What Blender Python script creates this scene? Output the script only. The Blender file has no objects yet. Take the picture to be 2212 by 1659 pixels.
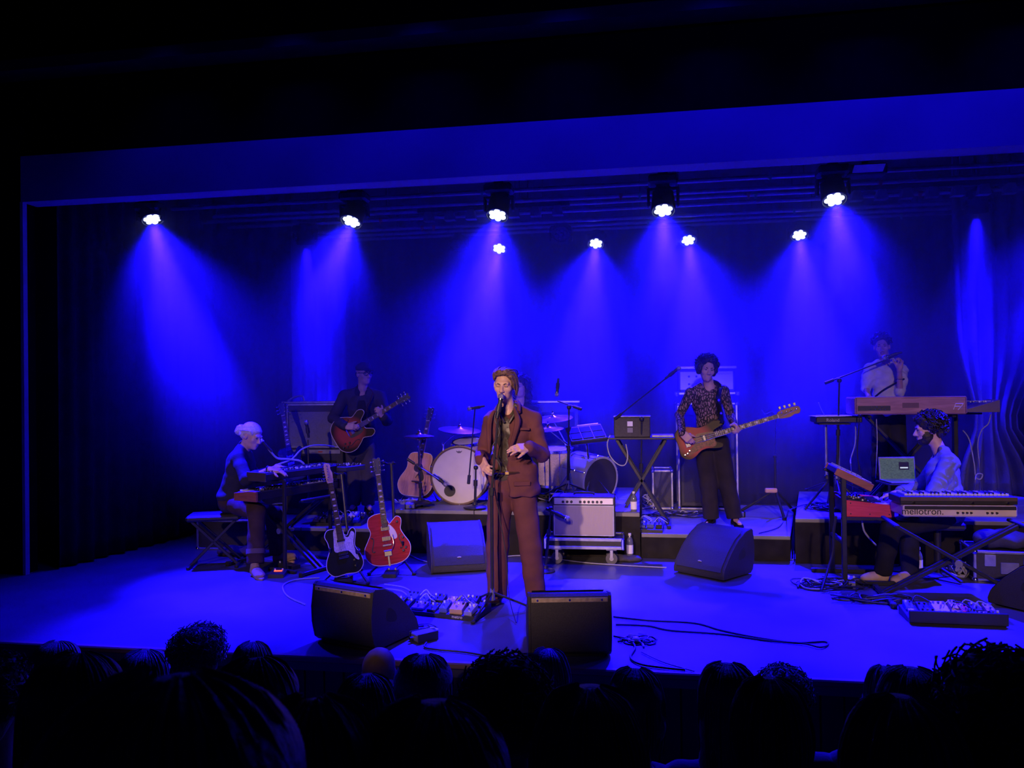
import bpy, math, random
import numpy as np
from mathutils import Vector, Matrix
D = bpy.data
SC = bpy.context.scene
COL = SC.collection
# ---------------------------------------------------------------- camera, world, lights, exposure
cam = D.cameras.new('camera'); cam.sensor_width = 36.0; cam.lens = 27.667
cam.clip_start = 0.05; cam.clip_end = 100
cam.dof.use_dof = True; cam.dof.focus_distance = 6.6; cam.dof.aperture_fstop = 9.2
camo = D.objects.new('camera', cam); COL.objects.link(camo); SC.camera = camo
_yaw, _pit, _rol = math.radians(9.4), 0.00618, 0.0121
_fw = Vector((-math.sin(_yaw)*math.cos(_pit), math.cos(_yaw)*math.cos(_pit), math.sin(_pit)))
_r0 = Vector((math.cos(_yaw), math.sin(_yaw), 0)); _u0 = _r0.cross(_fw)
_r = _r0*math.cos(_rol) - _u0*math.sin(_rol); _u = _r0*math.sin(_rol) + _u0*math.cos(_rol)
camo.matrix_world = Matrix(((_r.x, _u.x, -_fw.x, 0), (_r.y, _u.y, -_fw.y, 0), (_r.z, _u.z, -_fw.z, 1.68), (0, 0, 0, 1)))
SC.view_settings.view_transform = 'Standard'; SC.view_settings.look = 'None'
SC.view_settings.exposure = 0.0; SC.view_settings.gamma = 1.0; SC.view_settings.use_curve_mapping = False
W = D.worlds.new('world'); SC.world = W; W.use_nodes = True
W.node_tree.nodes['Background'].inputs[0].default_value = (0.02, 0.01, 1, 1)
W.node_tree.nodes['Background'].inputs[1].default_value = 0.012
SC.cycles.use_denoising = True
SC.cycles.max_bounces = 5; SC.cycles.diffuse_bounces = 3; SC.cycles.glossy_bounces = 2
SC.cycles.transmission_bounces = 4; SC.cycles.volume_bounces = 2; SC.cycles.transparent_max_bounces = 6
SC.cycles.sample_clamp_indirect = 4.0
SC.cycles.adaptive_threshold = 0.05; SC.cycles.adaptive_min_samples = 16
BLUE = (0.006, 0.0015, 1.0)

def spot(name, loc, target, power, color, angle, blend=1.0, radius=0.08):
    l = D.lights.new(name, 'SPOT'); l.energy = power; l.color = color
    l.spot_size = math.radians(angle); l.spot_blend = blend; l.shadow_soft_size = radius
    o = D.objects.new(name, l); COL.objects.link(o)
    o.location = loc
    o.rotation_euler = (Vector(target)-Vector(loc)).to_track_quat('-Z', 'Y').to_euler()
    return o
# front of house: a warm key on the singer and dimmer warm spots on the band
WARM = (1.0, 0.60, 0.47)
spot('front_key', (-2.6, -5.5, 4.6), (-1.0, 6.2, 0.80), 4400, WARM, 14, 0.9, 0.12)
for lx, tx, ty, pw, an in ((-3.4, -3.2, 7.2, 1800, 15), (-1.5, -1.4, 8.2, 2100, 13), (0.2, 0.5, 8.0, 3200, 13), (1.8, 2.5, 7.6, 2700, 16)):
    spot('front_spot', (lx, -6.0, 5.0), (tx, ty, 0.70), pw, WARM, an, 1.0, 0.15)
# blue house light from the right, and an unseen row added to brighten the header
spot('house_blue', (4.6, 1.6, 5.2), (0.3, 6.5, 3.0), 600, BLUE, 62, 1.0, 0.1)
for lx, pw in ((-4.2, 30), (-3.0, 60), (-1.8, 90), (-0.6, 105), (0.6, 115), (1.8, 120), (3.0, 120)):
    spot('header_fill', (lx, 5.95, 5.1), (lx, 6.5, 3.5), pw, BLUE, 76, 1.0, 0.1)
# ---------------------------------------------------------------- materials
MATS = {}
def mat(name, col, rough=0.6, metal=0.0, nz=0.0, ns=8.0, bump=0.0, bs=60.0, emit=None, es=1.0, trans=0.0, spec=0.5, coat=0.0):
    """procedural material: base colour with noise variation nz at scale ns, noise bump at scale bs"""
    if name in MATS: return MATS[name]
    m = D.materials.new(name); MATS[name] = m; m.use_nodes = True
    nt = m.node_tree; b = nt.nodes['Principled BSDF']
    b.inputs['Roughness'].default_value = rough; b.inputs['Metallic'].default_value = metal
    b.inputs['Specular IOR Level'].default_value = spec
    b.inputs['Base Color'].default_value = (*col, 1)
    if coat: b.inputs['Coat Weight'].default_value = coat; b.inputs['Coat Roughness'].default_value = 0.08
    if trans: b.inputs['Transmission Weight'].default_value = trans
    if emit: b.inputs['Emission Color'].default_value = (*emit, 1); b.inputs['Emission Strength'].default_value = es; m.cycles.emission_sampling = 'NONE'
    if nz or bump:
        tc = nt.nodes.new('ShaderNodeTexCoord')
    if nz:
        n = nt.nodes.new('ShaderNodeTexNoise'); n.inputs['Scale'].default_value = ns; n.inputs['Detail'].default_value = 4
        nt.links.new(tc.outputs['Object'], n.inputs['Vector'])
        r = nt.nodes.new('ShaderNodeValToRGB')
        r.color_ramp.elements[0].position = 0.3; r.color_ramp.elements[1].position = 0.7
        r.color_ramp.elements[0].color = (*[c*(1-nz) for c in col], 1)
        r.color_ramp.elements[1].color = (*[min(1, c*(1+nz)) for c in col], 1)
        nt.links.new(n.outputs['Fac'], r.inputs['Fac']); nt.links.new(r.outputs['Color'], b.inputs['Base Color'])
    if bump:
        n2 = nt.nodes.new('ShaderNodeTexNoise'); n2.inputs['Scale'].default_value = bs; n2.inputs['Detail'].default_value = 3
        nt.links.new(tc.outputs['Object'], n2.inputs['Vector'])
        bp = nt.nodes.new('ShaderNodeBump'); bp.inputs['Strength'].default_value = bump; bp.inputs['Distance'].default_value = 0.01
        nt.links.new(n2.outputs['Fac'], bp.inputs['Height']); nt.links.new(bp.outputs['Normal'], b.inputs['Normal'])
    return m
def wood(name, c1, c2, scale=3.0, rough=0.5, axis=0, coat=0.0):
    if name in MATS: return MATS[name]
    m = mat(name, c1, rough, coat=coat); nt = m.node_tree; b = nt.nodes['Principled BSDF']
    tc = nt.nodes.new('ShaderNodeTexCoord'); mp = nt.nodes.new('ShaderNodeMapping')
    s = [scale*9]*3; s[axis] = scale; mp.inputs['Scale'].default_value = s
    n = nt.nodes.new('ShaderNodeTexNoise'); n.inputs['Scale'].default_value = 2; n.inputs['Detail'].default_value = 5; n.inputs['Distortion'].default_value = 0.6
    r = nt.nodes.new('ShaderNodeValToRGB'); r.color_ramp.elements[0].position = 0.35; r.color_ramp.elements[1].position = 0.66
    r.color_ramp.elements[0].color = (*c1, 1); r.color_ramp.elements[1].color = (*c2, 1)
    nt.links.new(tc.outputs['Object'], mp.inputs['Vector']); nt.links.new(mp.outputs['Vector'], n.inputs['Vector'])
    nt.links.new(n.outputs['Fac'], r.inputs['Fac']); nt.links.new(r.outputs['Color'], b.inputs['Base Color'])
    return m
BLACK = mat('black_plastic', (0.018, 0.018, 0.02), 0.45, nz=0.25, bump=0.1, bs=300)
BLKMET = mat('black_metal', (0.03, 0.03, 0.033), 0.38, 0.3, nz=0.2, ns=20)
CHROME = mat('chrome', (0.75, 0.75, 0.78), 0.16, 1.0, nz=0.08, ns=30)
ALU = mat('aluminium', (0.55, 0.55, 0.56), 0.34, 0.9, nz=0.18, ns=14)
STEEL = mat('grey_steel', (0.32, 0.32, 0.34), 0.4, 0.8, nz=0.2, ns=15)
RUBBER = mat('rubber', (0.02, 0.02, 0.02), 0.85, nz=0.2)
CABLE = mat('cable_black', (0.02, 0.02, 0.024), 0.45, nz=0.1)
CABLEG = mat('cable_grey', (0.35, 0.35, 0.37), 0.5, nz=0.1)
WHITE = mat('white_plastic', (0.7, 0.7, 0.68), 0.45, nz=0.06)
CREAM = mat('cream', (0.72, 0.60, 0.42), 0.5, nz=0.08)
VINYL = mat('black_vinyl', (0.028, 0.028, 0.03), 0.5, nz=0.3, ns=120, bump=0.35, bs=220)
DCLOTH = mat('black_cloth', (0.022, 0.020, 0.020), 0.95, nz=0.3, ns=6, bump=0.4, bs=9, spec=0.1)
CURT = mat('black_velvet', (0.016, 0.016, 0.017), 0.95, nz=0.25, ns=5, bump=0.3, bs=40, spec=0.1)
CURT_LIT = mat('lit_drape', (0.08, 0.08, 0.085), 0.9, nz=0.2, ns=5, bump=0.3, bs=40, spec=0.15)  # paler copy of the curtain velvet: lamp light put into the colour
RED = mat('red_paint', (0.5, 0.02, 0.02), 0.4, nz=0.1)
GREEN = mat('green_tape', (0.15, 0.7, 0.3), 0.6, nz=0.1)
ORANGE = mat('orange_plastic', (0.8, 0.22, 0.06), 0.5, nz=0.1)
YELLOW = mat('yellow_tape', (0.75, 0.65, 0.15), 0.6, nz=0.1)
PAPER = mat('white_paper', (0.78, 0.78, 0.76), 0.85, nz=0.05)
# ---------------------------------------------------------------- geometry helpers
def V3(*a): return Vector(a)
def frame(z, up=(0, 0, 1)):
    """matrix whose Y axis is z"""
    y = Vector(z).normalized(); u = Vector(up)
    if abs(y.dot(u)) > 0.98: u = Vector((1, 0, 0))
    x = y.cross(u).normalized(); zz = x.cross(y)
    return Matrix((x, y, zz)).transposed()
def TM(loc=(0, 0, 0), rz=0, rx=0, ry=0):
    return Matrix.Translation(loc) @ Matrix.Rotation(rz, 4, 'Z') @ Matrix.Rotation(ry, 4, 'Y') @ Matrix.Rotation(rx, 4, 'X')
def basis(o, x, y):
    """4x4 from origin, x axis and approximate y axis"""
    x = Vector((*x, 0) if len(x) == 2 else x).normalized(); y = Vector(y); z = x.cross(y).normalized(); y = z.cross(x)
    m = Matrix((x, y, z)).transposed().to_4x4(); m.translation = Vector(o); return m
def smooth_path(pts, n=4):
    P = [Vector(p) for p in pts]
    if len(P) < 3 or n < 2: return P
    out = []
    for i in range(len(P)-1):
        p0 = P[max(i-1, 0)]; p1 = P[i]; p2 = P[i+1]; p3 = P[min(i+2, len(P)-1)]
        for k in range(n):
            t = k/n
            out.append(0.5*((2*p1)+(p2-p0)*t+(2*p0-5*p1+4*p2-p3)*t*t+(3*p1-p0-3*p2+p3)*t**3))
    out.append(P[-1]); return out
def closed2d(pts, n=5):
    """closed Catmull-Rom through 2D points"""
    out = []; L = len(pts)
    for i in range(L):
        p0, p1, p2, p3 = [Vector(pts[(i+j) % L]) for j in (-1, 0, 1, 2)]
        for k in range(n):
            t = k/n
            out.append(tuple(0.5*((2*p1)+(p2-p0)*t+(2*p0-5*p1+4*p2-p3)*t*t+(3*p1-p0-3*p2+p3)*t**3)))
    return out
class MB:
    def __init__(s): s.v = []; s.f = []
    def add(s, vs, fs, M=None):
        b = len(s.v)
        s.v += [tuple(M @ Vector(v)) for v in vs] if M is not None else [tuple(v) for v in vs]
        s.f += [tuple(b+i for i in f) for f in fs]; return s
    def box(s, c, d, ch=0.0, M=None):
        hx, hy, hz = d[0]/2, d[1]/2, d[2]/2
        L = Matrix.Translation(c) if M is None else M @ Matrix.Translation(c)
        if ch <= 0 or ch > min(hx, hy, hz)*0.9:
            vs = [(x*hx, y*hy, z*hz) for x in (-1, 1) for y in (-1, 1) for z in (-1, 1)]
            return s.add(vs, [(0, 1, 3, 2), (4, 6, 7, 5), (0, 4, 5, 1), (2, 3, 7, 6), (0, 2, 6, 4), (1, 5, 7, 3)], L)
        vs = []; ix = {}
        for x in (-1, 1):
            for y in (-1, 1):
                for z in (-1, 1):
                    for a in range(3):
                        ix[(x, y, z, a)] = len(vs)
                        q = [x*(hx-ch), y*(hy-ch), z*(hz-ch)]; q[a] = (x*hx, y*hy, z*hz)[a]; vs.append(q)
        fs = []
        for sg in (-1, 1):
            for a in range(3):
                o = [(-1, -1), (1, -1), (1, 1), (-1, 1)]
                f = []
                for p, q in o:
                    t = [0, 0, 0]; t[a] = sg; t[(a+1) % 3] = p; t[(a+2) % 3] = q; f.append(ix[(*t, a)])
                fs.append(tuple(f) if sg > 0 else tuple(f[::-1]))
        for a in range(3):
            b, c2 = (a+1) % 3, (a+2) % 3
            for p in (-1, 1):
                for q in (-1, 1):
                    def g(w, ax):
                        t = [0, 0, 0]; t[a] = w; t[b] = p; t[c2] = q; return ix[(*t, ax)]
                    f = [g(-1, b), g(1, b), g(1, c2), g(-1, c2)]
                    fs.append(tuple(f) if p*q < 0 else tuple(f[::-1]))
        for x in (-1, 1):
            for y in (-1, 1):
                for z in (-1, 1):
                    f = [ix[(x, y, z, a)] for a in range(3)]
                    fs.append(tuple(f) if x*y*z > 0 else tuple(f[::-1]))
        return s.add(vs, fs, L)
    def bar(s, a, b, w, h=None, ch=0.0, up=(0, 0, 1)):
        a, b = Vector(a), Vector(b); d = b-a
        M = frame(d, up).to_4x4(); M.translation = (a+b)/2
        return s.box((0, 0, 0), (w, d.length, h or w), ch, M)
    def cyl(s, a, b, r, r2=None, n=12, caps=True):
        a, b = Vector(a), Vector(b); r2 = r if r2 is None else r2
        M = frame(b-a); ex, ez = M.col[0], M.col[2]
        vs = []; 
        for p, rr in ((a, r), (b, r2)):
            for i in range(n):
                t = 2*math.pi*i/n; vs.append(p+ex*(rr*math.cos(t))+ez*(rr*math.sin(t)))
        fs = [(i, i+n, (i+1) % n+n, (i+1) % n) for i in range(n)]
        if caps: fs += [tuple(range(n)), tuple(range(2*n-1, n-1, -1))]
        return s.add(vs, fs)
    def tube(s, pts, r, n=6, sm=4, M=None, rs=None):
        P = smooth_path(pts, sm)
        if M is not None: P = [M @ p for p in P]
        N = len(P); vs = []; prev = None
        for i in range(N):
            d = (P[min(i+1, N-1)]-P[max(i-1, 0)])
            d = d.normalized() if d.length > 1e-9 else Vector((0, 0, 1))
            if prev is None:
                u = Vector((0, 0, 1)) if abs(d.z) < 0.9 else Vector((1, 0, 0))
                x = d.cross(u).normalized()
            else:
                x = (prev-d*prev.dot(d)); x = x.normalized() if x.length > 1e-6 else d.orthogonal().normalized()
            prev = x; y = d.cross(x)
            rr = r if rs is None else r*np.interp(i/(N-1), np.linspace(0, 1, len(rs)), rs)
            for k in range(n):
                t = 2*math.pi*k/n; vs.append(P[i]+x*(rr*math.cos(t))+y*(rr*math.sin(t)))
        fs = [(i*n+k, i*n+(k+1) % n, (i+1)*n+(k+1) % n, (i+1)*n+k) for i in range(N-1) for k in range(n)]
        fs += [tuple(range(n-1, -1, -1)), tuple(range((N-1)*n, N*n))]
        return s.add(vs, fs)
    def prism(s, poly, z0, z1, M=None, inset=0.0):
        n = len(poly); area = sum(poly[i][0]*poly[(i+1) % n][1]-poly[(i+1) % n][0]*poly[i][1] for i in range(n))
        if area < 0: poly = poly[::-1]
        def off(d):
            out = []
            for i in range(n):
                a = Vector(poly[i-1]); b = Vector(poly[i]); c = Vector(poly[(i+1) % n])
                e = (c-a); e = e.normalized() if e.length > 1e-9 else Vector((1, 0))
                out.append((b.x-e.y*d, b.y+e.x*d))
            return out
        if inset > 0:
            p1 = off(inset)
            lay = [(p1, z0), (poly, z0+inset), (poly, z1-inset), (p1, z1)]
        else: lay = [(poly, z0), (poly, z1)]
        vs = [(x, y, z) for p, z in lay for x, y in p]; m = len(lay)
        fs = [tuple(range(n-1, -1, -1)), tuple(range((m-1)*n, m*n))]
        fs += [(l*n+i, l*n+(i+1) % n, (l+1)*n+(i+1) % n, (l+1)*n+i) for l in range(m-1) for i in range(n)]
        return s.add(vs, fs, M)
    def lathe(s, prof, n=24, M=None, cap=True):
        vs = []; N = len(prof)
        for r, z in prof:
            for k in range(n):
                t = 2*math.pi*k/n; vs.append((r*math.cos(t), r*math.sin(t), z))
        fs = [(i*n+k, i*n+(k+1) % n, (i+1)*n+(k+1) % n, (i+1)*n+k) for i in range(N-1) for k in range(n)]
        if cap: fs += [tuple(range(n-1, -1, -1)), tuple(range((N-1)*n, N*n))]
        return s.add(vs, fs, M)
    def sph(s, c, r, n=12, M=None):
        r = r if hasattr(r, '__len__') else (r, r, r)
        m = max(4, n//2); vs = [(c[0], c[1], c[2]-r[2])]
        for i in range(1, m):
            a = math.pi*i/m
            for k in range(n):
                t = 2*math.pi*k/n; vs.append((c[0]+r[0]*math.sin(a)*math.cos(t), c[1]+r[1]*math.sin(a)*math.sin(t), c[2]-r[2]*math.cos(a)))
        vs.append((c[0], c[1], c[2]+r[2])); e = len(vs)-1
        fs = [(0, 1+(k+1) % n, 1+k) for k in range(n)]
        fs += [(1+i*n+k, 1+i*n+(k+1) % n, 1+(i+1)*n+(k+1) % n, 1+(i+1)*n+k) for i in range(m-2) for k in range(n)]
        fs += [(e, 1+(m-2)*n+k, 1+(m-2)*n+(k+1) % n) for k in range(n)]
        return s.add(vs, fs, M)
    def grid(s, fn, nu, nv, M=None):
        vs = [fn(i/nu, j/nv) for i in range(nu+1) for j in range(nv+1)]
        fs = [(i*(nv+1)+j, (i+1)*(nv+1)+j, (i+1)*(nv+1)+j+1, i*(nv+1)+j+1) for i in range(nu) for j in range(nv)]
        return s.add(vs, fs, M)
    def mesh(s, name, m, ang=35):
        me = D.meshes.new(name); me.from_pydata(s.v, [], s.f); me.materials.append(m)
        if ang is not None:
            me.shade_smooth(); me.set_sharp_from_angle(angle=math.radians(ang))
        me.update(); return me
    def build(s, name, m, parent=None, ang=35, M=None, label=None):
        o = D.objects.new(name, s.mesh(name, m, ang)); COL.objects.link(o)
        if parent is not None: o.parent = parent
        if M is not None: o.matrix_local = M
        if label: o['label'] = label
        return o
def tag(o, label, cat, group=None, kind=None):
    o['label'] = label; o['category'] = cat
    if group: o['group'] = group
    if kind: o['kind'] = kind
    return o
def thing(name, label, cat, M=None, group=None):
    o = D.objects.new(name, None); o.empty_display_size = 0.05; COL.objects.link(o)
    if M is not None: o.matrix_world = M
    return tag(o, label, cat, group)
def struct(o):
    o['kind'] = 'structure'; return o
def copy_tree(o, parent=None, M=None):
    kids = [c for c in D.objects if c.parent == o]
    c = o.copy(); COL.objects.link(c); c.parent = parent
    if M is not None: c.matrix_world = M
    for k in kids: copy_tree(k, c)
    return c
def share(name, me, parent, M, label=None):
    """one more piece that shares mesh data"""
    o = D.objects.new(name, me); COL.objects.link(o); o.parent = parent; o.matrix_local = M
    if label: o['label'] = label
    return o
def text(name, body, size, m, parent, M, ext=0.0008):
    c = D.curves.new(name, 'FONT'); c.body = body; c.size = size; c.extrude = ext; c.align_x = 'CENTER'; c.align_y = 'CENTER'
    q = D.objects.new(name, c); me = D.meshes.new_from_object(q); D.objects.remove(q); D.curves.remove(c)
    me.name = name; me.materials.clear(); me.materials.append(m)
    return share(name, me, parent, M)
# ================================================================ the setting
FLOOR = mat('stage_floor_paint', (0.082, 0.082, 0.088), 0.5, nz=0.22, ns=2.2, bump=0.05, bs=30)
DECK = mat('riser_deck', (0.22, 0.22, 0.225), 0.6, nz=0.2, ns=3, bump=0.06, bs=40)
HALL = mat('hall_black', (0.012, 0.012, 0.013), 0.9, nz=0.2)
BULK = mat('bulkhead_paint', (0.36, 0.36, 0.37), 0.9, nz=0.10, ns=1.5)
FASC = wood('fascia_wood', (0.014, 0.010, 0.008), (0.026, 0.018, 0.014), 2.0, 0.6, axis=2)
NOSE = wood('nosing_wood', (0.20, 0.12, 0.07), (0.30, 0.19, 0.11), 2.0, 0.4, axis=0)
struct(MB().box((-1.2, 8.3, -0.05), (12.4, 7.1, 0.1)).build('floor', FLOOR))
for i in range(7):                                              # raked seating steps
    struct(MB().box((-1.2, 3.87-0.75*i, -0.90+0.24*i-0.5), (13, 0.75, 1.0)).build('floor_row', HALL))
struct(MB().box((-1.2, 4.5, -0.95), (13, 0.52, 0.1)).build('floor_aisle', HALL))
tr = struct(MB().box((-1.2, 4.735, -0.018), (12.4, 0.05, 0.04), 0.008).build('trim_1', NOSE))
wf = struct(MB().box((-1.2, 4.80, -0.52), (12.4, 0.04, 0.95)).build('wall_stage_front', HALL))
pm = MB().box((0, 0, 0), (0.125, 0.02, 0.94), 0.004).mesh('fascia_board', FASC)
for i in range(92):
    share('fascia_board', pm, wf, Matrix.Translation((-7.2+0.131*i, 4.772, -0.515)))
struct(MB().box((-0.86, 6.6, 3.695), (9.7, 0.2, 0.43)).build('wall_header', BULK))
struct(MB().box((-5.70, 6.52, 1.74), (0.03, 0.05, 3.48)).build('trim_2', BULK))
MATTB = mat('wall_matt_black', (.003, .003, .003), .95, nz=.2, spec=.05)
struct(MB().box((-7.9, 6.6, 1.6), (4.35, 0.18, 5.2)).build('wall_left', MATTB))
struct(MB().box((5.3, 6.6, 1.6), (2.8, 0.18, 5.2)).build('wall_right', HALL))
struct(MB().box((-1.2, 6.75, 5.0), (14, 0.10, 2.15)).build('wall_above_header', MATTB))
struct(MB().box((-1.2, 11.9, 2.2), (13, 0.1, 5.0)).build('wall_back', HALL))
struct(MB().box((-7.3, 9.2, 2.2), (0.1, 5.5, 5.0)).build('wall_stage_left', HALL))
struct(MB().box((5.0, 9.2, 2.2), (0.1, 5.5, 5.0)).build('wall_stage_right', HALL))
struct(MB().box((-1.2, 9.2, 4.75), (13, 5.5, 0.1)).build('ceiling', HALL))
struct(MB().box((-1.2, 0.3, 6.1), (14, 12.8, 0.1)).build('ceiling_hall', MATTB))

# curtains: wavy cloth with real folds
def curtain(name, label, a, b, z0, z1, fold, amp, seed=0, tie=None, group='black stage curtains', nu=None, m=CURT):
    a, b = Vector((*a, 0)), Vector((*b, 0)); L = (b-a).length; d = (b-a)/L; nrm = Vector((-d.y, d.x, 0)); rnd = random.Random(seed)
    ph = [rnd.uniform(0, 6.28) for _ in range(4)]; nu = nu or max(12, int(L/fold*8)); nv = 26
    def fn(u, v):
        z = z1+(z0-z1)*v; s = u*L
        w = amp*(math.sin(6.283*s/fold+ph[0]+0.5*math.sin(2.1*s+ph[1]))+0.35*math.sin(6.283*s/fold*0.43+ph[2]))
        w *= 0.65+0.35*v
        if tie:
            tz, tu, tw = tie; k = math.exp(-((z-tz)/(0.62 if z > tz else 0.42))**2)
            s = s+(tu*L+(s-tu*L)*tw-s)*k; w *= 1+0.3*k
        p = a+d*s+nrm*w; return (p.x, p.y, z)
    mb = MB().grid(fn, nu, nv); o = mb.build(name, m, ang=None); o.data.shade_smooth()
    md = o.modifiers.new('thick', 'SOLIDIFY'); md.thickness = 0.006
    return tag(o, label, 'curtain', group)
curtain('stage_curtain', 'wide black back curtain hanging behind the whole band', (-6.6, 11.6), (4.9, 11.6), 0.02, 4.5, 0.24, 0.045, 1)
curtain('stage_curtain', 'black side curtain running upstage at the dark far left of the stage', (-5.55, 6.75), (-5.2, 8.9), 0.02, 4.4, 0.2, 0.04, 2)
curtain('stage_curtain', 'dark curtain leg behind the seated keyboard player with the bun', (-6.3, 9.2), (-4.35, 9.35), 0.02, 4.4, 0.19, 0.04, 3)
curtain('stage_curtain', 'blue-lit curtain strip under the downlight beside the tall amplifier', (-4.75, 10.1), (-3.95, 10.15), 0.02, 4.3, 0.17, 0.055, 4, m=CURT_LIT)
curtain('stage_curtain', 'blue-lit gathered curtain behind the wooden organ, folds drawn in low down', (3.46, 9.55), (4.5, 9.5), 0.43, 4.3, 0.17, 0.075, 5, tie=(1.25, 0.30, 0.40), m=CURT_LIT)
curtain('stage_curtain', 'blue-lit curtain edge at the far right behind the road case', (3.95, 8.5), (4.9, 8.9), 0.02, 4.3, 0.2, 0.06, 6, m=CURT_LIT)

# risers: a deck with an aluminium rim and a black cloth skirt
def riser(label, x0, x1, y0, y1, z, seed):
    t = thing('stage_riser', label, 'riser', TM(((x0+x1)/2, y0, 0)), 'stage risers'); w = x1-x0; dpt = y1-y0
    n = max(1, round(w/1.0)); r2 = max(1, round(dpt/1.0))
    for i in range(n):
        for j in range(r2):
            MB().box((-w/2+w*(i+0.5)/n, dpt*(j+0.5)/r2, z-0.02), (w/n-0.006, dpt/r2-0.006, 0.04), 0.004).build('deck_panel', DECK, t)
    MB().box((0, dpt/2, z-0.05), (w-0.01, dpt-0.01, 0.025)).build('frame', BLKMET, t)
    rnd = random.Random(seed); p = [rnd.uniform(0, 6) for _ in range(3)]
    def cloth(u, v):
        s = u*w; wob = 0.008*math.sin(s*17+p[0])+0.012*math.sin(s*6.1+p[1]+v*2)+0.006*math.sin(s*31+p[2]-v*3)
        return (-w/2+s, -0.012-abs(wob)*(0.25+v), (z-0.035)*(1-v)+0.004*v)
    k = MB().grid(cloth, int(w*40), 8).build('skirt', DCLOTH, t, ang=None); k.data.shade_smooth()
    for sx in (-1, 1):
        q = MB().grid(lambda u, v: (sx*(w/2+0.008+0.008*abs(math.sin(u*dpt*14))*(0.3+v)), u*dpt, (z-0.035)*(1-v)+0.004), 30, 6).build('side_skirt', DCLOTH, t, ang=None)
        q.data.shade_smooth()
    for lx in (-w/2+0.08, w/2-0.08):
        for ly in (0.1, dpt-0.1):
            MB().cyl((lx, ly, 0), (lx, ly, z-0.05), 0.024).build('leg', ALU, t)
    return t
riser('low riser under the standing guitarist with the cap', -4.62, -2.56, 7.87, 9.87, 0.24, 1)
riser('black-skirted drum riser behind the singer', -2.55, -0.04, 7.87, 9.87, 0.44, 2)
def slant(t, k, x0=-9):
    """the joint between the two right-hand risers runs askew"""
    for o in [o for o in D.objects if o.parent == t]:
        for v in o.data.vertices:
            if v.co.x > x0: v.co.x += k*v.co.y
slant(riser('low riser with blue-lit deck under the bass player', -0.03, 1.38, 7.87, 9.87, 0.24, 3), .205, .3)
slant(riser('high riser carrying the wooden organ', 1.41, 3.85, 7.80, 9.80, 0.42, 4), .205)

# ---------------------------------------------------------------- rig: pipes, moving lights
def pipe(label, y, z, x0=-5.3, x1=4.3, r=0.024, tapes=()):
    t = thing('batten_pipe', label, 'pipe', TM((0, y, z)), 'lighting battens under the ceiling')
    MB().cyl((x0, 0, 0), (x1, 0, 0), r, n=10).build('tube', STEEL, t)
    for i in range(int((x1-x0)/1.6)+1):
        x = x0+0.5+1.6*i; MB().cyl((x, 0, 0.02), (x, 0, 4.72-z), 0.006, n=6).build('hanging_wire', BLKMET, t)
    for x, m in tapes:
        MB().cyl((x-0.02, 0, 0), (x+0.02, 0, 0), r+0.003, n=10).build('marker_tape', m, t)
        MB().box((x, -0.028, -0.03), (0.022, 0.004, 0.05)).build('marker_flag', m, t)
ord_ = ['first', 'second', 'third', 'fourth', 'fifth', 'sixth', 'seventh', 'eighth']
TP = [[(-2.95, GREEN), (-2.85, GREEN)], [(-1.6, GREEN), (-1.4, YELLOW), (1.25, GREEN)], [(-0.2, RED), (0.0, GREEN), (2.4, RED)], [(1.15, YELLOW), (1.22, GREEN), (-1.9, YELLOW)],
      [(0.2, ORANGE), (-3.1, ORANGE), (3.0, RED)], [(-2.75, ORANGE), (-2.6, ORANGE), (1.8, GREEN)], [(2.4, RED), (2.55, RED), (0.1, GREEN)], [(3.2, GREEN)]]
for i in range(8):
    pipe('%s lighting batten counted from the audience side' % ord_[i], (7.45, 7.95, 8.45, 8.75, 9.15, 9.75, 10.1, 10.45)[i], 3.70+0.012*i, tapes=TP[i], x0=-5.3+0.2*(i % 3))
LENSM = mat('led_lens_lit', (0.8, 0.85, 1.0), 0.3, emit=(0.55, 0.65, 1.0), es=3.5)
LENSD = mat('led_lens_dim', (0.3, 0.32, 0.4), 0.3, emit=(0.12, 0.14, 1.0), es=1.6)
LENSO = mat('lens_glass_off', (0.05, 0.05, 0.06), 0.1, nz=0.1)
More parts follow.
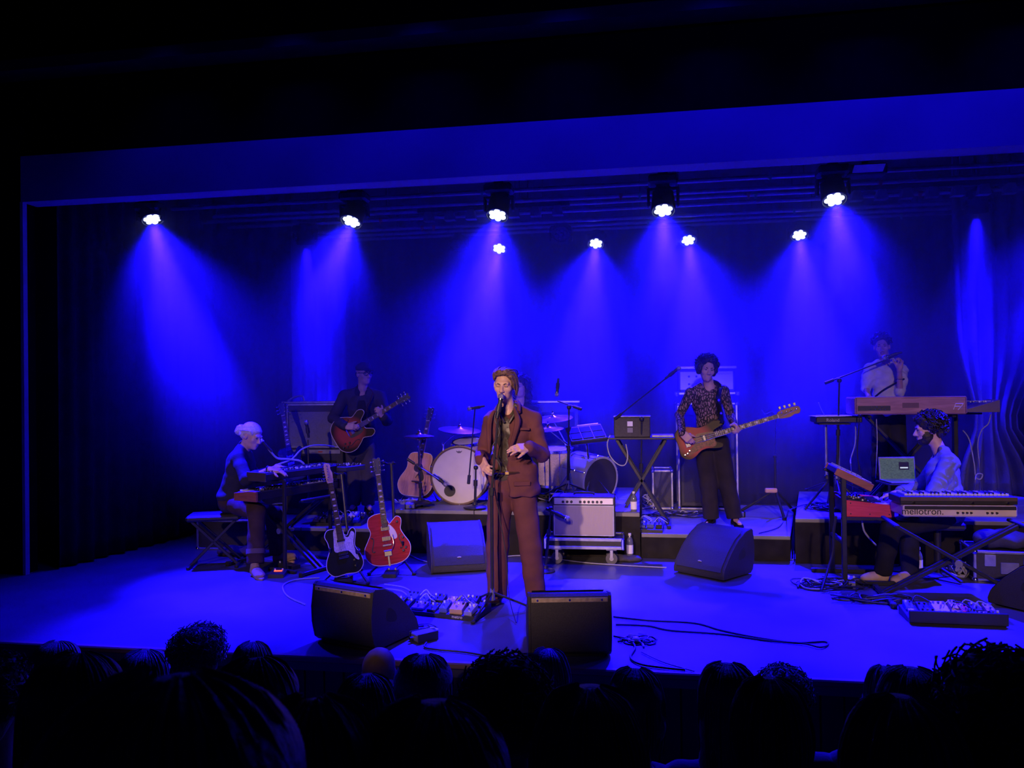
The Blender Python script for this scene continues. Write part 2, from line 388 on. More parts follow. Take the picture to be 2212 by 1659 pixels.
def moving_head(label, loc, target, pz, lit=1, power=0.0, angle=36, lensr=0.085):
    """loc is the centre of the lens; the fixture hangs from the batten at height pz"""
    loc = Vector(loc); d = (Vector(target)-loc).normalized()
    piv = loc-d*0.13
    t = thing('moving_head_light', label, 'stage light', TM((piv.x, piv.y, pz)), 'moving head lights')
    R = frame(d).to_4x4(); R.translation = piv-Vector((piv.x, piv.y, pz))
    top = -0.05; pv = R.translation
    MB().box((0, 0, top-0.045), (0.27, 0.20, 0.09), 0.02).build('base', BLACK, t)
    MB().box((0, 0, top+0.01), (0.09, 0.05, 0.05), 0.006).box((0, 0, top+0.05), (0.05, 0.06, 0.05), 0.012).build('clamp', BLKMET, t)
    y = MB().cyl((0, 0, top-0.09), (0, 0, top-0.12), 0.06, n=16).box((0, 0, top-0.13), (0.29, 0.07, 0.03), 0.008)
    for sx in (-1, 1): y.box((sx*0.135, 0, (top-0.13+pv.z)/2-0.02), (0.025, 0.075, abs(pv.z-(top-0.13))+0.07), 0.008)
    y.build('yoke', BLACK, t)
    h = MB().lathe([(0.05, -0.13), (0.095, -0.115), (0.105, -0.02), (0.105, 0.06), (0.112, 0.075), (0.112, 0.125), (0.104, 0.128), (0.098, 0.118)], 24, R @ Matrix.Rotation(-math.pi/2, 4, 'X'), cap=False)
    h.build('head', BLACK, t)
    lm = LENSM if lit == 1 else (LENSD if lit == 2 else LENSO)
    R2 = R @ Matrix.Rotation(-math.pi/2, 4, 'X')
    MB().cyl((0, 0, 0.095), (0, 0, 0.108), 0.1, n=24).build('lens_plate', BLACK, t, M=R2)
    pts = [(0, 0)]+[(0.058*math.cos(a), 0.058*math.sin(a)) for a in [k*math.pi/3+0.3 for k in range(6)]]
    lme = MB().lathe([(0.027, 0.0), (0.029, 0.008), (0.02, 0.017), (0.004, 0.020)], 10).mesh('lens_cell', lm)
    for (x, yy) in pts: share('lens_cell', lme, t, R2 @ Matrix.Translation((x, yy, 0.108)))
    if power:
        spot('beam', loc+d*0.03, loc+d*3, power*1.0, BLUE, angle*.58, 0.85, 0.05)
        spot('beam_field', loc+d*0.03, loc+d*3, power*.12, BLUE, min(88, angle*1.45), 1.0, 0.05)
    return t
PA, PB = 3.70, 3.77
PW = 9500
moving_head('lit moving light far left, its beam slanting down to the right', (-4.962, 7.4, 3.46), (-3.6, 6.5, 0.2), PA, 1, PW*1.3, 56)
moving_head('lit moving light hanging over the guitarist with the cap', (-2.818, 7.4, 3.34), (-3.3, 5.5, 0), PA, 1, PW*1.1, 54)
moving_head('lit moving light of the front row straight above the singer', (-1.349, 7.4, 3.33), (-1.6, 5.7, 0), PA, 1, PW*1.1, 54)
moving_head('lit moving light of the front row above the guitar amplifier and table', (0.213, 7.4, 3.30), (0.2, 5.7, 0), PA, 1, PW*1.1, 54)
moving_head('lit moving light of the front row over the organ riser edge', (1.716, 7.4, 3.324), (1.75, 5.6, 0), PA, 1, PW*1.1, 54)
moving_head('small lit rear light below and behind the lamp over the singer', (-1.876, 10.4, 3.555), (-2.0, 7.7, 0.3), PB, 1, PW*1.25, 52)
moving_head('small lit rear light above the cymbals right of the singer', (-0.58, 10.4, 3.569), (-0.75, 7.8, 0.3), PB, 1, PW*1.25, 50)
moving_head('small lit rear light directly above the curly-haired bass player', (0.611, 10.4, 3.561), (0.72, 7.8, 0.3), PB, 1, PW*1.25, 50)
moving_head('small lit rear light left of the woman behind the organ', (1.984, 10.4, 3.567), (1.7, 7.9, 0.3), PB, 1, PW*1.25, 52)
moving_head('downward-pointing light above the blue-lit curtain strip', (-4.09, 9.2, 3.50), (-4.2, 9.95, 0.9), PB, 2, PW*0.6, 44)
moving_head('downward-pointing light above the gathered curtain behind the organ', (3.547, 9.1, 3.49), (3.72, 9.66, 0.9), PB, 2, PW*0.5, 40)
moving_head('lit moving light beyond the curtain edge at the far right', (4.25, 8.0, 3.52), (2.75, 7.0, 0.8), PB, 1, PW*1.1, 46)
moving_head('unlit moving light left of the lamp above the singer', (-2.45, 10.4, 3.62), (-2.5, 9.5, 2.6), PB, 0)
moving_head('unlit moving light between the two rear lamps over the cymbals', (-0.98, 9.8, 3.60), (-0.9, 8.6, 2.6), PB, 0)
# haze in the stage box: lit by the lamps themselves
hz = MB().box((-1.1, 9.13, 2.32), (12.0, 4.54, 4.58)).build('stage_haze', D.materials.new('haze'), ang=None)
hm = hz.data.materials[0]; hm.use_nodes = True; nt = hm.node_tree; nt.nodes.clear()
out = nt.nodes.new('ShaderNodeOutputMaterial'); vs = nt.nodes.new('ShaderNodeVolumeScatter')
vs.inputs['Color'].default_value = (0.95, 0.95, 1, 1); vs.inputs['Density'].default_value = 0.075; vs.inputs['Anisotropy'].default_value = 0.35
tc = nt.nodes.new('ShaderNodeTexCoord'); sx = nt.nodes.new('ShaderNodeSeparateXYZ'); nt.links.new(tc.outputs['Object'], sx.inputs[0])
m1 = nt.nodes.new('ShaderNodeMapRange')            # the haze hangs high downstage and reaches lower upstage
for k, v in (('From Min', 8.2), ('From Max', 9.6), ('To Min', 2.3), ('To Max', -0.1)): m1.inputs[k].default_value = v
mx_ = nt.nodes.new('ShaderNodeMapRange'); mx_.interpolation_type = 'SMOOTHSTEP'     # and hangs lower at the far left
for k, v in (('From Min', -2.6), ('From Max', -4.4), ('To Min', 0.0), ('To Max', 1.0)): mx_.inputs[k].default_value = v
m4 = nt.nodes.new('ShaderNodeMath'); m4.operation = 'SUBTRACT'
m2 = nt.nodes.new('ShaderNodeMath'); m2.operation = 'SUBTRACT'
m3 = nt.nodes.new('ShaderNodeMapRange'); m3.interpolation_type = 'SMOOTHSTEP'
for k, v in (('From Min', -0.95), ('From Max', 0.95), ('To Min', 0.0), ('To Max', 0.13)): m3.inputs[k].default_value = v
nt.links.new(sx.outputs['Y'], m1.inputs['Value']); nt.links.new(sx.outputs['Z'], m2.inputs[0]); nt.links.new(sx.outputs['X'], mx_.inputs['Value']); nt.links.new(m1.outputs[0], m4.inputs[0]); nt.links.new(mx_.outputs[0], m4.inputs[1]); nt.links.new(m4.outputs[0], m2.inputs[1])
nt.links.new(m2.outputs[0], m3.inputs['Value']); nt.links.new(m3.outputs[0], vs.inputs['Density'])
nt.links.new(vs.outputs['Volume'], out.inputs['Volume'])
tag(hz, 'thin blue-lit haze filling the air above the stage', 'haze', kind='stuff')
# ================================================================ smooth-blended bodies (signed distance field -> surface nets)
class SDF:
    """tapered capsules, ellipsoids and boxes blended into one continuous surface"""
    def __init__(s): s.P = []
    def cap(s, a, b, ra, rb=None, k=0.02, op=1, sc=None):
        a = np.array(a, float); b = np.array(b, float); rb = ra if rb is None else rb; R = max(ra, rb)+k+0.02
        lo = np.minimum(a, b)-R; hi = np.maximum(a, b)+R; d = b-a; L2 = max(d@d, 1e-9)
        def f(p):
            t = np.clip(((p-a)@d)/L2, 0, 1)
            return np.linalg.norm(p-a-t[..., None]*d, axis=-1)-(ra+(rb-ra)*t)
        s.P.append((f, lo, hi, k, op)); return s
    def ell(s, c, r, M=None, k=0.02, op=1):
        c = np.array(c, float); r = np.array(r, float); R = r.max()+k+0.02
        A = None if M is None else np.array(M.to_3x3() if len(M) == 4 else M)
        def f(p):
            q = p-c
            if A is not None: q = q@A
            k0 = np.linalg.norm(q/r, axis=-1); k1 = np.linalg.norm(q/(r*r), axis=-1)
            return k0*(k0-1)/np.maximum(k1, 1e-9)
        s.P.append((f, c-R, c+R, k, op)); return s
    def box(s, c, h, M=None, rad=0.01, k=0.01, op=1):
        c = np.array(c, float); h = np.array(h, float); R = np.linalg.norm(h)+rad+k+0.02
        A = None if M is None else np.array(M.to_3x3() if len(M) == 4 else M)
        def f(p):
            q = p-c
            if A is not None: q = q@A
            q = np.abs(q)-h
            return np.linalg.norm(np.maximum(q, 0), axis=-1)+np.minimum(q.max(axis=-1), 0)-rad
        s.P.append((f, c-R, c+R, k, op)); return s
    def chain(s, pts, rs, k=0.02, op=1):
        for i in range(len(pts)-1): s.cap(pts[i], pts[i+1], rs[i], rs[i+1], k, op)
        return s
    def build(s, name, m, parent=None, h=0.008, wr=0.0, ws=30.0, M=None):
        P = s.P; lo = np.min([p[1] for p in P if p[4] > 0], axis=0)-2*h; hi = np.max([p[2] for p in P if p[4] > 0], axis=0)+2*h
        n = np.ceil((hi-lo)/h).astype(int)+1
        F = np.full(n, 0.2, np.float32)
        for f, a, b, k, op in P:
            i0 = np.clip(((a-lo)/h).astype(int), 0, n-1); i1 = np.clip(((b-lo)/h).astype(int)+2, 0, n)
            if (i1 <= i0).any(): continue
            ax = [lo[q]+h*np.arange(i0[q], i1[q]) for q in range(3)]
            g = np.stack(np.meshgrid(*ax, indexing='ij'), -1); d = f(g).astype(np.float32)
            sl = tuple(slice(i0[q], i1[q]) for q in range(3)); B = F[sl]
            if op > 0:
                if k > 0:
                    hh = np.clip(0.5+0.5*(B-d)/k, 0, 1); F[sl] = B*(1-hh)+d*hh-k*hh*(1-hh)
                else: F[sl] = np.minimum(B, d)
            else:
                if k > 0:
                    hh = np.clip(0.5-0.5*(B+d)/k, 0, 1); F[sl] = B*(1-hh)-d*hh+k*hh*(1-hh)
                else: F[sl] = np.maximum(B, -d)
        if wr:
            ax = [lo[q]+h*np.arange(n[q]) for q in range(3)]
            X, Y, Z = ax[0][:, None, None], ax[1][None, :, None], ax[2][None, None, :]
            F = F+wr*(np.sin(ws*X+1.7*np.sin(ws*.6*Z)+ws*.4*Y)*np.sin(ws*.8*Z+1.3*np.sin(ws*.5*X)+ws*.5*Y)).astype(np.float32)
        S = F < 0
        c = [S[i:n[0]-1+i, j:n[1]-1+j, l:n[2]-1+l] for i in (0, 1) for j in (0, 1) for l in (0, 1)]
        cnt = sum(x.astype(np.int8) for x in c); act = (cnt > 0) & (cnt < 8)
        I = np.argwhere(act); idx = np.full(act.shape, -1, np.int64); idx[act] = np.arange(len(I))
        off = np.array([(i, j, l) for i in (0, 1) for j in (0, 1) for l in (0, 1)])
        val = np.stack([F[I[:, 0]+o[0], I[:, 1]+o[1], I[:, 2]+o[2]] for o in off], 1)
        acc = np.zeros((len(I), 3)); w = np.zeros(len(I))
        for a in range(8):
            for b in range(a+1, 8):
                if np.abs(off[a]-off[b]).sum() != 1: continue
                va, vb = val[:, a], val[:, b]; mk = (va < 0) != (vb < 0)
                t = np.where(mk, va/np.where(mk, va-vb, 1), 0)
                acc[mk] += (off[a]+t[:, None]*(off[b]-off[a]))[mk]; w[mk] += 1
        Vv = lo+h*(I+acc/w[:, None])
        faces = []
        for ax_ in range(3):
            u, v = (ax_+1) % 3, (ax_+2) % 3
            s0 = [slice(None)]*3; s1 = [slice(None)]*3; s0[ax_] = slice(0, n[ax_]-1); s1[ax_] = slice(1, n[ax_])
            E = S[tuple(s0)] != S[tuple(s1)]; J = np.argwhere(E)
            J = J[(J[:, u] > 0) & (J[:, v] > 0) & (J[:, u] < n[u]-1) & (J[:, v] < n[v]-1)]
            if not len(J): continue
            def g(du, dv):
                q = J.copy(); q[:, u] -= du; q[:, v] -= dv; return idx[q[:, 0], q[:, 1], q[:, 2]]
            q = np.stack([g(1, 1), g(0, 1), g(0, 0), g(1, 0)], 1)
            flip = ~S[J[:, 0], J[:, 1], J[:, 2]]; q[flip] = q[flip][:, ::-1]
            faces.append(q)
        Q = np.concatenate(faces); Q = Q[(Q >= 0).all(1)]
        me = D.meshes.new(name); me.vertices.add(len(Vv)); me.vertices.foreach_set('co', Vv.astype(np.float32).ravel())
        me.loops.add(len(Q)*4); me.loops.foreach_set('vertex_index', Q.astype(np.int32).ravel())
        me.polygons.add(len(Q)); me.polygons.foreach_set('loop_start', np.arange(0, len(Q)*4, 4, dtype=np.int32))
        me.polygons.foreach_set('use_smooth', np.ones(len(Q), bool))
        me.update(calc_edges=True); me.validate(); me.materials.append(m)
        o = D.objects.new(name, me); COL.objects.link(o)
        if parent is not None: o.parent = parent
        if M is not None: o.matrix_local = M
        return o
def A(v): return np.array(v, float)
def rotm(fwd, up=(0, 0, 1)):
    """3x3 columns right, forward, up"""
    f = A(fwd); f = f/np.linalg.norm(f); u = A(up); r = np.cross(f, u); r /= np.linalg.norm(r); u = np.cross(r, f)
    return np.stack([r, f, u], 1)
SKIN = mat('skin', (0.60, 0.37, 0.27), 0.5, nz=0.08, ns=30, bump=0.05, bs=200)
SKIN2 = mat('skin_brown', (0.40, 0.23, 0.17), 0.5, nz=0.08, ns=30)
EYEW = mat('eye_white', (0.7, 0.68, 0.66), 0.2); IRIS = mat('iris_dark', (0.03, 0.025, 0.02), 0.15)
LIPS = mat('lips', (0.42, 0.16, 0.14), 0.4)
def head_sdf(S, c, fwd, up=(0, 0, 1), k=1.0, jaw=1.0, mouth=0.0, neckto=None, nr=0.051):
    """head of about 0.235 m: skull, face, jaw, brow, nose, lips, ears; returns a local->world mapper"""
    R = rotm(fwd, up); c = A(c)
    W_ = lambda x, y, z: c+R@(A((x, y, z))*k)
    S.ell(W_(0, -.018, .035), A((.076, .097, .088))*k, R, .02)
    S.ell(W_(0, .022, -.03), A((.062*jaw, .072, .088))*k, R, .025)
    S.ell(W_(0, .042, -.085), A((.043*jaw, .042, .034))*k, R, .025)
    S.ell(W_(0, .075, -.098), A((.018, .015, .016))*k, R, .02)
    S.cap(W_(-.038, .078, .022), W_(.038, .078, .022), .015*k, k=.015)
    for sx in (-1, 1):
        S.ell(W_(sx*.044, .058, -.022), A((.022, .022, .022))*k, R, .02)
        S.ell(W_(sx*.031, .102, .002), A((.018, .018, .009))*k, R, .012, -1)
        S.ell(W_(sx*.077, -.012, -.008), A((.010, .022, .032))*k, R, .008)
        S.ell(W_(sx*.013, .100, -.036), A((.009, .010, .008))*k, R, .006)
    S.cap(W_(0, .086, .010), W_(0, .112, -.032), .009*k, .0125*k, .01)
    S.cap(W_(-.019, .088, -.060), W_(.019, .088, -.060), .007*k, k=.008)
    S.cap(W_(-.016, .086, -.072), W_(.016, .086, -.072), .008*k, k=.008)
    if mouth: S.ell(W_(0, .10, -.066), A((.017, .02, mouth))*k, R, .004, -1)
    else: S.cap(W_(-.022, .098, -.0655), W_(.022, .098, -.0655), .0028*k, k=.004, op=-1)
    if neckto is not None:
        S.cap(W_(0, -.028, -.05), neckto, nr*.98, nr*1.08, .03)
    return W_, R
def face_bits(W_, R, t, browm, k=1.0, lipm=None, closed=0.0, mouth=0.0):
    for sx in (-1, 1):
        M = Matrix(R.tolist()).to_4x4(); M.translation = W_(sx*.031, .0775, .002)
        if not closed:
            o = MB().sph((0, 0, 0), (.0125*k, .0105*k, .0062*k), 12).build('eye', EYEW, t, M=M)
            MB().sph((0, .0075*k, 0), (0.0058*k, .0038*k, .0058*k), 10).build('iris', IRIS, o)
        else:
            o = MB().sph((0, 0, 0), (.015*k, .0105*k, .0085*k), 12).build('eyelid', SKIN, t, M=M)
        MB().tube([W_(sx*.017, .0855, .0055-.006*closed), W_(sx*.031, .0895, .0075-.008*closed), W_(sx*.045, .080, .004-.006*closed)], .0017*k, 5, 3).build('lashes', IRIS, o, M=M.inverted())
        MB().tube([W_(sx*.014, .0945, .021-.005*closed), W_(sx*.032, .092, .026-.002*closed), W_(sx*.050, .078, .021)], .0036*k, 6, 3, rs=[1.2, 1.1, .5]).build('eyebrow', browm, t)
    if lipm:
        MB().tube([W_(-.021, .090, -.062), W_(0, .0965, -.0585), W_(.021, .090, -.062)], .0042*k, 6, 3).tube([W_(-.019, .090, -.068-mouth), W_(0, .0955, -.0735-mouth), W_(.019, .090, -.068-mouth)], .0048*k, 6, 3).build('lips', lipm, t)
def hand_sdf(S, w, d, n, side, curl=(0.3, 0.3, 0.35, 0.4), spread=0.08, thumb=(0.5, 0.6), s=1.0, k=0.006, dirs=None):
    """hand from wrist w along d; n is the back-of-hand normal; side=+1 puts the thumb towards d x n"""
    w, d, n = A(w), A(d), A(n); d /= np.linalg.norm(d); n = n-d*(n@d); n /= np.linalg.norm(n); x = np.cross(d, n)*side
    S.cap(w-d*.012, w+d*.02*s, .024*s, .026*s, .015)
    R = np.stack([x, d, n], 1)
    S.box(w+d*.055*s+x*.002, A((.030, .036, .006))*s, R, .010*s, .012)
    L = [(.026, .096, .042, .025, .021), (.0085, .101, .046, .029, .022), (-.009, .097, .042, .027, .021), (-.026, .088, .033, .021, .019)]
    for i, (ox, oy, l1, l2, l3) in enumerate(L):
        p = w+d*(oy-.010)*s+x*ox*s; a = curl[i]; sp = spread*(1.5-i)/1.5
        dd = d*math.cos(sp)+x*math.sin(sp); r = (.0088 if i < 3 else .0078)*s
        ang = 0; pts = [p]
        for L_, f_ in ((l1, .9), (l2, 1.15), (l3, .8)):
            ang += a*f_; pts.append(pts[-1]+(dd*math.cos(ang)-n*math.sin(ang))*L_*s)
        S.chain(pts, [r*1.08, r, r*.93, r*.82], k)
    b = w+d*.028*s+x*.026*s-n*.004*s
    t1 = d*math.cos(thumb[0])+x*math.sin(thumb[0]); t1 = t1*math.cos(.35)-n*math.sin(.35)
    t2 = t1*math.cos(thumb[1]*.5)+(d*.8-n*.4)*math.sin(thumb[1]*.5); t2 /= np.linalg.norm(t2)
    S.chain([b, b+t1*.040*s, b+t1*.040*s+t2*.030*s, b+t1*.040*s+t2*.054*s], [.0135*s, .0108*s, .0098*s, .0085*s], .010)
    return w+d*.06*s
def ik(a, b, l1, l2, pole):
    """middle joint of a two-bone chain bending towards pole"""
    a, b, pole = A(a), A(b), A(pole); d = b-a; L = min(np.linalg.norm(d), (l1+l2)*.999); u = d/np.linalg.norm(d)
    x = (l1*l1-l2*l2+L*L)/(2*L); hgt = math.sqrt(max(l1*l1-x*x, 1e-6)); v = pole-u*(pole@u); v /= np.linalg.norm(v)
    return a+u*x+v*hgt
# ================================================================ the band
def body_sdf(J, k=1.0, arms=True):
    """continuous body through the joints of J (local coordinates)"""
    S = SDF(); T = rotm(J['face'], J.get('tup', (0, 0, 1)))
    ch, pe = A(J['chest']), A(J['pelvis']); mid = (ch+pe)/2
    S.ell(ch, A((.145, .100, .150))*k, T, .03).ell(mid, A((.130, .092, .16))*k, T, .04).ell(pe, A((.150, .100, .10))*k, T, .04)
    for s in ('L', 'R'):
        if 'sh'+s in J:
            S.cap(ch+T[:, 2]*.13*k, J['sh'+s], .048*k, .044*k, .03)
            S.chain([J['sh'+s], J['el'+s], J['wr'+s]], [.046*k, .036*k, .026*k], .015)
        if 'hp'+s in J:
            S.chain([J['hp'+s], J['kn'+s], J['an'+s]], [.082*k, .054*k, .036*k], .03)
            S.cap(J['an'+s], J['to'+s], .034*k, .026*k, .02)
    return S, T
def top_sdf(J, off, k=1.0, sleeve=1.0, hem=None, hw=(.165, .125)):
    S = SDF(); T = rotm(J['face'], J.get('tup', (0, 0, 1)))
    ch, pe = A(J['chest']), A(J['pelvis']); mid = (ch+pe)/2
    S.ell(ch, A((.148, .104, .165))*k+off, T, .03).ell(mid, A((.134, .096, .17))*k+off, T, .05)
    if hem is not None: S.cap(mid, A(hem), .12*k+off, .125*k+off, .04); S.ell(A(hem)+A((0, 0, .05)), A((hw[0], hw[1], .07)), T, .04)
    for s in ('L', 'R'):
        if 'sh'+s not in J: continue
        sh, el, wr = A(J['sh'+s]), A(J['el'+s]), A(J['wr'+s])
        S.cap(ch+T[:, 2]*.205*k+(sh-ch)*.22*A((1, 1, 0)), sh, .034*k+off*.5, .040*k+off*.8, .03)
        S.cap(ch+T[:, 2]*.14*k, sh, .052*k+off*.6, .042*k+off, .03)
        if sleeve > 0: S.chain([sh, el], [.050*k+off, .042*k+off], .02)
        if sleeve > .5: e = el+(wr-el)*min(1, (sleeve-.5)*2); S.chain([el, e], [.042*k+off, .031*k+off], .015)
        elif sleeve > 0: pass
    return S, T
def pants_sdf(J, r=(.10, .085, .07, .072), k=1.0, hem=.97):
    S = SDF(); T = rotm(J['face'], J.get('tup', (0, 0, 1))); pe = A(J['pelvis'])
    S.ell(pe, A((.162, .118, .105))*k, T, .03)
    for s in ('L', 'R'):
        hp, kn, an = A(J['hp'+s]), A(J['kn'+s]), A(J['an'+s]); e = kn+(an-kn)*hem
        S.chain([hp, kn, (kn+e)/2, e], [r[0], r[1], r[2], r[3]], .025)
        u_ = (e-kn)/np.linalg.norm(e-kn); S.box(e+u_*.2, (.12, .2, .12), rotm(u_, (0, 1, 0) if abs(u_[2]) > .7 else (0, 0, 1)), 0, .004, -1)
    return S
def shoes(t, J, m, sole, h=.008, w=.045):
    for s in ('L', 'R'):
        an, to = A(J['an'+s]), A(J['to'+s]); d = to-an; d[2] = 0; L = np.linalg.norm(d); d = d/max(L, 1e-6); gz = J.get('ground', 0.0)
        f = rotm(d); a = A((an[0], an[1], gz)); b = A((to[0], to[1], gz))
        if 'lift'+s in J: b = b+A((0, 0, J['lift'+s])); d = b-a; d /= np.linalg.norm(d); f = rotm(d)
        up = f[:, 2]
        S = SDF().ell(a+d*.0+up*.045, (w*.82, .055, .05), f, .02).ell(a+d*(L*.45)+up*.045, (w*.9, .09, .045), f, .03).ell(b-d*.02+up*.035, (w, .065, .036), f, .02).cap(a+up*.05, a+up*.10, .042, .040, .02)
        S.box((a+b)/2-up*.05+d*.01, (.2, .3, .05), f, .0, .002, -1)
        o = S.build('shoe', m, t, h)
        q = [(w*.86*math.cos(x)*(1 if math.sin(x) > 0 else .8), (L/2+.062)*math.sin(x)) for x in np.linspace(0, 6.283, 20, endpoint=False)]
        M = Matrix(np.stack([f[:, 0], f[:, 1], f[:, 2]], 1).tolist()).to_4x4(); M.translation = (a+b)/2+d*.01
        MB().prism(q, .0, .022, M, .004).build('sole', sole, o)
def hair_build(t, W_, R, m, ells, cuts=(), strands=(), h=.007, wr=.0, ws=90., k=1.0, name='hair'):
    S = SDF()
    for (x, y, z, a, b, c) in ells: S.ell(W_(x, y, z), A((a, b, c))*k, R, .015)
    for pts, r in strands: S.chain([W_(*p) for p in pts], r, .012)
    for (x, y, z, a, b, c) in cuts: S.ell(W_(x, y, z), A((a, b, c))*k, R, .012, -1)
    return S.build(name, m, t, h, wr, ws)
def strands(t, W_, m, paths, n=70, seed=0, r=.0042, jit=.005, name='hair_strands'):
    """combed hair: n thin locks interpolated between the guide paths (head coordinates)"""
    rnd = random.Random(seed); mb = MB(); G = np.array(paths, float)
    for i in range(n):
        u = rnd.random()*(len(G)-1); a = int(u); f = u-a; P = G[a]*(1-f)+G[min(a+1, len(G)-1)]*f
        q = rnd.uniform(-1, 1); e = np.array([rnd.gauss(0, 1), rnd.gauss(0, .6), rnd.gauss(0, 1)])*jit
        mb.tube([W_(*(p+e*(.4+.6*j/len(P))+np.array([0, 0, .003*q*math.sin(j*1.9+6*q)]))) for j, p in enumerate(P)], r*rnd.uniform(.7, 1.3), 5, 3, rs=[.5, 1, 1, .9, .3])
    o = mb.build(name, m, t); o['kind'] = 'stuff'; return o
def curls(t, W_, m, n, rx, ry, rz, c=(0, -.02, .045), seed=0, keep=lambda x, y, z: True, r=.013, tb=.0048, name='curl'):
    """many small springy curls standing off the scalp, joined as one part"""
    rnd = random.Random(seed); mb = MB(); i = 0
    while i < n:
        th = rnd.uniform(0, 6.283); ph = math.acos(rnd.uniform(-.65, 1))
        x, y, z = math.sin(ph)*math.cos(th), math.sin(ph)*math.sin(th), math.cos(ph)
        if not keep(x, y, z): continue
        i += 1
        p = A(W_(c[0]+rx*x, c[1]+ry*y, c[2]+rz*z)); o = A(W_(c[0], c[1], c[2])); u = (p-o)/np.linalg.norm(p-o)
        a = np.cross(u, A((rnd.uniform(-1, 1), rnd.uniform(-1, 1), rnd.uniform(-1, 1)))); a /= np.linalg.norm(a); b = np.cross(u, a); q = rnd.uniform(.7, 1.3)*r
        mb.tube([p+u*(s*.03*q/r-.012)+(a*math.cos(s*8)+b*math.sin(s*8))*q for s in (0, .25, .5, .75, 1)], tb, 4, 2)
    o = mb.build(name, m, t); o['kind'] = 'stuff'; return o

# ---------------------------------------------------------------- the singer
HAIRB = mat('hair_dark_blond', (0.16, 0.09, 0.05), 0.45, nz=0.45, ns=60, bump=0.5, bs=120)
HAIRD = mat('hair_dark', (0.018, 0.014, 0.012), 0.55, nz=0.3, ns=60, bump=0.4, bs=120)
HAIRW = mat('hair_pale_blond', (0.62, 0.56, 0.46), 0.5, nz=0.25, ns=60, bump=0.4, bs=120)
SUIT = mat('brown_suit_wool', (0.125, 0.046, 0.050), 0.85, nz=0.14, ns=9, bump=0.25, bs=26, spec=0.15)
SHIRT = mat('dark_satin_shirt', (0.045, 0.036, 0.026), 0.42, nz=0.25, ns=10, bump=0.3, bs=30)
LEATH = mat('dark_leather', (0.05, 0.025, 0.018), 0.3, nz=0.2, ns=20)
BLEATH = mat('black_patent_leather', (0.012, 0.012, 0.013), 0.12, nz=0.2, ns=20)
GOLD = mat('brass', (0.7, 0.5, 0.2), 0.3, 0.9, nz=0.1)
t = thing('person', 'singer in a brown suit and open dark shirt holding a microphone stand', 'person', TM((-.985, 6.1, 0)))
J = dict(face=(0, -1, 0), chest=(-0.039, 0.01, 1.334), pelvis=(-0.035, 0, 0.917), shR=(-0.188, 0, 1.434), elR=(-0.28, 0.07, 1.146), wrR=(-0.242, -0.17, 1.142),
         shL=(0.134, 0.02, 1.438), elL=(0.209, -0.02, 1.166), wrL=(0.133, -0.22, 1.238),
         hpR=(-0.124, 0, 0.872), knR=(-0.155, -0.02, 0.446), anR=(-0.164, 0, 0.049), toR=(-0.267, -0.15, 0.031), hpL=(0.053, 0, 0.874), knL=(0.109, -0.02, 0.452), anL=(0.145, 0, 0.058), toL=(0.174, -0.16, 0.048))
S, T = body_sdf(J)
hc = (-0.079, -0.03, 1.713)
W_, R = head_sdf(S, hc, (-.06, -1, -.16), (0.03, -.1, 1), 1.03, neckto=(-0.057, 0, 1.498), jaw=.95)
hd = A(J['wrR'])
hand_sdf(S, J['wrR'], A((-0.167, -0.28, 1.041))-hd, (-.75, -.6, .25), 1, (.5, .55, .6, .7), .03, (.9, .3))
hand_sdf(S, J['wrL'], A((0.04, -0.3, 1.238))-A(J['wrL']), (.15, -.7, .75), -1, (.22, .2, .24, .3), .15, (.5, .5))
S.build('body', SKIN, t, .0062)
face_bits(W_, R, t, HAIRB, 1.03, closed=1)
hair_build(t, W_, R, HAIRB, [(0, -.028, .046, .082, .098, .080), (0, .03, .090, .064, .06, .028), (-.05, .04, .080, .033, .045, .030), (0, -.09, -.01, .065, .045, .07)],
           [(0, .078, .012, .064, .05, .072), (0, .05, -.06, .09, .085, .06)],
           [([(-.02, .075, .112), (-.065, .068, .075), (-.080, .045, .02), (-.082, .030, -.03)], [.016, .018, .012, .006]), ([(.02, .07, .112), (.06, .05, .09), (.074, .02, .04)], [.018, .016, .008]),
            ([(-.03, .06, .118), (-.075, .03, .09), (-.088, .005, .03), (-.085, -.01, -.05)], [.018, .02, .016, .008])], .0055, .0, 160., 1.03)
strands(t, W_, HAIRB, [[(.070, .060, .045), (.082, .02, .08), (.083, -.04, .08), (.07, -.09, .04), (.05, -.115, -.02)], [(.045, .086, .085), (.062, .05, .112), (.062, -.03, .118), (.05, -.10, .08), (.035, -.125, .02)],
    [(.0, .096, .092), (.005, .065, .122), (0, -.03, .130), (0, -.10, .09), (0, -.13, .02)], [(-.03, .096, .095), (-.05, .07, .118), (-.07, .0, .110), (-.075, -.07, .08), (-.06, -.11, .01)], [(-.045, .10, .095), (-.078, .075, .085), (-.094, .04, .03), (-.096, .02, -.03), (-.088, .01, -.075)], [(-.04, .095, .105), (-.08, .055, .105), (-.097, .01, .05), (-.096, -.02, -.02), (-.085, -.03, -.08)]], 130, 2, .0046, .006)
S, T = top_sdf(J, .019, .98, 1.0, None)
pe = A(J['pelvis'])
S.cap(pe+A((-.09, 0, .10)), pe+A((.09, 0, .10)), .122, k=.03).ell(pe+A((.035, .01, -.03)), (.188, .150, .17), None, .03)
S.cap(A(J['chest'])+A((-.055, -.14, .20)), A(J['chest'])+A((-.07, -.16, -.02)), .078, .088, .006, -1)
S.cap(A(J['chest'])+A((-.07, -.16, -.02)), pe+A((-.10, -.17, .10)), .088, .108, .006, -1)
S.cap(pe+A((-.09, -.16, .10)), pe+A((-.13, -.15, -.20)), .088, .15, .006, -1)
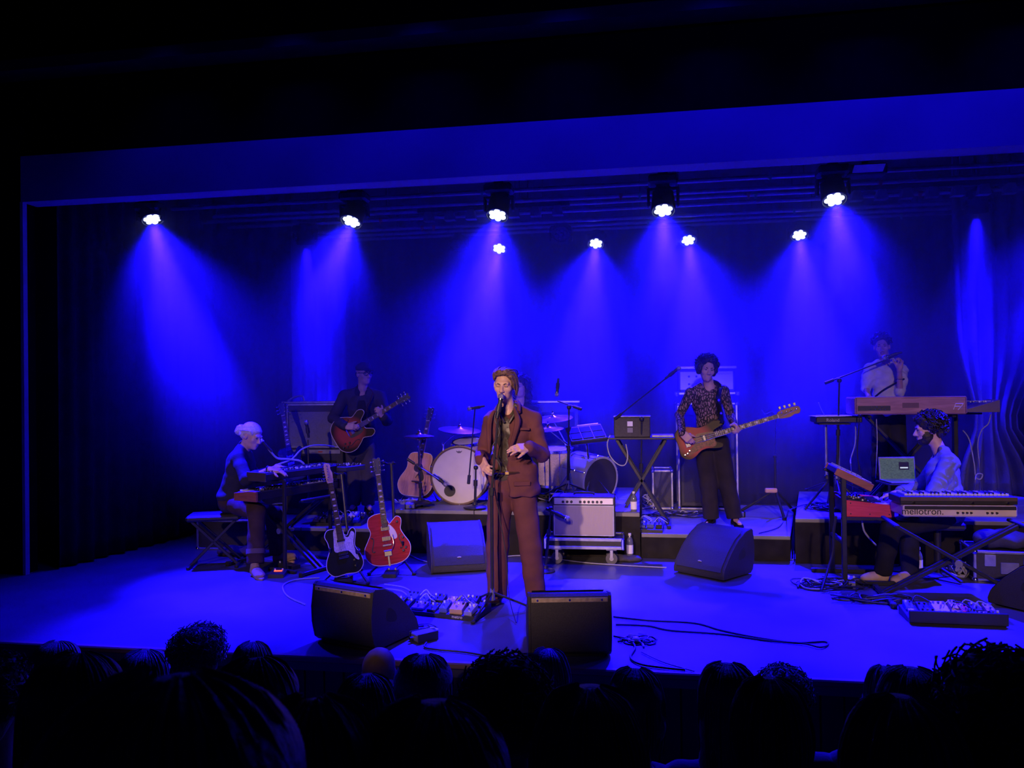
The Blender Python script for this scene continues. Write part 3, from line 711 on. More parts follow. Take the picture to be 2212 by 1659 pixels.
S.box(pe+A((0, 0, -.20)), (.4, .4, .13), None, 0, .004, -1)
S.cap(A(hc)+A((0, .02, -.04)), A(J['chest'])+A((0, -.03, .2)), .062, .070, .008, -1)
jk = S.build('jacket', SUIT, t, .0072, .005, 42.)
MB().tube([A(J['chest'])+A(p) for p in [(.078, -.10, .165), (.074, -.05, .212), (.052, .025, .238), (-.008, .045, .245), (-.065, .025, .238), (-.092, -.05, .210), (-.110, -.10, .165)]], .017, 8, 5).build('collar', SUIT, jk)
for sx, pts in ((1, [(.045, -.112, .20), (.075, -.134, .10), (.045, -.148, -.03), (-.005, -.142, -.17)]), (-1, [(-.115, -.098, .18), (-.150, -.105, .10), (-.155, -.110, -.03), (-.155, -.108, -.15)])):
    MB().tube([A(J['chest'])+A(p) for p in pts], .019, 8, 5, rs=[.5, 1.3, 1.0, .4]).build('lapel', SUIT, jk)
MB().box((0, 0, 0), (.10, .012, .02), .004).build('pocket_flap', SUIT, jk, M=TM(A(J['chest'])+A((.115, -.105, .035)), .18))
MB().box((0, 0, 0), (.13, .014, .035), .004).build('pocket_flap', SUIT, jk, M=TM(pe+A((.10, -.128, .035)), .30))
S, T = top_sdf(J, .006, 1.0, 0)
S.ell(pe+A((0, 0, .07)), (.155, .112, .12), None, .03)
S.cap(A(hc)+A((0, -.02, -.10)), A(J['chest'])+A((-.02, -.135, .09)), .05, .008, .006, -1)
sh = S.build('shirt', SHIRT, t, .008, .003, 40.)
bm = MB().lathe([(.005, 0), (.005, .003)], 8).mesh('button', BLACK)
for i in range(5): share('button', bm, sh, TM(A(J['chest'])+A((-.012-.006*i, -.113+.003*abs(i-2), .05-.085*i)), 0, math.pi/2))
MB().tube([A(J['chest'])+A(p) for p in [(.045, -.06, .205), (.055, -.10, .17), (.005, -.122, .085)]], .011, 6, 4).tube([A(J['chest'])+A(p) for p in [(-.05, -.06, .20), (-.075, -.10, .165), (-.03, -.122, .085)]], .011, 6, 4).build('collar', SHIRT, sh)
S = pants_sdf(J, (.100, .086, .082, .080), .93, hem=1.0)
S.ell(pe+A((0, 0, .06)), (.148, .112, .10), None, .03)
tr_ = S.build('trousers', SUIT, t, .0085, .0035, 24.)
MB().tube([pe+A((.164*math.cos(a), .122*math.sin(a), .115)) for a in np.linspace(0, 6.283, 25)], .012, 6, 1).build('belt', LEATH, tr_)
MB().box(tuple(pe+A((-.015, -.13, .115))), (.035, .012, .028), .004).build('belt_buckle', GOLD, tr_)
shoes(t, J, LEATH, BLACK)

# ---------------------------------------------------------------- the guitarist with the cap
NAVY = mat('navy_jacket', (0.045, 0.042, 0.055), 0.85, nz=0.15, ns=9, bump=0.25, bs=26, spec=0.15)
GREYT = mat('charcoal_trousers', (0.085, 0.075, 0.075), 0.9, nz=0.15, ns=9, bump=0.25, bs=20, spec=0.15)
TEE = mat('black_tee', (0.02, 0.02, 0.024), 0.9, nz=0.2, bump=0.2, bs=30, spec=0.15)
t = thing('person', 'guitarist in dark jacket, cap and glasses playing the sunburst guitar', 'person', TM((-3.24, 8.75, .24)))
J = dict(face=(.25, -1, 0), chest=(0.016, 0.01, 1.245), pelvis=(-0.012, 0.01, 0.787), shR=(-0.19, -0.01, 1.377), elR=(-0.273, -0.15, 1.129), wrR=(-0.034, -0.39, 1.044),
         shL=(0.216, 0.07, 1.372), elL=(0.33, -0.03, 1.094), wrL=(0.361, -0.25, 1.145),
         hpR=(-0.092, 0.01, 0.76), knR=(-0.058, -0.03, 0.414), anR=(-0.095, 0, 0.103), toR=(-0.069, -0.13, 0.091), hpL=(0.072, 0.01, 0.76), knL=(0.099, -0.03, 0.415), anL=(0.079, 0, 0.105), toL=(0.154, -0.13, 0.094))
S, T = body_sdf(J, 1.0)
W_, R = head_sdf(S, (0.05, -0.01, 1.633), (.80, -.62, -.02), (0, 0, 1), 1.0, neckto=(0.029, 0.01, 1.472))
hand_sdf(S, J['wrR'], A((0.085, -0.39, 1.039))-A(J['wrR']), (-.1, -.9, .35), -1, (.5, .55, .6, .65), .02, (.6, .4))
hand_sdf(S, J['wrL'], A((0.328, -0.31, 1.225))-A(J['wrL']), (.75, -.6, .1), 1, (.9, .9, .9, .9), .05, (.8, .4))
S.build('body', SKIN, t, .0075)
face_bits(W_, R, t, HAIRD, 1.0)
hair_build(t, W_, R, HAIRD, [(0, -.045, .0, .077, .07, .06)], [(0, .06, -.04, .2, .09, .07)], [([(.074, .012, .02), (.073, .014, -.03)], [.008, .004])], .007)
S = SDF().ell(W_(0, -.012, .07), (.086, .106, .062), R, .02).ell(W_(0, .01, .105), (.06, .07, .04), R, .02).box(W_(0, -.02, -.01), (.15, .2, .035), R, 0, .004, -1)
cp = S.build('cap', mat('dark_cap', (.03, .03, .035), .9, nz=.2, bump=.2, bs=60), t, .007, .002, 60.)
S = SDF().ell(W_(0, .115, .043), (.07, .055, .008), R, .004); S.build('brim', MATS['dark_cap'], cp, .006)
g = MB()
for sx in (-1, 1):
    g.tube([W_(sx*.033+.026*math.cos(a), .104-.012*abs(math.cos(a))*(1 if sx*math.cos(a) > 0 else 0), .004+.019*math.sin(a)) for a in np.linspace(0, 6.283, 17)], .0042, 5, 1)
    g.tube([W_(sx*.058, .096, .012), W_(sx*.078, .05, .014), W_(sx*.082, -.01, .008)], .0035, 5, 2)
g.tube([W_(-.008, .106, .008), W_(.008, .106, .008)], .0035, 5, 1)
g.build('glasses', BLACK, t)
S, T = top_sdf(J, .022, 1.0, .97, A(J['pelvis'])+A((0, 0, -.07)), (.185, .135))
S.cap(A(J['chest'])+A((.04, -.13, .17)), A(J['chest'])+A((.05, -.14, -.15)), .05, .075, .006, -1)
S.cap(W_(0, -.01, -.08), A(J['chest'])+A((0, -.03, .18)), .06, .065, .008, -1)
S.build('jacket', NAVY, t, .009, .003, 34.)
S, T = top_sdf(J, .004, 1.0, 0); S.cap(W_(0, .0, -.1), A(J['chest'])+A((.03, -.10, .12)), .055, .045, .006, -1); S.build('undershirt', TEE, t, .01)
pants_sdf(J, (.10, .088, .08, .078)).build('trousers', GREYT, t, .010, .003, 26.)
J['ground'] = 0.0; shoes(t, J, BLEATH, BLACK, .010)
MB().tube([W_(.05, -.06, -.13), A(J['shL'])+A((-.06, -.07, .05)), A(J['chest'])+A((.11, -.15, -.02)), A(J['chest'])+A((.14, -.20, -.16))], .012, 6, 4).build('guitar_strap', LEATH, t)

# ---------------------------------------------------------------- the bass player
LACE = D.materials.new('black_lace_over_skin'); LACE.use_nodes = True
nt = LACE.node_tree; b = nt.nodes['Principled BSDF']; b.inputs['Roughness'].default_value = .7
tc = nt.nodes.new('ShaderNodeTexCoord'); mp = nt.nodes.new('ShaderNodeMapping'); mp.inputs['Scale'].default_value = (46, 46, 20)
vo = nt.nodes.new('ShaderNodeTexVoronoi'); vo.feature = 'DISTANCE_TO_EDGE'; vo.inputs['Scale'].default_value = 1.0
nz = nt.nodes.new('ShaderNodeTexNoise'); nz.inputs['Scale'].default_value = 1.3
mx = nt.nodes.new('ShaderNodeMix'); mx.data_type = 'RGBA'; mx.blend_type = 'LINEAR_LIGHT'; mx.inputs['Factor'].default_value = .55
nt.links.new(tc.outputs['Object'], mp.inputs['Vector']); nt.links.new(mp.outputs['Vector'], nz.inputs['Vector'])
nt.links.new(mp.outputs['Vector'], mx.inputs['A']); nt.links.new(nz.outputs['Color'], mx.inputs['B']); nt.links.new(mx.outputs['Result'], vo.inputs['Vector'])
rp = nt.nodes.new('ShaderNodeValToRGB'); rp.color_ramp.elements[0].position = .11; rp.color_ramp.elements[1].position = .22
rp.color_ramp.elements[0].color = (.012, .010, .010, 1); rp.color_ramp.elements[1].color = (.36, .22, .16, 1)
nt.links.new(vo.outputs['Distance'], rp.inputs['Fac']); nt.links.new(rp.outputs['Color'], b.inputs['Base Color'])
WOOLT = mat('black_wide_trousers', (0.032, 0.026, 0.024), 0.9, nz=0.2, ns=8, bump=0.3, bs=18, spec=0.15)
t = thing('person', 'bass player with dark curls in a sheer black lace top', 'person', TM((.8, 8.27, .24)))
J = dict(face=(-.1, -1, 0), chest=(-0.15, 0.01, 1.264), pelvis=(-0.103, 0.02, 0.87), shR=(-0.312, -0.01, 1.38), elR=(-0.425, 0.01, 1.152), wrR=(-0.413, -0.27, 0.978),
         shL=(0.02, 0.03, 1.395), elL=(0.089, 0.07, 1.137), wrL=(0.098, -0.17, 1.058),
         hpR=(-0.178, 0.02, 0.837), knR=(-0.148, -0.01, 0.447), anR=(-0.119, 0.02, 0.069), toR=(-0.17, -0.1, 0.051), hpL=(-0.03, 0.02, 0.837), knL=(0.04, -0.01, 0.448), anL=(0.109, -0.04, 0.083), toL=(0.138, -0.17, 0.063))
S, T = body_sdf(J, .96)
W_, R = head_sdf(S, (-0.148, -0.03, 1.614), (.16, -1, -.14), (.12, -.05, 1), .98, neckto=(-0.115, 0.01, 1.434), jaw=.92)
hand_sdf(S, J['wrR'], A((-0.343, -0.28, 0.905))-A(J['wrR']), (-.4, -.8, .4), -1, (.45, .55, .65, .7), .03, (.5, .5))
hand_sdf(S, J['wrL'], A((0.125, -0.24, 1.025))-A(J['wrL']), (.5, -.8, -.2), 1, (.9, 1., 1., 1.), .04, (.9, .4))
S.build('body', SKIN, t, .007)
face_bits(W_, R, t, HAIRD, .98)
hair_build(t, W_, R, HAIRD, [(0, -.03, .055, .098, .105, .092), (.075, -.01, .01, .04, .06, .07), (-.075, -.01, .01, .04, .06, .075), (0, .035, .105, .07, .05, .035)], [(.0, .085, -.005, .064, .062, .088), (0, .04, -.11, .08, .09, .07)], (), .007, .006, 120.)
curls(t, W_, HAIRD, 240, .105, .112, .105, (0, -.025, .05), 3, lambda x, y, z: not (y > .35 and z < .55 and abs(x) < .75))
S, T = top_sdf(J, .005, .97, 1.0); S.cap(W_(0, .0, -.10), A(J['chest'])+A((0.02, -.10, .165)), .06, .055, .006, -1)
S.build('lace_top', LACE, t, .0075, .001, 40.)
S = pants_sdf(J, (.102, .088, .082, .080), hem=.94); S.ell(A(J['pelvis'])+A((0, 0, .03)), (.15, .11, .10), None, .03)
tr_ = S.build('trousers', WOOLT, t, .009, .003, 22.)
MB().tube([A(J['pelvis'])+A((.158*math.cos(a), .118*math.sin(a), .105)) for a in np.linspace(0, 6.283, 25)], .011, 6, 1).build('belt', BLEATH, tr_)
bm = MB().sph((0, 0, 0), .009, 6).mesh('belt_stud', CHROME)
for a in np.linspace(3.4, 6.0, 12): share('belt_stud', bm, tr_, TM(A(J['pelvis'])+A((.167*math.cos(a), .127*math.sin(a), .105))))
shoes(t, J, BLEATH, BLACK, .008, .048)
MB().tube([W_(-.04, -.07, -.12), A(J['shL'])+A((-.05, -.075, .055)), A(J['chest'])+A((.10, -.125, .05)), A(J['chest'])+A((.12, -.15, -.10)), A(J['chest'])+A((.125, -.19, -.20))], .026, 8, 4).build('guitar_strap', BLEATH, t)

# ---------------------------------------------------------------- the seated keyboard player with the bun
DENIM = mat('dark_denim', (0.030, 0.030, 0.036), 0.9, nz=0.25, ns=12, bump=0.3, bs=30, spec=0.15)
BROWNT = mat('brown_corduroy', (0.060, 0.036, 0.028), 0.9, nz=0.2, ns=12, bump=0.3, bs=30, spec=0.15)
SUEDE = mat('tan_suede', (0.42, 0.29, 0.17), 0.9, nz=0.15, ns=20, bump=0.2, bs=60, spec=0.1)
CREPE = mat('crepe_sole', (0.40, 0.27, 0.15), 0.9, nz=0.15, ns=20)
t = thing('person', 'keyboard player with a pale blond bun leaning over stacked keyboards', 'person', TM((-4.05, 7.13, 0)))
J = dict(face=(.95, -.25, -.1), tup=(.18, 0, 1), chest=(0.183, 0, 0.968), pelvis=(0.097, 0, 0.621), shR=(0.232, -0.15, 1.049), elR=(0.395, -0.29, 0.864), wrR=(0.621, -0.27, 0.958),
         shL=(0.102, 0.17, 1.044), elL=(0.186, 0.29, 0.823), wrL=(0.494, 0.15, 0.941),
         hpR=(0.195, -0.1, 0.601), knR=(0.488, -0.27, 0.56), anR=(0.536, -0.41, 0.033), toR=(0.647, -0.53, 0.022), hpL=(0.091, 0.09, 0.571), knL=(0.46, 0.11, 0.473), anL=(0.513, 0.11, 0.021), toL=(0.691, 0.04, 0.031), liftL=.05)
S, T = body_sdf(J, .95)
W_, R = head_sdf(S, (0.318, -0.03, 1.254), (.96, -.18, -.36), (.3, 0, .95), .98, neckto=(0.209, -0.01, 1.082), jaw=.95)
hand_sdf(S, J['wrR'], (1, .05, -.12), (0.1, -.2, 1), 1, (.25, .25, .3, .3), .06, (.5, .4))
hand_sdf(S, J['wrL'], (1, -.2, -.12), (0.1, .2, 1), -1, (.25, .25, .3, .3), .06, (.5, .4))
S.build('body', SKIN, t, .008)
face_bits(W_, R, t, HAIRW, .98)
hair_build(t, W_, R, HAIRW, [(0, -.022, .048, .083, .103, .085), (0, -.07, -.0, .072, .06, .06)], [(0, .095, -.02, .12, .055, .085), (0, .02, -.085, .12, .075, .06), (.085, .02, -.02, .03, .035, .045), (-.085, .02, -.02, .03, .035, .045)], (), .0065, .0, 150.)
strands(t, W_, HAIRW, [[(sx*.07*w, .075-.03*abs(w), .075-.05*abs(w)), (sx*.088*w, .03, .118-.06*abs(w)), (sx*.09*w, -.04, .12-.07*abs(w)), (sx*.06*w, -.105, .07-.05*abs(w)), (sx*.015*w, -.14, .025)] for sx in (1,) for w in (-1., -.6, -.2, .2, .6, 1.)], 110, 4, .0042, .004)
hair_build(t, W_, R, HAIRW, [(0, -.15, .015, .048, .045, .048), (0, -.16, -.01, .04, .035, .04)], (), (), .0065, .004, 130., name='hair_bun')
S, T = top_sdf(J, .018, .97, .72, A(J['pelvis'])+A((0, 0, .0)), (.17, .14)); S.cap(W_(0, -.02, -.08), A(J['chest'])+A((.03, -.0, .18)), .06, .06, .008, -1)
S.build('jacket', DENIM, t, .009, .004, 36.)
MB().tube([A(J['wrR'])+A((-.02, .030*math.cos(a), .030*math.sin(a))) for a in np.linspace(0, 6.283, 13)], .007, 6, 1).build('watch', BLACK, t)
S = pants_sdf(J, (.098, .082, .075, .078), hem=.86); tr_ = S.build('trousers', BROWNT, t, .010, .003, 26.)
kn, an = A(J['knR']), A(J['anR']); e = kn+(an-kn)*.62; MB().cyl(e, kn+(an-kn)*.70, .086, .086, 16).build('turn_up', mat('turn_up_cloth', (.12, .085, .075), .9, nz=.1), tr_)
shoes(t, J, SUEDE, CREPE, .009, .05)

# ---------------------------------------------------------------- the seated player with dark curls, seen from behind
LJACK = mat('pale_grey_jacket', (0.20, 0.22, 0.27), 0.9, nz=0.12, ns=10, bump=0.35, bs=22, spec=0.15)
TANSH = mat('tan_sneaker', (0.58, 0.42, 0.27), 0.7, nz=0.1, ns=20)
t = thing('person', 'seated keyboard player with dark curls and pale jacket, back half turned', 'person', TM((2.4, 7.25, 0)))
J = dict(face=(-.8, .45, 0), tup=(-.10, 0, 1), chest=(0.114, -0.03, 0.906), pelvis=(0.164, 0.03, 0.562), shR=(0.163, 0.17, 0.986), elR=(0.015, 0.25, 0.747), wrR=(-0.238, 0.05, 0.73),
         shL=(0.117, -0.19, 1.02), elL=(-0.078, -0.33, 0.737), wrL=(-0.269, -0.21, 0.702),
         hpR=(0.121, 0.09, 0.52), knR=(-0.113, 0.1, 0.486), anR=(-0.173, -0.07, 0.029), toR=(-0.323, -0.2, 0.001), hpL=(0.081, -0.07, 0.545), knL=(-0.361, -0.23, 0.48), anL=(-0.408, -0.13, 0.068), toL=(-0.548, -0.15, 0.03))
S, T = body_sdf(J, .98)
W_, R = head_sdf(S, (0.022, 0.03, 1.285), (-.96, .05, -.12), (0, 0, 1), 1.0, neckto=(0.106, 0, 1.101))
hand_sdf(S, J['wrR'], (-1, -.1, -.2), (-.1, .2, 1), -1, (.35, .35, .4, .4), .06, (.4, .4))
hand_sdf(S, J['wrL'], (-1, .2, -.15), (-.1, -.2, 1), 1, (.35, .35, .4, .4), .06, (.4, .4))
S.build('body', SKIN, t, .008)
face_bits(W_, R, t, HAIRD, 1.0)
hair_build(t, W_, R, HAIRD, [(0, -.03, .05, .098, .115, .092), (0, -.085, -.02, .085, .06, .07), (0, .045, .10, .07, .05, .035)], [(0, .095, -.03, .10, .055, .09), (0, .03, -.10, .12, .07, .06)], (), .008, .006, 110.)
curls(t, W_, HAIRD, 300, .112, .128, .11, (0, -.03, .045), 5, lambda x, y, z: not (y > .30 and z < .45), .015, .0056)
hair_build(t, W_, R, HAIRD, [(0, .040, -.090, .058, .058, .042), (.052, .02, -.045, .020, .045, .055), (-.052, .02, -.045, .020, .045, .055), (0, .085, -.052, .030, .016, .008)], [(0, .115, -.067, .018, .03, .006), (0, .06, -.005, .045, .09, .040)], (), .006, .0025, 150., name='beard')
S, T = top_sdf(J, .024, .99, .86, A(J['pelvis'])+A((0, 0, .03)), (.185, .155)); S.cap(W_(0, -.01, -.09), A(J['chest'])+A((-.03, 0, .18)), .06, .062, .008, -1)
S.cap(A(J['chest'])+A((-.12, .07, .12)), A(J['pelvis'])+A((-.16, .09, .05)), .05, .07, .006, -1)
jk = S.build('jacket', LJACK, t, .0085, .005, 58.)
for s_ in ('L', 'R'):
    e_, w_ = A(J['el'+s_]), A(J['wr'+s_]); c_ = e_+(w_-e_)*.72; u_ = (w_-e_)/np.linalg.norm(w_-e_); MB().cyl(c_-u_*.02, c_+u_*.025, .060, .058, 16).build('cuff', LJACK, jk)
S, T = top_sdf(J, .004, .97, 0); S.ell(A(J['pelvis']), (.14, .13, .12), None, .04); S.build('undershirt', mat('grey_tee', (.35, .33, .34), .9, nz=.1, spec=.15), t, .011)
pants_sdf(J, (.10, .080, .072, .072)).build('trousers', TEE, t, .011, .003, 26.)
shoes(t, J, TANSH, mat('gum_sole', (.5, .32, .18), .8, nz=.1), .009, .05)

# ---------------------------------------------------------------- the woman behind the organ
LTEE = mat('pale_tee', (0.46, 0.44, 0.45), 0.9, nz=0.15, ns=10, bump=0.4, bs=22, spec=0.15)
t = thing('person', 'woman with short dark curls behind the organ holding a raised microphone', 'person', TM((2.02, 8.75, .42)))
J = dict(face=(-.2, -1, 0), chest=(0.496, 0.01, 1.334), pelvis=(0.511, 0.02, 0.922), shR=(0.337, -0.01, 1.423), elR=(0.303, 0.03, 1.225), wrR=(0.281, -0.15, 1.13),
         shL=(0.664, 0.05, 1.405), elL=(0.588, -0.13, 1.183), wrL=(0.55, -0.25, 1.414),
         hpR=(0.438, 0.02, 0.898), knR=(0.415, -0.01, 0.512), anR=(0.421, 0.03, 0.135), toR=(0.374, -0.09, 0.112), hpL=(0.588, 0.02, 0.897), knL=(0.596, -0.01, 0.513), anL=(0.612, 0.03, 0.137), toL=(0.589, -0.09, 0.114))
S, T = body_sdf(J, .88)
W_, R = head_sdf(S, (0.454, -0.01, 1.653), (-.28, -1, -.04), (-.06, 0, 1), .93, neckto=(0.501, 0.02, 1.489), jaw=.92, mouth=.008)
hand_sdf(S, J['wrL'], (.08, -.05, 1), (.6, .75, 0), 1, (.9, .9, .95, 1.), .03, (.6, .5), .9)
hand_sdf(S, J['wrR'], (.1, -.6, -.6), (-.5, -.5, .6), 1, (.4, .4, .4, .4), .03, (.5, .4), .9)
S.build('body', SKIN2, t, .0075)
face_bits(W_, R, t, HAIRD, .93, mat('dark_lipstick', (.12, .02, .05), .35), mouth=.008)
hair_build(t, W_, R, HAIRD, [(0, -.03, .055, .085, .098, .082), (0, .04, .10, .055, .04, .03)], [(0, .085, -.01, .065, .058, .085), (0, .03, -.09, .12, .09, .06)], (), .008, .004, 120.)
curls(t, W_, HAIRD, 150, .09, .105, .095, (0, -.025, .05), 7, lambda x, y, z: z > -.1 and not (y > .35 and z < .5), .011)
S, T = top_sdf(J, .016, .90, .47, A(J['pelvis'])+A((0, 0, .06)), (.15, .12)); S.cap(W_(0, .0, -.10), A(J['chest'])+A((0, -.08, .16)), .055, .05, .006, -1)
for s_ in ('L', 'R'): S.ell((A(J['sh'+s_])+A(J['el'+s_]))/2, (.062, .062, .085), None, .03)
S.build('pale_top', LTEE, t, .0085, .0055, 60.)
MB().tube([A(J['chest'])+A(p) for p in [(.14, -.12, -.02), (.06, -.135, -.06), (-.06, -.13, -.13), (-.13, -.08, -.20)]], .010, 6, 4).build('cross_strap', BLEATH, t)
MB().tube([A(J['elL'])*.45+A(J['wrL'])*.55+A((.033*math.cos(a), .033*math.sin(a), 0)) for a in np.linspace(0, 6.283, 13)], .003, 5, 1).build('bracelet', BLACK, t)
pants_sdf(J, (.095, .085, .08, .08)).build('trousers', TEE, t, .012)
shoes(t, J, BLEATH, BLACK, .012)

# ---------------------------------------------------------------- the drummer, mostly hidden behind the singer
t = thing('person', 'drummer with long dark hair, mostly hidden behind the singer', 'person', TM((-1.39, 9.05, .44)))
J = dict(face=(-.1, -1, 0), chest=(-.02, .02, .86), pelvis=(-.02, .05, .52), shR=(-.20, .02, .98), elR=(-.26, -.10, .76), wrR=(-.12, -.32, .74), shL=(.16, .02, .98), elL=(.24, -.10, .76), wrL=(.10, -.32, .74),
         hpR=(-.10, .02, .50), knR=(-.22, -.38, .48), anR=(-.22, -.36, .08), toR=(-.24, -.50, .04), hpL=(.07, .02, .50), knL=(.20, -.38, .48), anL=(.20, -.36, .08), toL=(.22, -.50, .04))
S, T = body_sdf(J, .97)
W_, R = head_sdf(S, (0, -0.03, 1.271), (-.35, -1, -.15), (0, 0, 1), 1.0, neckto=(-.02, 0, 1.06))
for s_ in ('L', 'R'): hand_sdf(S, J['wr'+s_], (.1, -1, -.1), (0, -.1, 1), 1, (1., 1., 1., 1.), .02, (.6, .5))
S.build('body', SKIN, t, .010)
face_bits(W_, R, t, HAIRD)
hair_build(t, W_, R, HAIRD, [(0, -.03, .05, .095, .108, .09), (0, -.08, -.06, .085, .05, .11), (-.085, .0, -.05, .03, .04, .11), (.085, .0, -.05, .03, .04, .11), (0, -.05, -.13, .11, .06, .12)], [(0, .09, -.02, .060, .06, .09)], (), .008, .007, 100.)
curls(t, W_, HAIRD, 160, .10, .10, .13, (0, -.03, -.0), 9, lambda x, y, z: not (y > .3))
S, T = top_sdf(J, .014, .98, .45, A(J['pelvis'])+A((0, 0, .02))); S.build('undershirt', TEE, t, .011)
pants_sdf(J, (.095, .08, .07, .07)).build('trousers', TEE, t, .013)
shoes(t, J, BLEATH, BLACK, .012)
# ================================================================ guitars
SUNB = D.materials.new('sunburst_lacquer'); SUNB.use_nodes = True
nt = SUNB.node_tree; b = nt.nodes['Principled BSDF']; b.inputs['Roughness'].default_value = .35; b.inputs['Specular IOR Level'].default_value = .2
tc = nt.nodes.new('ShaderNodeTexCoord'); mp = nt.nodes.new('ShaderNodeMapping'); mp.inputs['Scale'].default_value = (4.6, 4.4, 0)
gr = nt.nodes.new('ShaderNodeTexGradient'); gr.gradient_type = 'SPHERICAL'
rp = nt.nodes.new('ShaderNodeValToRGB'); rp.color_ramp.elements[0].position = .12; rp.color_ramp.elements[1].position = .45
rp.color_ramp.elements[0].color = (.02, .006, .005, 1); rp.color_ramp.elements[1].color = (.40, .045, .035, 1)
for x, y in ((tc.outputs['Object'], mp.inputs['Vector']), (mp.outputs['Vector'], gr.inputs['Vector']), (gr.outputs['Fac'], rp.inputs['Fac']), (rp.outputs['Color'], b.inputs['Base Color'])): nt.links.new(x, y)
CHERRY = wood('cherry_flame_maple', (0.36, 0.004, 0.014), (0.52, 0.010, 0.024), 3.0, 0.38, axis=0, coat=0.12)
CHERRY.node_tree.nodes['Principled BSDF'].inputs['Specular IOR Level'].default_value = .1
TELEB = mat('dark_green_black_lacquer', (0.020, 0.022, 0.016), 0.16, nz=0.1, coat=0.7)
PEARL = mat('pearl_guard', (0.55, 0.48, 0.52), 0.35, nz=0.3, ns=90)
TORT = mat('tortoise_guard', (0.16, 0.025, 0.02), 0.25, nz=0.8, ns=55, coat=0.4)
MAPLE = wood('maple', (0.55, 0.33, 0.17), (0.66, 0.42, 0.24), 4, 0.4, axis=1)
ROSEW = wood('rosewood', (0.045, 0.022, 0.014), (0.08, 0.04, 0.026), 5, 0.5, axis=1)
SPRUCE = wood('spruce', (0.55, 0.27, 0.11), (0.68, 0.36, 0.16), 5, 0.4, axis=1, coat=0.3)
BIND = mat('cream_binding', (0.72, 0.62, 0.48), 0.4, nz=0.05)
PBODY = mat('bass_red_brown', (0.06, 0.012, 0.010), 0.35, nz=0.2, ns=8, spec=.2)
ES = [(0, -.20), (.12, -.188), (.19, -.12), (.203, -.03), (.165, .055), (.135, .105), (.150, .155), (.166, .205), (.145, .252), (.105, .255), (.075, .215), (.05, .18), (.0, .175)]
ES = ES+[(-x, y) for x, y in ES[-2:0:-1]]
GR = [(0, .262), (-.08, .265), (-.14, .235), (-.152, .17), (-.135, .10), (-.168, .03), (-.207, -.05), (-.19, -.14), (-.12, -.195), (0, -.208), (.12, -.195), (.19, -.14), (.207, -.05), (.165, .035), (.138, .10), (.150, .155), (.150, .20), (.115, .222), (.075, .19), (.045, .165), (.03, .20)]
TL = [(0, -.163), (-.10, -.168), (-.155, -.11), (-.150, -.03), (-.112, .055), (-.115, .13), (-.132, .19), (-.105, .238), (-.05, .243), (.02, .235), (.035, .18), (.062, .168), (.085, .205), (.12, .222), (.138, .185), (.118, .11), (.112, .055), (.150, -.03), (.155, -.11), (.10, -.168)]
PB = [(0, -.175), (-.11, -.18), (-.165, -.11), (-.150, -.02), (-.115, .07), (-.12, .15), (-.14, .23), (-.115, .30), (-.085, .31), (-.065, .25), (-.045, .20), (0, .195), (.045, .19), (.075, .20), (.10, .245), (.135, .235), (.13, .17), (.108, .09), (.115, .02), (.155, -.05), (.165, -.12), (.11, -.18)]
AC = [(0, -.22), (.13, -.208), (.196, -.12), (.19, -.03), (.145, .06), (.132, .12), (.142, .20), (.11, .262), (0, .275)]
AC = AC+[(-x, y) for x, y in AC[-2:0:-1]]
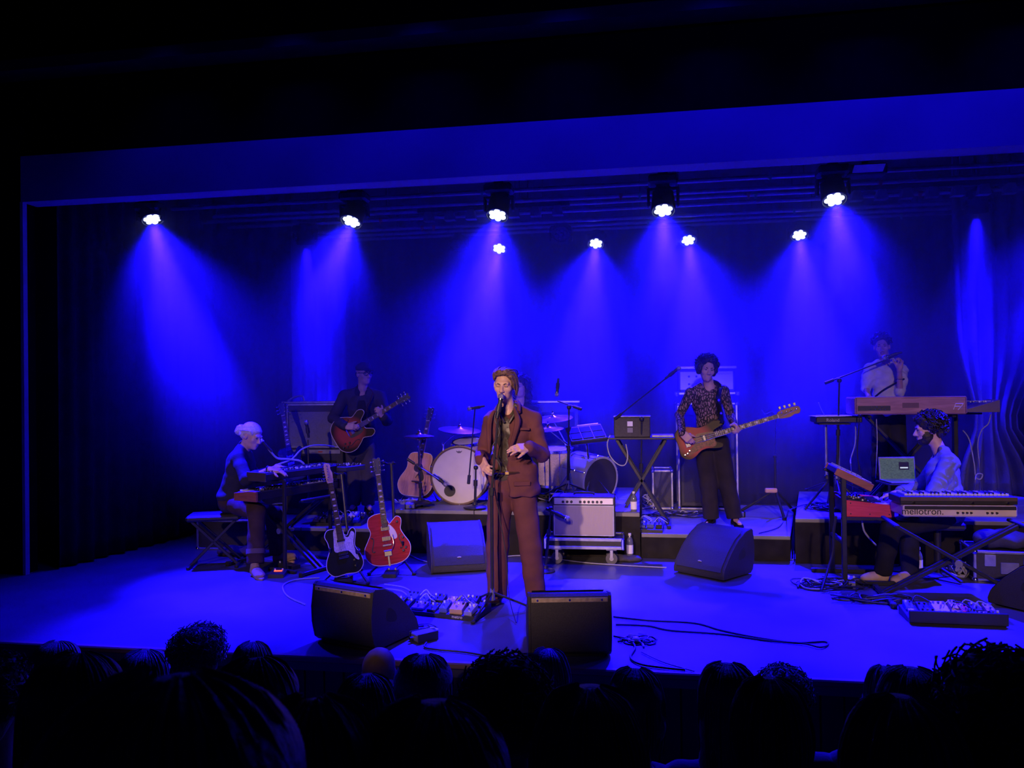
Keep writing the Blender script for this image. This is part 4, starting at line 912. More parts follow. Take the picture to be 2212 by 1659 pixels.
def guitar(name, label, M, outline, thick, bodym, topm, nut=.63, heads='3', neckm=ROSEW, headm=BLACK, strings=6, bind=True, guard=None, guardm=None, pups=(), knobs=(), fholes=False, sound=False, bridge=0.0, backm=None, body_end=.18, trem=False, black_guard=None, group='guitars on stage'):
    t = thing(name, label, 'guitar', M, group); pl = closed2d(outline, 4); h = thick/2
    MB().prism(pl, -h, h, None, .006).build('body', bodym, t)
    MB().prism([(x*.985, y*.985+.001) for x, y in pl], h-.002, h+.0012).build('top', topm, t)
    if bind: MB().tube([(*p, h-.001) for p in pl+pl[:1]], .0036, 6, 1).build('binding', BIND, t)
    w0, w1 = (.028, .022) if strings == 6 else (.030, .021)
    fb = [(-w0, body_end-.06), (w0, body_end-.06), (w1, nut), (-w1, nut)]
    MB().prism(fb, h+.004, h+.012).build('fretboard', neckm, t)
    MB().prism([(-w0*.95, body_end), (w0*.95, body_end), (w1*.95, nut+.01), (-w1*.95, nut+.01)], h-.018, h+.004, None, .004).build('neck', MAPLE if neckm is ROSEW or neckm is MAPLE else neckm, t)
    fr = MB(); y = nut; sc = nut-bridge; n = 20
    for i in range(1, n+1):
        yy = bridge+sc*2**(-i/12)
        if yy < body_end-.055: break
        fr.box((0, yy, h+.0125), (2*(w1+(w0-w1)*(nut-yy)/(nut-body_end+.06)), .003, .002))
    fr.build('frets', CHROME, t)
    inl = MB()
    for i in (3, 5, 7, 9, 12, 15):
        yy = bridge+sc*(2**(-i/12)+2**(-(i-1)/12))/2
        if yy > body_end-.05: inl.box((0, yy, h+.0122), (w1*1.2, sc*(2**(-(i-1)/12)-2**(-i/12))*.55, .0012))
    if neckm is ROSEW: inl.build('inlays', PEARL, t)
    MB().box((0, nut+.002, h+.013), (2*w1, .004, .008)).build('nut', BIND, t)
    pegs = []
    if heads == '3':
        hp = closed2d([(-.021, nut), (-.030, nut+.04), (-.038, nut+.15), (-.02, nut+.172), (0, nut+.160), (.02, nut+.172), (.038, nut+.15), (.030, nut+.04), (.021, nut)], 3)
        pegs = [(sx*.027, nut+.045+.045*i, sx) for sx in (-1, 1) for i in range(3)]
    elif heads == '6':
        hp = closed2d([(-.021, nut), (-.032, nut+.02), (-.036, nut+.10), (-.034, nut+.175), (-.005, nut+.188), (.022, nut+.165), (.018, nut+.13), (.030, nut+.09), (.026, nut+.03), (.021, nut)], 3)
        pegs = [(-.020+.002*i, nut+.03+.026*i, -1) for i in range(6)]
    else:
        hp = closed2d([(-.021, nut), (-.044, nut+.03), (-.048, nut+.12), (-.042, nut+.21), (-.005, nut+.228), (.030, nut+.205), (.028, nut+.16), (.042, nut+.11), (.034, nut+.03), (.021, nut)], 3)
        pegs = [(-.024+.002*i, nut+.045+.048*i, -1) for i in range(4)]
    MB().prism(hp, h-.014, h+.002, None, .002).build('headstock', headm, t)
    big = strings == 4
    pm = MB().cyl((0, 0, h-.016), (0, 0, h+.014), .005 if not big else .008, n=8).sph((0, 0, h+.014), .006 if not big else .009, 8).box((-.033 if not big else -.05, 0, h-.008), (.016 if not big else .03, .013 if not big else .024, .008), .003).cyl((-.03, 0, h-.008), (0, 0, h-.008), .0025, n=6).mesh('tuning_peg', CHROME)
    for x, y, sx in pegs: share('tuning_peg', pm, t, Matrix.Translation((x, y, 0)) @ (Matrix.Identity(4) if sx < 0 else Matrix.Scale(-1, 4, (1, 0, 0))))
    st = MB()
    for i in range(strings):
        q = (i/(strings-1)-.5); st.tube([(q*(.052 if not big else .057), bridge-.01, h+.016), (q*1.75*w1, nut, h+.0165), (pegs[i][0]*.6, pegs[i][1], h+.012)], .0008 if not big else .0014, 4, 1)
    st.build('strings', CHROME, t)
    MB().box((0, bridge, h+.008), (.085, .016 if not big else .05, .014), .003).build('bridge', CHROME if not sound else ROSEW, t)
    for y, w, hh, m in pups:
        p = MB().box((0, y, h+.006), (w, hh, .010), .002).build('pickup', m, t)
        MB().box((0, y, h+.012), (w*.8, hh*.35, .002)).build('pole_strip', CHROME, p)
    for x, y in knobs: MB().lathe([(.012, 0), (.013, .004), (.010, .016), (.0, .017)], 10, Matrix.Translation((x, y, h))).build('knob', CHROME if big or black_guard else BLACK, t)
    if guard: MB().prism(closed2d(guard, 3), h+.001, h+.004).build('pickguard', guardm, t)
    if fholes:
        for sx in (-1, 1):
            MB().tube([(sx*.135, .055, h+.0015), (sx*.118, .045, h+.0015), (sx*.118, .01, h+.0015), (sx*.136, -.05, h+.0015), (sx*.132, -.075, h+.0015), (sx*.115, -.07, h+.0015)], .0048, 6, 4, rs=[1.5, .8, 1, 1, .8, 1.5]).build('f_hole', BLACK, t)
    if sound: MB().cyl((0, .10, h), (0, .10, h+.002), .052, n=28).build('sound_hole', BLACK, t)
    if trem: MB().box((0, bridge-.075, h+.006), (.07, .05, .01), .004).cyl((-.035, bridge-.05, h+.012), (.035, bridge-.05, h+.012), .007).tube([(.03, bridge-.06, h+.012), (.06, bridge-.0, h+.03), (.055, bridge+.09, h+.03)], .004, 6, 4).box((0, bridge-.14, h+.003), (.018, .10, .006), .002).build('vibrato_tailpiece', CHROME, t)
    return t
def place(o, neck, face):
    """body frame: Y along the neck, Z out of the front"""
    y = Vector(neck).normalized(); z = Vector(face); x = y.cross(z).normalized(); z = x.cross(y)
    m = Matrix((x, y, z)).transposed().to_4x4(); m.translation = Vector(o); return m
HB = [(.035, .075, .038, CHROME), (.125, .075, .038, CHROME)]
guitar('hollow_body_guitar', 'sunburst double-cutaway guitar held by the guitarist with the cap', place((-3.258, 8.47, 1.211), A((-2.602, 8.52, 1.606))-A((-3.258, 8.47, 1.211)), (.10, -1, .08)), ES, .045, SUNB, SUNB, pups=HB,
       knobs=[(.10, -.06), (.13, -.10), (.085, -.11), (.115, -.145)], fholes=True, guard=[(.03, .16), (.075, .12), (.07, .0), (.045, -.02), (.035, .05)], guardm=BLACK, bridge=-.02, body_end=.19)
guitar('bass_guitar', 'red-brown four-string bass held by the bass player', place((0.517, 8.09, 1.138), A((1.183, 8.1, 1.338))-A((0.517, 8.09, 1.138)), (.05, -1, .10)), PB, .044, PBODY, SUNB, nut=.83, heads='4', headm=mat('red_head', (.22, .05, .04), .3, nz=.1), strings=4, bind=False,
       guard=[(-.03, .20), (-.05, .12), (-.055, .02), (.03, -.02), (.075, -.09), (.115, -.12), (.125, -.08), (.095, .02), (.085, .09), (.11, .16), (.08, .19), (.04, .18)], guardm=TORT, pups=[(.09, .06, .055, BLACK)], knobs=[(.085, -.085), (.105, -.112), (.112, -.14)], bridge=-.08, body_end=.20)
guitar('electric_guitar', 'single-cutaway solid guitar with pearl pickguard and maple headstock on a stand', place((-2.623, 6.62, 0.226), A((-2.844, 6.82, 0.982))-A((-2.623, 6.62, 0.226)), (.45, -1, .12)), TL, .045, TELEB, TELEB, nut=.66, heads='6', neckm=ROSEW, headm=MAPLE, bind=True,
       guard=[(-.045, .235), (-.06, .15), (-.07, .05), (-.03, .03), (.05, .03), (.10, -.05), (.13, -.06), (.105, .04), (.105, .10), (.125, .17), (.10, .195), (.07, .15), (.04, .165), (.03, .23)], guardm=PEARL, pups=[(.02, .08, .03, CHROME), (.13, .07, .024, CHROME)], knobs=[(.09, -.06), (.09, -.11)], black_guard=True, bridge=-.02, body_end=.19)
guitar('hollow_body_guitar', 'cherry red single-cutaway hollow guitar on a stand', place((-2.332, 6.95, 0.282), A((-2.51, 7.18, 1.057))-A((-2.332, 6.95, 0.282)), (.30, -1, .10)), GR, .065, CHERRY, CHERRY, pups=[(.03, .078, .04, CHROME), (.125, .078, .04, CHROME)],
       knobs=[(.15, .02), (.165, -.075), (.14, -.10), (.115, .17)], fholes=True, guard=[(.035, .16), (.085, .10), (.10, .03), (.06, .02), (.035, .07)], guardm=CREAM, bridge=-.03, body_end=.19, trem=True)
guitar('acoustic_guitar', 'natural wood acoustic guitar leaning on the drum riser', place((-2.439, 8.35, 0.718), A((-2.365, 8.62, 1.351))-A((-2.439, 8.35, 0.718)), (-.1, -1, .25)), AC, .10, mat('mahogany_sides', (.25, .10, .05), .4, nz=.2), SPRUCE, nut=.645, sound=True, bridge=-.06, body_end=.27, bind=True, guard=[(.02, .08), (.06, .06), (.09, -.02), (.06, -.05), (.04, .02)], guardm=BLACK)
guitar('electric_guitar', 'dark twelve-peg guitar standing in shadow beside the tall amplifier', place((-3.76, 8.05, 0.854), A((-3.931, 8.25, 1.297))-A((-3.76, 8.05, 0.854)), (.2, -1, .2)), TL, .045, TELEB, TELEB, heads='3', pups=HB, bind=False)

# ---------------------------------------------------------------- stands for the guitars
def tripod(mb, hub, feet, r=.012, foot=None):
    for f in feet: mb.cyl(hub, f, r, r*.9, 8)
def guitar_stand(label, base, hgt, lean, yoke_y=0, up=True):
    t = thing('guitar_stand', label, 'guitar stand', TM(base), 'guitar stands')
    top = Vector((lean[0], lean[1], hgt))
    MB().cyl((0, 0, .17), top, .013, n=10).build('pole', BLKMET, t)
    MB().box((0, 0, .19), (.05, .05, .07), .01).build('hub', BLACK, t)
    for a in (4.1, 5.6, 1.6):
        e = (.30*math.cos(a), .30*math.sin(a), .015); o = MB().cyl((0, 0, .19), e, .011, n=8).build('leg', BLKMET, t)
        MB().sph(e, (.022, .022, .015), 8).build('rubber_foot', RUBBER, o)
    for sx in (-1, 1): MB().tube([(0, 0, .30), (sx*.10, -.04, .27), (sx*.12, -.15, .26), (sx*.12, -.17, .30)], .010, 6, 3).build('support_arm', BLKMET, t)
    MB().tube([top+Vector(p) for p in ((-.045, -.08, .02), (-.04, -.01, 0), (0, .01, 0), (.04, -.01, 0), (.045, -.08, .02))], .010, 6, 3).build('neck_yoke', RUBBER, t)
    return t
guitar_stand('tripod stand holding the solid-body guitar with the maple headstock', (-2.60, 6.72, 0), .92, (-.12, .12))
guitar_stand('tripod stand holding the cherry red guitar', (-2.30, 7.10, 0), .98, (-.08, .14))

# ================================================================ floor monitors
GRILL = mat('monitor_grille', (0.07, 0.07, 0.078), 0.55, 0.3, nz=0.3, ns=260, bump=0.8, bs=420)
CAB = mat('monitor_paint', (0.035, 0.032, 0.030), 0.55, nz=0.35, ns=150, bump=0.5, bs=260)
def wedge(label, o, face, label2=None):
    """o: centre of the rear bottom edge; face: horizontal direction the grille looks to"""
    f = Vector((*face, 0)).normalized(); x = f.cross(Vector((0, 0, 1)))
    m = Matrix((x, f, Vector((0, 0, 1)))).transposed().to_4x4(); m.translation = (*o, 0)
    t = thing('floor_monitor', label, 'speaker', m, 'floor monitor wedges'); w = .26
    side = [(.03, .012), (-.005, .04), (-.03, .14), (-.035, .24), (-.012, .385), (.01, .40), (.10, .385), (.22, .325), (.34, .225), (.44, .11), (.462, .05), (.455, .015)]
    P = Matrix(((0, 0, 1, 0), (1, 0, 0, 0), (0, 1, 0, 0), (0, 0, 0, 1)))
    MB().prism(side, -w+.018, w-.018, P).build('cabinet', CAB, t)
    big = [(y*1.012-.002, z*1.012) for y, z in side]
    hole = closed2d([(.12, .175), (.215, .155), (.205, .215), (.135, .255)], 3)
    for sx in (-1, 1):
        o2 = MB().prism(big, sx*(w-.009)-.009, sx*(w-.009)+.009, P, .003).build('side_panel', CAB, t)
        MB().prism([(y, z) for y, z in hole], sx*w-.001, sx*w+.0015, P).build('handle_hole', RUBBER, o2)
    gp = [(.10, .387), (.22, .327), (.34, .227), (.44, .112), (.458, .07)]
    gr_ = MB().grid(lambda u, v: (-w+.03+(2*w-.06)*u, np.interp(v, np.linspace(0, 1, 5), [p[0] for p in gp])+.008, np.interp(v, np.linspace(0, 1, 5), [p[1] for p in gp])+.008), 4, 12).build('grille', GRILL, t)
    MB().prism([(-.018, -.012), (.018, -.012), (.018, .006), (0, .014), (-.018, .006)], 0, .003).build('badge', WHITE, gr_, M=TM((0, .434, .138), 0, .86))
    b = MB().box((0, -.016, .365), (2*w-.045, .010, .028), .003).build('rear_strip', mat('worn_brass_strip', (.42, .33, .21), .45, .0, nz=.3, ns=30), t)
    for sx in (-1, 0, 1): MB().sph((sx*(w-.06), -.022, .365), (.008, .004, .008), 8).build('screw', CHROME, b)
    MB().box((0, .2, .008), (2*w-.08, .36, .016), .004).build('base_runner', RUBBER, t)
    return t
wedge('floor monitor at the stage edge left of the pedalboard, rear turned to audience', (-1.95, 4.92), (.35, .936))
wedge('floor monitor at the stage edge right of the microphone stand', (-.465, 4.90), (-.176, .984))
wedge('floor monitor with curved grille in front of the bass player', (.75, 7.47), (-.62, -.78))
wedge('floor monitor with lit grille behind the singer, beside the red guitar', (-1.83, 7.46), (.35, -.94))
wedge('floor monitor cut off by the right picture edge', (3.06, 6.30), (-.62, .78))

# ================================================================ microphones and stands
MICG = mat('mic_grille', (0.45, 0.42, 0.40), 0.35, 0.9, nz=0.4, ns=300, bump=0.5, bs=500)
def mic(t, p, d, big=1.0, name='microphone', gm=MICG):
    """handheld microphone: grille ball at p, body running along d"""
    p, d = Vector(p), Vector(d).normalized()
    o = MB().cyl(p+d*.02, p+d*.17*big, .018*big, .012*big, 12).build(name, BLACK, t)
    MB().sph((0, 0, 0), (.025*big, .025*big, .027*big), 14, Matrix.Translation(p)).build('grille', gm, o)
    MB().cyl(p+d*.018, p+d*.026, .024*big, n=14).build('ring', CHROME, o)
    return o
def mic_stand(label, base, top, feet=None, disc=None, boom=None, micd=None, micp=None, cl=None, r=.011, mname='microphone', split=.55, legl=.32, ang0=.4, hubz=.15, knee=None):
    t = thing('microphone_stand', label, 'microphone stand', TM(base), 'microphone stands'); b = Vector(base); T_ = Vector(top)-b
    foot = Vector((0, 0, .02)) if disc else Vector((0, 0, hubz-.06))
    mid = foot+(T_-foot)*split if knee is None else Vector(knee)-b
    MB().cyl(foot, mid, r*1.25, n=10).build('lower_tube', BLKMET, t); MB().cyl(mid, T_, r*.8, n=10).build('upper_tube', BLKMET, t)
    MB().cyl(mid-(T_-foot).normalized()*.03, mid+(T_-foot).normalized()*.03, r*1.9, n=10).build('clutch', BLACK, t)
    if disc: MB().lathe([(disc, 0), (disc, .012), (disc*.85, .022), (.03, .034), (.02, .06)], 28).build('round_base', BLKMET, t)
    else:
        MB().cyl((0, 0, hubz-.06), (0, 0, hubz+.03), .021, .017, 10).build('hub', STEEL, t)
        for k in range(3):
            a = ang0+k*2.094; e = (legl*math.cos(a), legl*math.sin(a), .012); o = MB().cyl((0, 0, hubz), e, .009, n=8).build('leg', BLKMET, t)
            MB().sph(e, (.02, .02, .013), 8).build('rubber_foot', RUBBER, o)
    if boom:
        a, c = Vector(boom[0])-b, Vector(boom[1])-b
        MB().cyl(a, c, r*.75, r*.65, 8).build('boom_arm', BLKMET, t); MB().sph(T_, .026, 10).build('boom_joint', BLACK, t)
        MB().cyl(a, a+(c-a).normalized()*.09, r*1.6, n=8).build('counterweight', BLACK, t)
    if micp:
        mp_ = Vector(micp)-b; mic(t, mp_, micd, name=mname)
        e = mp_+Vector(micd).normalized()*.09
        MB().cyl(e-Vector(micd).normalized()*.03, e+Vector(micd).normalized()*.03, .021, n=10).build('mic_clip', BLACK, t)
    if cl: MB().tube([Vector(p)-b for p in cl], .004, 6, 4).build('mic_cable', CABLE, t)
    return t
mic_stand('straight microphone stand at the mouth of the singer', (-1.136, 5.835, 0), (-1.088, 5.93, 1.522), None, None, None, (-.18, -.20, -1), (-1.066, 5.93, 1.621), [(-1.099, 5.93, 1.522), (-1.118, 5.91, 1.452), (-1.078, 5.9, 1.346), (-1.135, 5.89, 1.224), (-1.067, 5.88, 1.077), (-1.122, 5.9, 0.976), (-1.089, 5.9, 0.73), (-1.03, 5.85, 0.425), (-1.001, 5.8, 0.125), (-0.911, 5.557, 0.01)], ang0=-1.83, knee=(-1.125, 5.8, 0.911))
mic_stand('round-base stand with microphone at the bass drum hole', (-2.33, 8.05, 0.479), (-2.325, 8.05, 0.85), None, .12, ((-2.457, 8.02, 0.951), (-2.109, 7.99, 0.741)), (-.75, .2, .55), (-2.043, 8, 0.692), r=.010, mname='kick_microphone', split=.5)
mic_stand('tall round-base stand with short bar microphones above the bass drum', (-1.725, 7.98, 0.453), (-1.711, 7.98, 0.87), None, .12, ((-1.791, 7.98, 0.702), (-1.782, 8.3, 1.465)), (1, .05, .18), (-1.843, 8.3, 1.471), split=.6)
mic_stand('overhead microphone stand over the cymbals beside the singer', (-0.78, 8.2, 0.538), (-0.758, 8.2, 1.48), None, None, ((-0.628, 8.2, 1.459), (-0.884, 8.25, 1.548)), (.1, .05, 1), (-0.888, 8.25, 1.616), split=.5)
mic_stand('round-base stand with a long boom rising towards the bass amplifier', (-0.036, 8.405, 0.24), (-0.011, 8.15, 1.357), None, .13, ((-0.285, 8.18, 1.357), (0.352, 8.05, 1.859)), (-.7, .1, -.55), (0.361, 8.05, 1.868), split=.55)
mic_stand('boom stand with the microphone held by the woman', (1.918, 8.35, 0.588), (1.956, 8.35, 1.724), None, None, ((1.825, 8.38, 1.698), (2.491, 8.42, 1.954)), (.9, 0, .3), (2.408, 8.42, 1.947), split=.5)
mic_stand('short stand with a microphone before the tall amplifier', (-3.55, 8, 0.487), (-3.581, 8.05, 1.155), None, .11, None, (.1, .1, -1), (-3.595, 8.05, 1.346), split=.5)
t = mic_stand('low boom stand aiming a round microphone at the combo amplifier', (-0.899, 7.175, 0), (-0.873, 7.45, 0.531), None, .09, ((-0.915, 7.47, 0.532), (-0.752, 7.38, 0.469)), (-1, .1, .45), (-0.707, 7.36, 0.456), split=.6)
# ================================================================ drums
DRUMW = mat('drum_wrap_champagne', (0.50, 0.40, 0.34), 0.35, nz=0.2, ns=60, coat=0.3)
HEADW = mat('drum_head_coated', (0.66, 0.62, 0.60), 0.7, nz=0.06, ns=6)
HEADB = mat('drum_head_dark', (0.03, 0.028, 0.03), 0.6, nz=0.15, ns=10)
DRUMB = mat('drum_wrap_blue_grey', (0.30, 0.30, 0.34), 0.35, nz=0.1, coat=0.3)
BRASS = mat('cymbal_bronze', (0.60, 0.45, 0.24), 0.25, 0.95, nz=0.15, ns=20)
def drum(label, c, axis, r, dep, wrap, front, lugs=8, hoopm=CHROME, spurs=False, logo=False, hole=None, legs=0, gz=.44, group='drums of the kit', roll=0.0):
    """c: centre of the front head, axis: direction the front head looks"""
    a = Vector(axis).normalized(); u = Vector((0, 0, 1)) if abs(a.z) < .9 else Vector((0, 1, 0)); x = u.cross(a).normalized(); y = a.cross(x)
    m = Matrix((x, y, a)).transposed().to_4x4(); m.translation = Vector(c)
    t = thing('drum', label, 'drum', m, group)
    MB().lathe([(r, 0), (r, -dep)], 40).build('shell', wrap, t)
    MB().lathe([(r*.985, .004), (r*.9, .007), (0.001, .008)], 40).build('drum_head', front, t); MB().cyl((0, 0, -dep-.002), (0, 0, -dep), r*.98, n=32).build('rear_head', front, t)
    for z in (.0, -dep):
        MB().lathe([(r+.002, z-.016), (r+.014, z-.016), (r+.016, z+.012), (r+.002, z+.014), (r-.008, z+.012)], 40, cap=False).build('hoop', hoopm, t)
    lm = MB().box((r+.010, 0, -dep/2), (.022, .018, min(.07, dep*.4)), .004).cyl((r+.014, 0, -dep+.0), (r+.014, 0, .0), .0035, n=6).box((r+.014, 0, .004), (.026, .014, .02), .004).mesh('lug', CHROME)
    for i in range(lugs): share('lug', lm, t, Matrix.Rotation(2*math.pi*(i+.5)/lugs+roll, 4, 'Z'))
    if hole: MB().cyl((hole[0], hole[1], .007), (hole[0], hole[1], .011), hole[2], n=26).build('port_hole', BLACK, t)
    if logo: MB().prism([(-.032, .012), (-.03, -.002), (-.012, -.016), (.012, -.016), (.03, -.002), (.032, .012), (.016, .002), (0, .010), (-.016, .002)], 0, .002).build('head_logo', mat('grey_print', (.16, .15, .17), .7), t, M=TM((0, r*.84, .0075)))
    if spurs:
        I = m.inverted()
        for s in (-1, 1):
            p = x*s*r*.92+Vector(c)-a*.12-Vector((0, 0, r*.25)); e = Vector((p.x+x.x*s*.16, p.y+x.y*s*.16-.05, gz+.01))
            MB().cyl(I @ p, I @ e, .009, n=8).build('spur', CHROME, t)
    for i in range(legs):
        I = m.inverted(); an = i*2.094+.4; p = Vector(c)+Vector((math.cos(an)*r, math.sin(an)*r, -.05)); e = Vector((p.x+.03*math.cos(an), p.y+.03*math.sin(an), gz+.005))
        MB().cyl(I @ p, I @ e, .008, n=8).build('leg', CHROME, t)
    return t
drum('white-headed bass drum with a port hole, on the drum riser behind the singer', (-1.955, 8.27, .755), (.06, -1, .02), .305, .40, DRUMW, HEADW, 10, mat('dark_hoop', (.10, .05, .04), .4, nz=.1), True, True, (-.105, -.165, .062))
drum('rack tom mounted over the white bass drum', (-1.93, 8.55, 1.10), (-.05, -.22, 1), .165, .22, DRUMW, HEADW, 6)
drum('floor tom on three legs behind the singer', (-.98, 8.72, 1.00), (.0, -.08, 1), .20, .38, DRUMW, HEADW, 8, legs=3)
drum('snare drum between the toms and the drummer', (-1.62, 8.78, 1.02), (0, -.08, 1), .178, .14, CHROME, HEADW, 10, legs=3)
drum('second bass drum with dark head turned sideways on the drum riser', (-.46, 8.46, .69), (.72, -.66, -.10), .245, .36, DRUMB, HEADB, 8, DRUMB, True)
def cymbal(label, c, r, tilt, base, gz=.44, pair=False, group='cymbals'):
    t = thing('cymbal_stand', label, 'cymbal', TM((base[0], base[1], gz)), group); b = Vector((base[0], base[1], gz)); C_ = Vector(c)-b
    M = Matrix.Translation(C_) @ Matrix.Rotation(tilt[0], 4, 'X') @ Matrix.Rotation(tilt[1], 4, 'Y')
    prof = [(r, 0), (r*.7, .012), (r*.25, .022), (r*.18, .028), (r*.10, .040), (.008, .044)]
    MB().lathe(prof+[(q[0]-.001, q[1]-.003) for q in prof[::-1]], 36, M, cap=False).build('cymbal', BRASS, t)
    if pair: MB().lathe([(r, -.012), (r*.7, -.02), (r*.2, -.03), (.008, -.045)], 36, M, cap=False).build('lower_cymbal', BRASS, t)
    MB().sph((0, 0, .055), (.018, .018, .014), 10, M).cyl((0, 0, .03), (0, 0, .10), .004, n=6).build('wing_nut', RUBBER, t) if False else MB().cyl(C_+Vector((0, 0, .03)), C_+Vector((0, 0, .085)), .006, n=8).sph(tuple(C_+Vector((0, 0, .055))), (.02, .02, .012), 10).build('wing_nut', CHROME, t)
    k = Vector((0, 0, .62 if C_.z > .7 else C_.z*.7))
    MB().cyl((0, 0, .22), k, .013, n=10).build('lower_tube', CHROME, t); MB().cyl(k, C_, .008, n=8).build('upper_tube', CHROME, t)
    MB().sph(tuple(k), .02, 8).build('joint', CHROME, t)
    for i in range(3):
        a = i*2.094+.9; e = (.24*math.cos(a), .24*math.sin(a), .012); l = MB().bar((0, 0, .34), e, .018, .008).build('leg', CHROME, t); MB().sph(e, .016, 8).build('rubber_foot', RUBBER, l)
        MB().bar((0, 0, .12), (.14*math.cos(a), .14*math.sin(a), .15), .014, .005).build('brace', CHROME, t)
    return t
cymbal('hi-hat pair on a chrome stand left of the bass drum', (-2.41, 8.30, 1.175), .165, (.0, .0), (-2.41, 8.30), pair=True)
cymbal('large tilted ride cymbal above the rack tom', (-2.03, 8.62, 1.225), .24, (.10, .10), (-2.25, 8.72))
cymbal('crash cymbal right of the singer at chest height', (-.98, 8.62, 1.345), .225, (.16, -.06), (-.85, 8.80))
cymbal('smaller splash cymbal below the right-hand crash', (-1.0, 8.35, 1.245), .17, (.12, -.05), (-.78, 8.42))
# electronic drum pad on a stand
t = thing('drum_pad', 'dark rectangular electronic drum pad tilted on a chrome stand', 'drum pad', TM((-.55, 8.42, .44)))
M = TM((-.05, .05, .74), .25, .45, -.1)
MB().box((0, 0, 0), (.40, .32, .055), .012, M).build('body', BLACK, t)
for i in range(3):
    for j in range(2): MB().box((-.125+.125*i, -.07+.13*j, .030), (.115, .12, .01), .004, M).build('pad', RUBBER, t)
MB().box((.05, .165, .015), (.24, .02, .03), .004, M).build('rim_bar', STEEL, t)
MB().cyl((0, 0, .2), (-.05, .05, .70), .014, n=10).build('pole', CHROME, t)
for i in range(3): a = i*2.094+.3; MB().bar((0, 0, .36), (.27*math.cos(a), .27*math.sin(a), .012), .018, .008).build('leg', CHROME, t)
# drum stool
t = thing('drum_stool', 'round black drum stool under the drummer', 'stool', TM((-1.41, 9.10, .44)))
MB().lathe([(.15, .41), (.165, .43), (.165, .47), (.14, .485), (.01, .485)], 24).build('seat', VINYL, t)
MB().cyl((0, 0, .12), (0, 0, .42), .016).build('pole', CHROME, t)
for i in range(3): a = i*2.094; MB().bar((0, 0, .25), (.24*math.cos(a), .24*math.sin(a), .012), .02, .008).build('leg', CHROME, t)

# ================================================================ road cases and amplifiers
CASEB = mat('case_laminate', (0.030, 0.028, 0.030), 0.6, nz=0.25, ns=60, bump=0.2, bs=200)
def flight_frame(t, w, d, h, name='edge_rail', r=.012, z0=0, corners=True):
    em = ALU
    for sy in (-1, 1):
        for sz in (0, 1): MB().box((0, sy*d/2, z0+sz*h), (w, .024, .024), .004).build(name, em, t)
        for sx in (-1, 1): MB().box((sx*w/2, sy*d/2, z0+h/2), (.024, .024, h), .004).build(name, em, t)
    for sx in (-1, 1):
        for sz in (0, 1): MB().box((sx*w/2, 0, z0+sz*h), (.024, d, .024), .004).build(name, em, t)
    if corners:
        cm = MB().sph((0, 0, 0), .026, 10).mesh('ball_corner', CHROME)
        for sx in (-1, 1):
            for sy in (-1, 1):
                for sz in (0, 1): share('ball_corner', cm, t, Matrix.Translation((sx*w/2, sy*d/2, z0+sz*h)))
def flight_case(label, c, rz, w, d, h, lid=None, casters=False, latch=True):
    t = thing('flight_case', label, 'flight case', TM(c, rz), 'flight cases'); z0 = .10 if casters else .012
    MB().box((0, 0, z0+h/2), (w, d, h)).build('panel_box', CASEB, t); flight_frame(t, w, d, h, z0=z0)
    if latch:
        for sx in (-.28, .28): MB().box((sx*w, -d/2-.004, z0+h*.7), (.09, .012, .10), .004).build('butterfly_latch', ALU, t)
        MB().box((0, -d/2-.004, z0+h*.45), (.14, .010, .10), .004).build('handle_dish', STEEL, t)
    if casters:
        for sx in (-1, 1):
            for sy in (-1, 1): MB().cyl((sx*(w/2-.08)-.015, sy*(d/2-.08), .05), (sx*(w/2-.08)+.015, sy*(d/2-.08), .05), .05, n=16).box((sx*(w/2-.08), sy*(d/2-.08), .085), (.06, .06, .03)).build('caster', RUBBER, t)
    else:
        for sx in (-1, 1): MB().box((sx*w*.4, 0, .006), (.04, d*.9, .012)).build('runner', RUBBER, t)
    return t
GRILLC = D.materials.new('silver_grille_cloth'); GRILLC.use_nodes = True
nt = GRILLC.node_tree; b = nt.nodes['Principled BSDF']; b.inputs['Roughness'].default_value = .8
tc = nt.nodes.new('ShaderNodeTexCoord'); wv = nt.nodes.new('ShaderNodeTexWave'); wv.bands_direction = 'X'; wv.inputs['Scale'].default_value = 45; wv.inputs['Distortion'].default_value = .6
rp = nt.nodes.new('ShaderNodeValToRGB'); rp.color_ramp.elements[0].color = (.28, .24, .22, 1); rp.color_ramp.elements[1].color = (.58, .51, .46, 1)
bp = nt.nodes.new('ShaderNodeBump'); bp.inputs['Strength'].default_value = .4; bp.inputs['Distance'].default_value = .004
for x, y in ((tc.outputs['Object'], wv.inputs['Vector']), (wv.outputs['Fac'], rp.inputs['Fac']), (rp.outputs['Color'], b.inputs['Base Color']), (wv.outputs['Fac'], bp.inputs['Height']), (bp.outputs['Normal'], b.inputs['Normal'])): nt.links.new(x, y)
SILV = mat('silver_panel', (0.85, 0.80, 0.68), 0.4, 0.0, nz=0.08, ns=10)
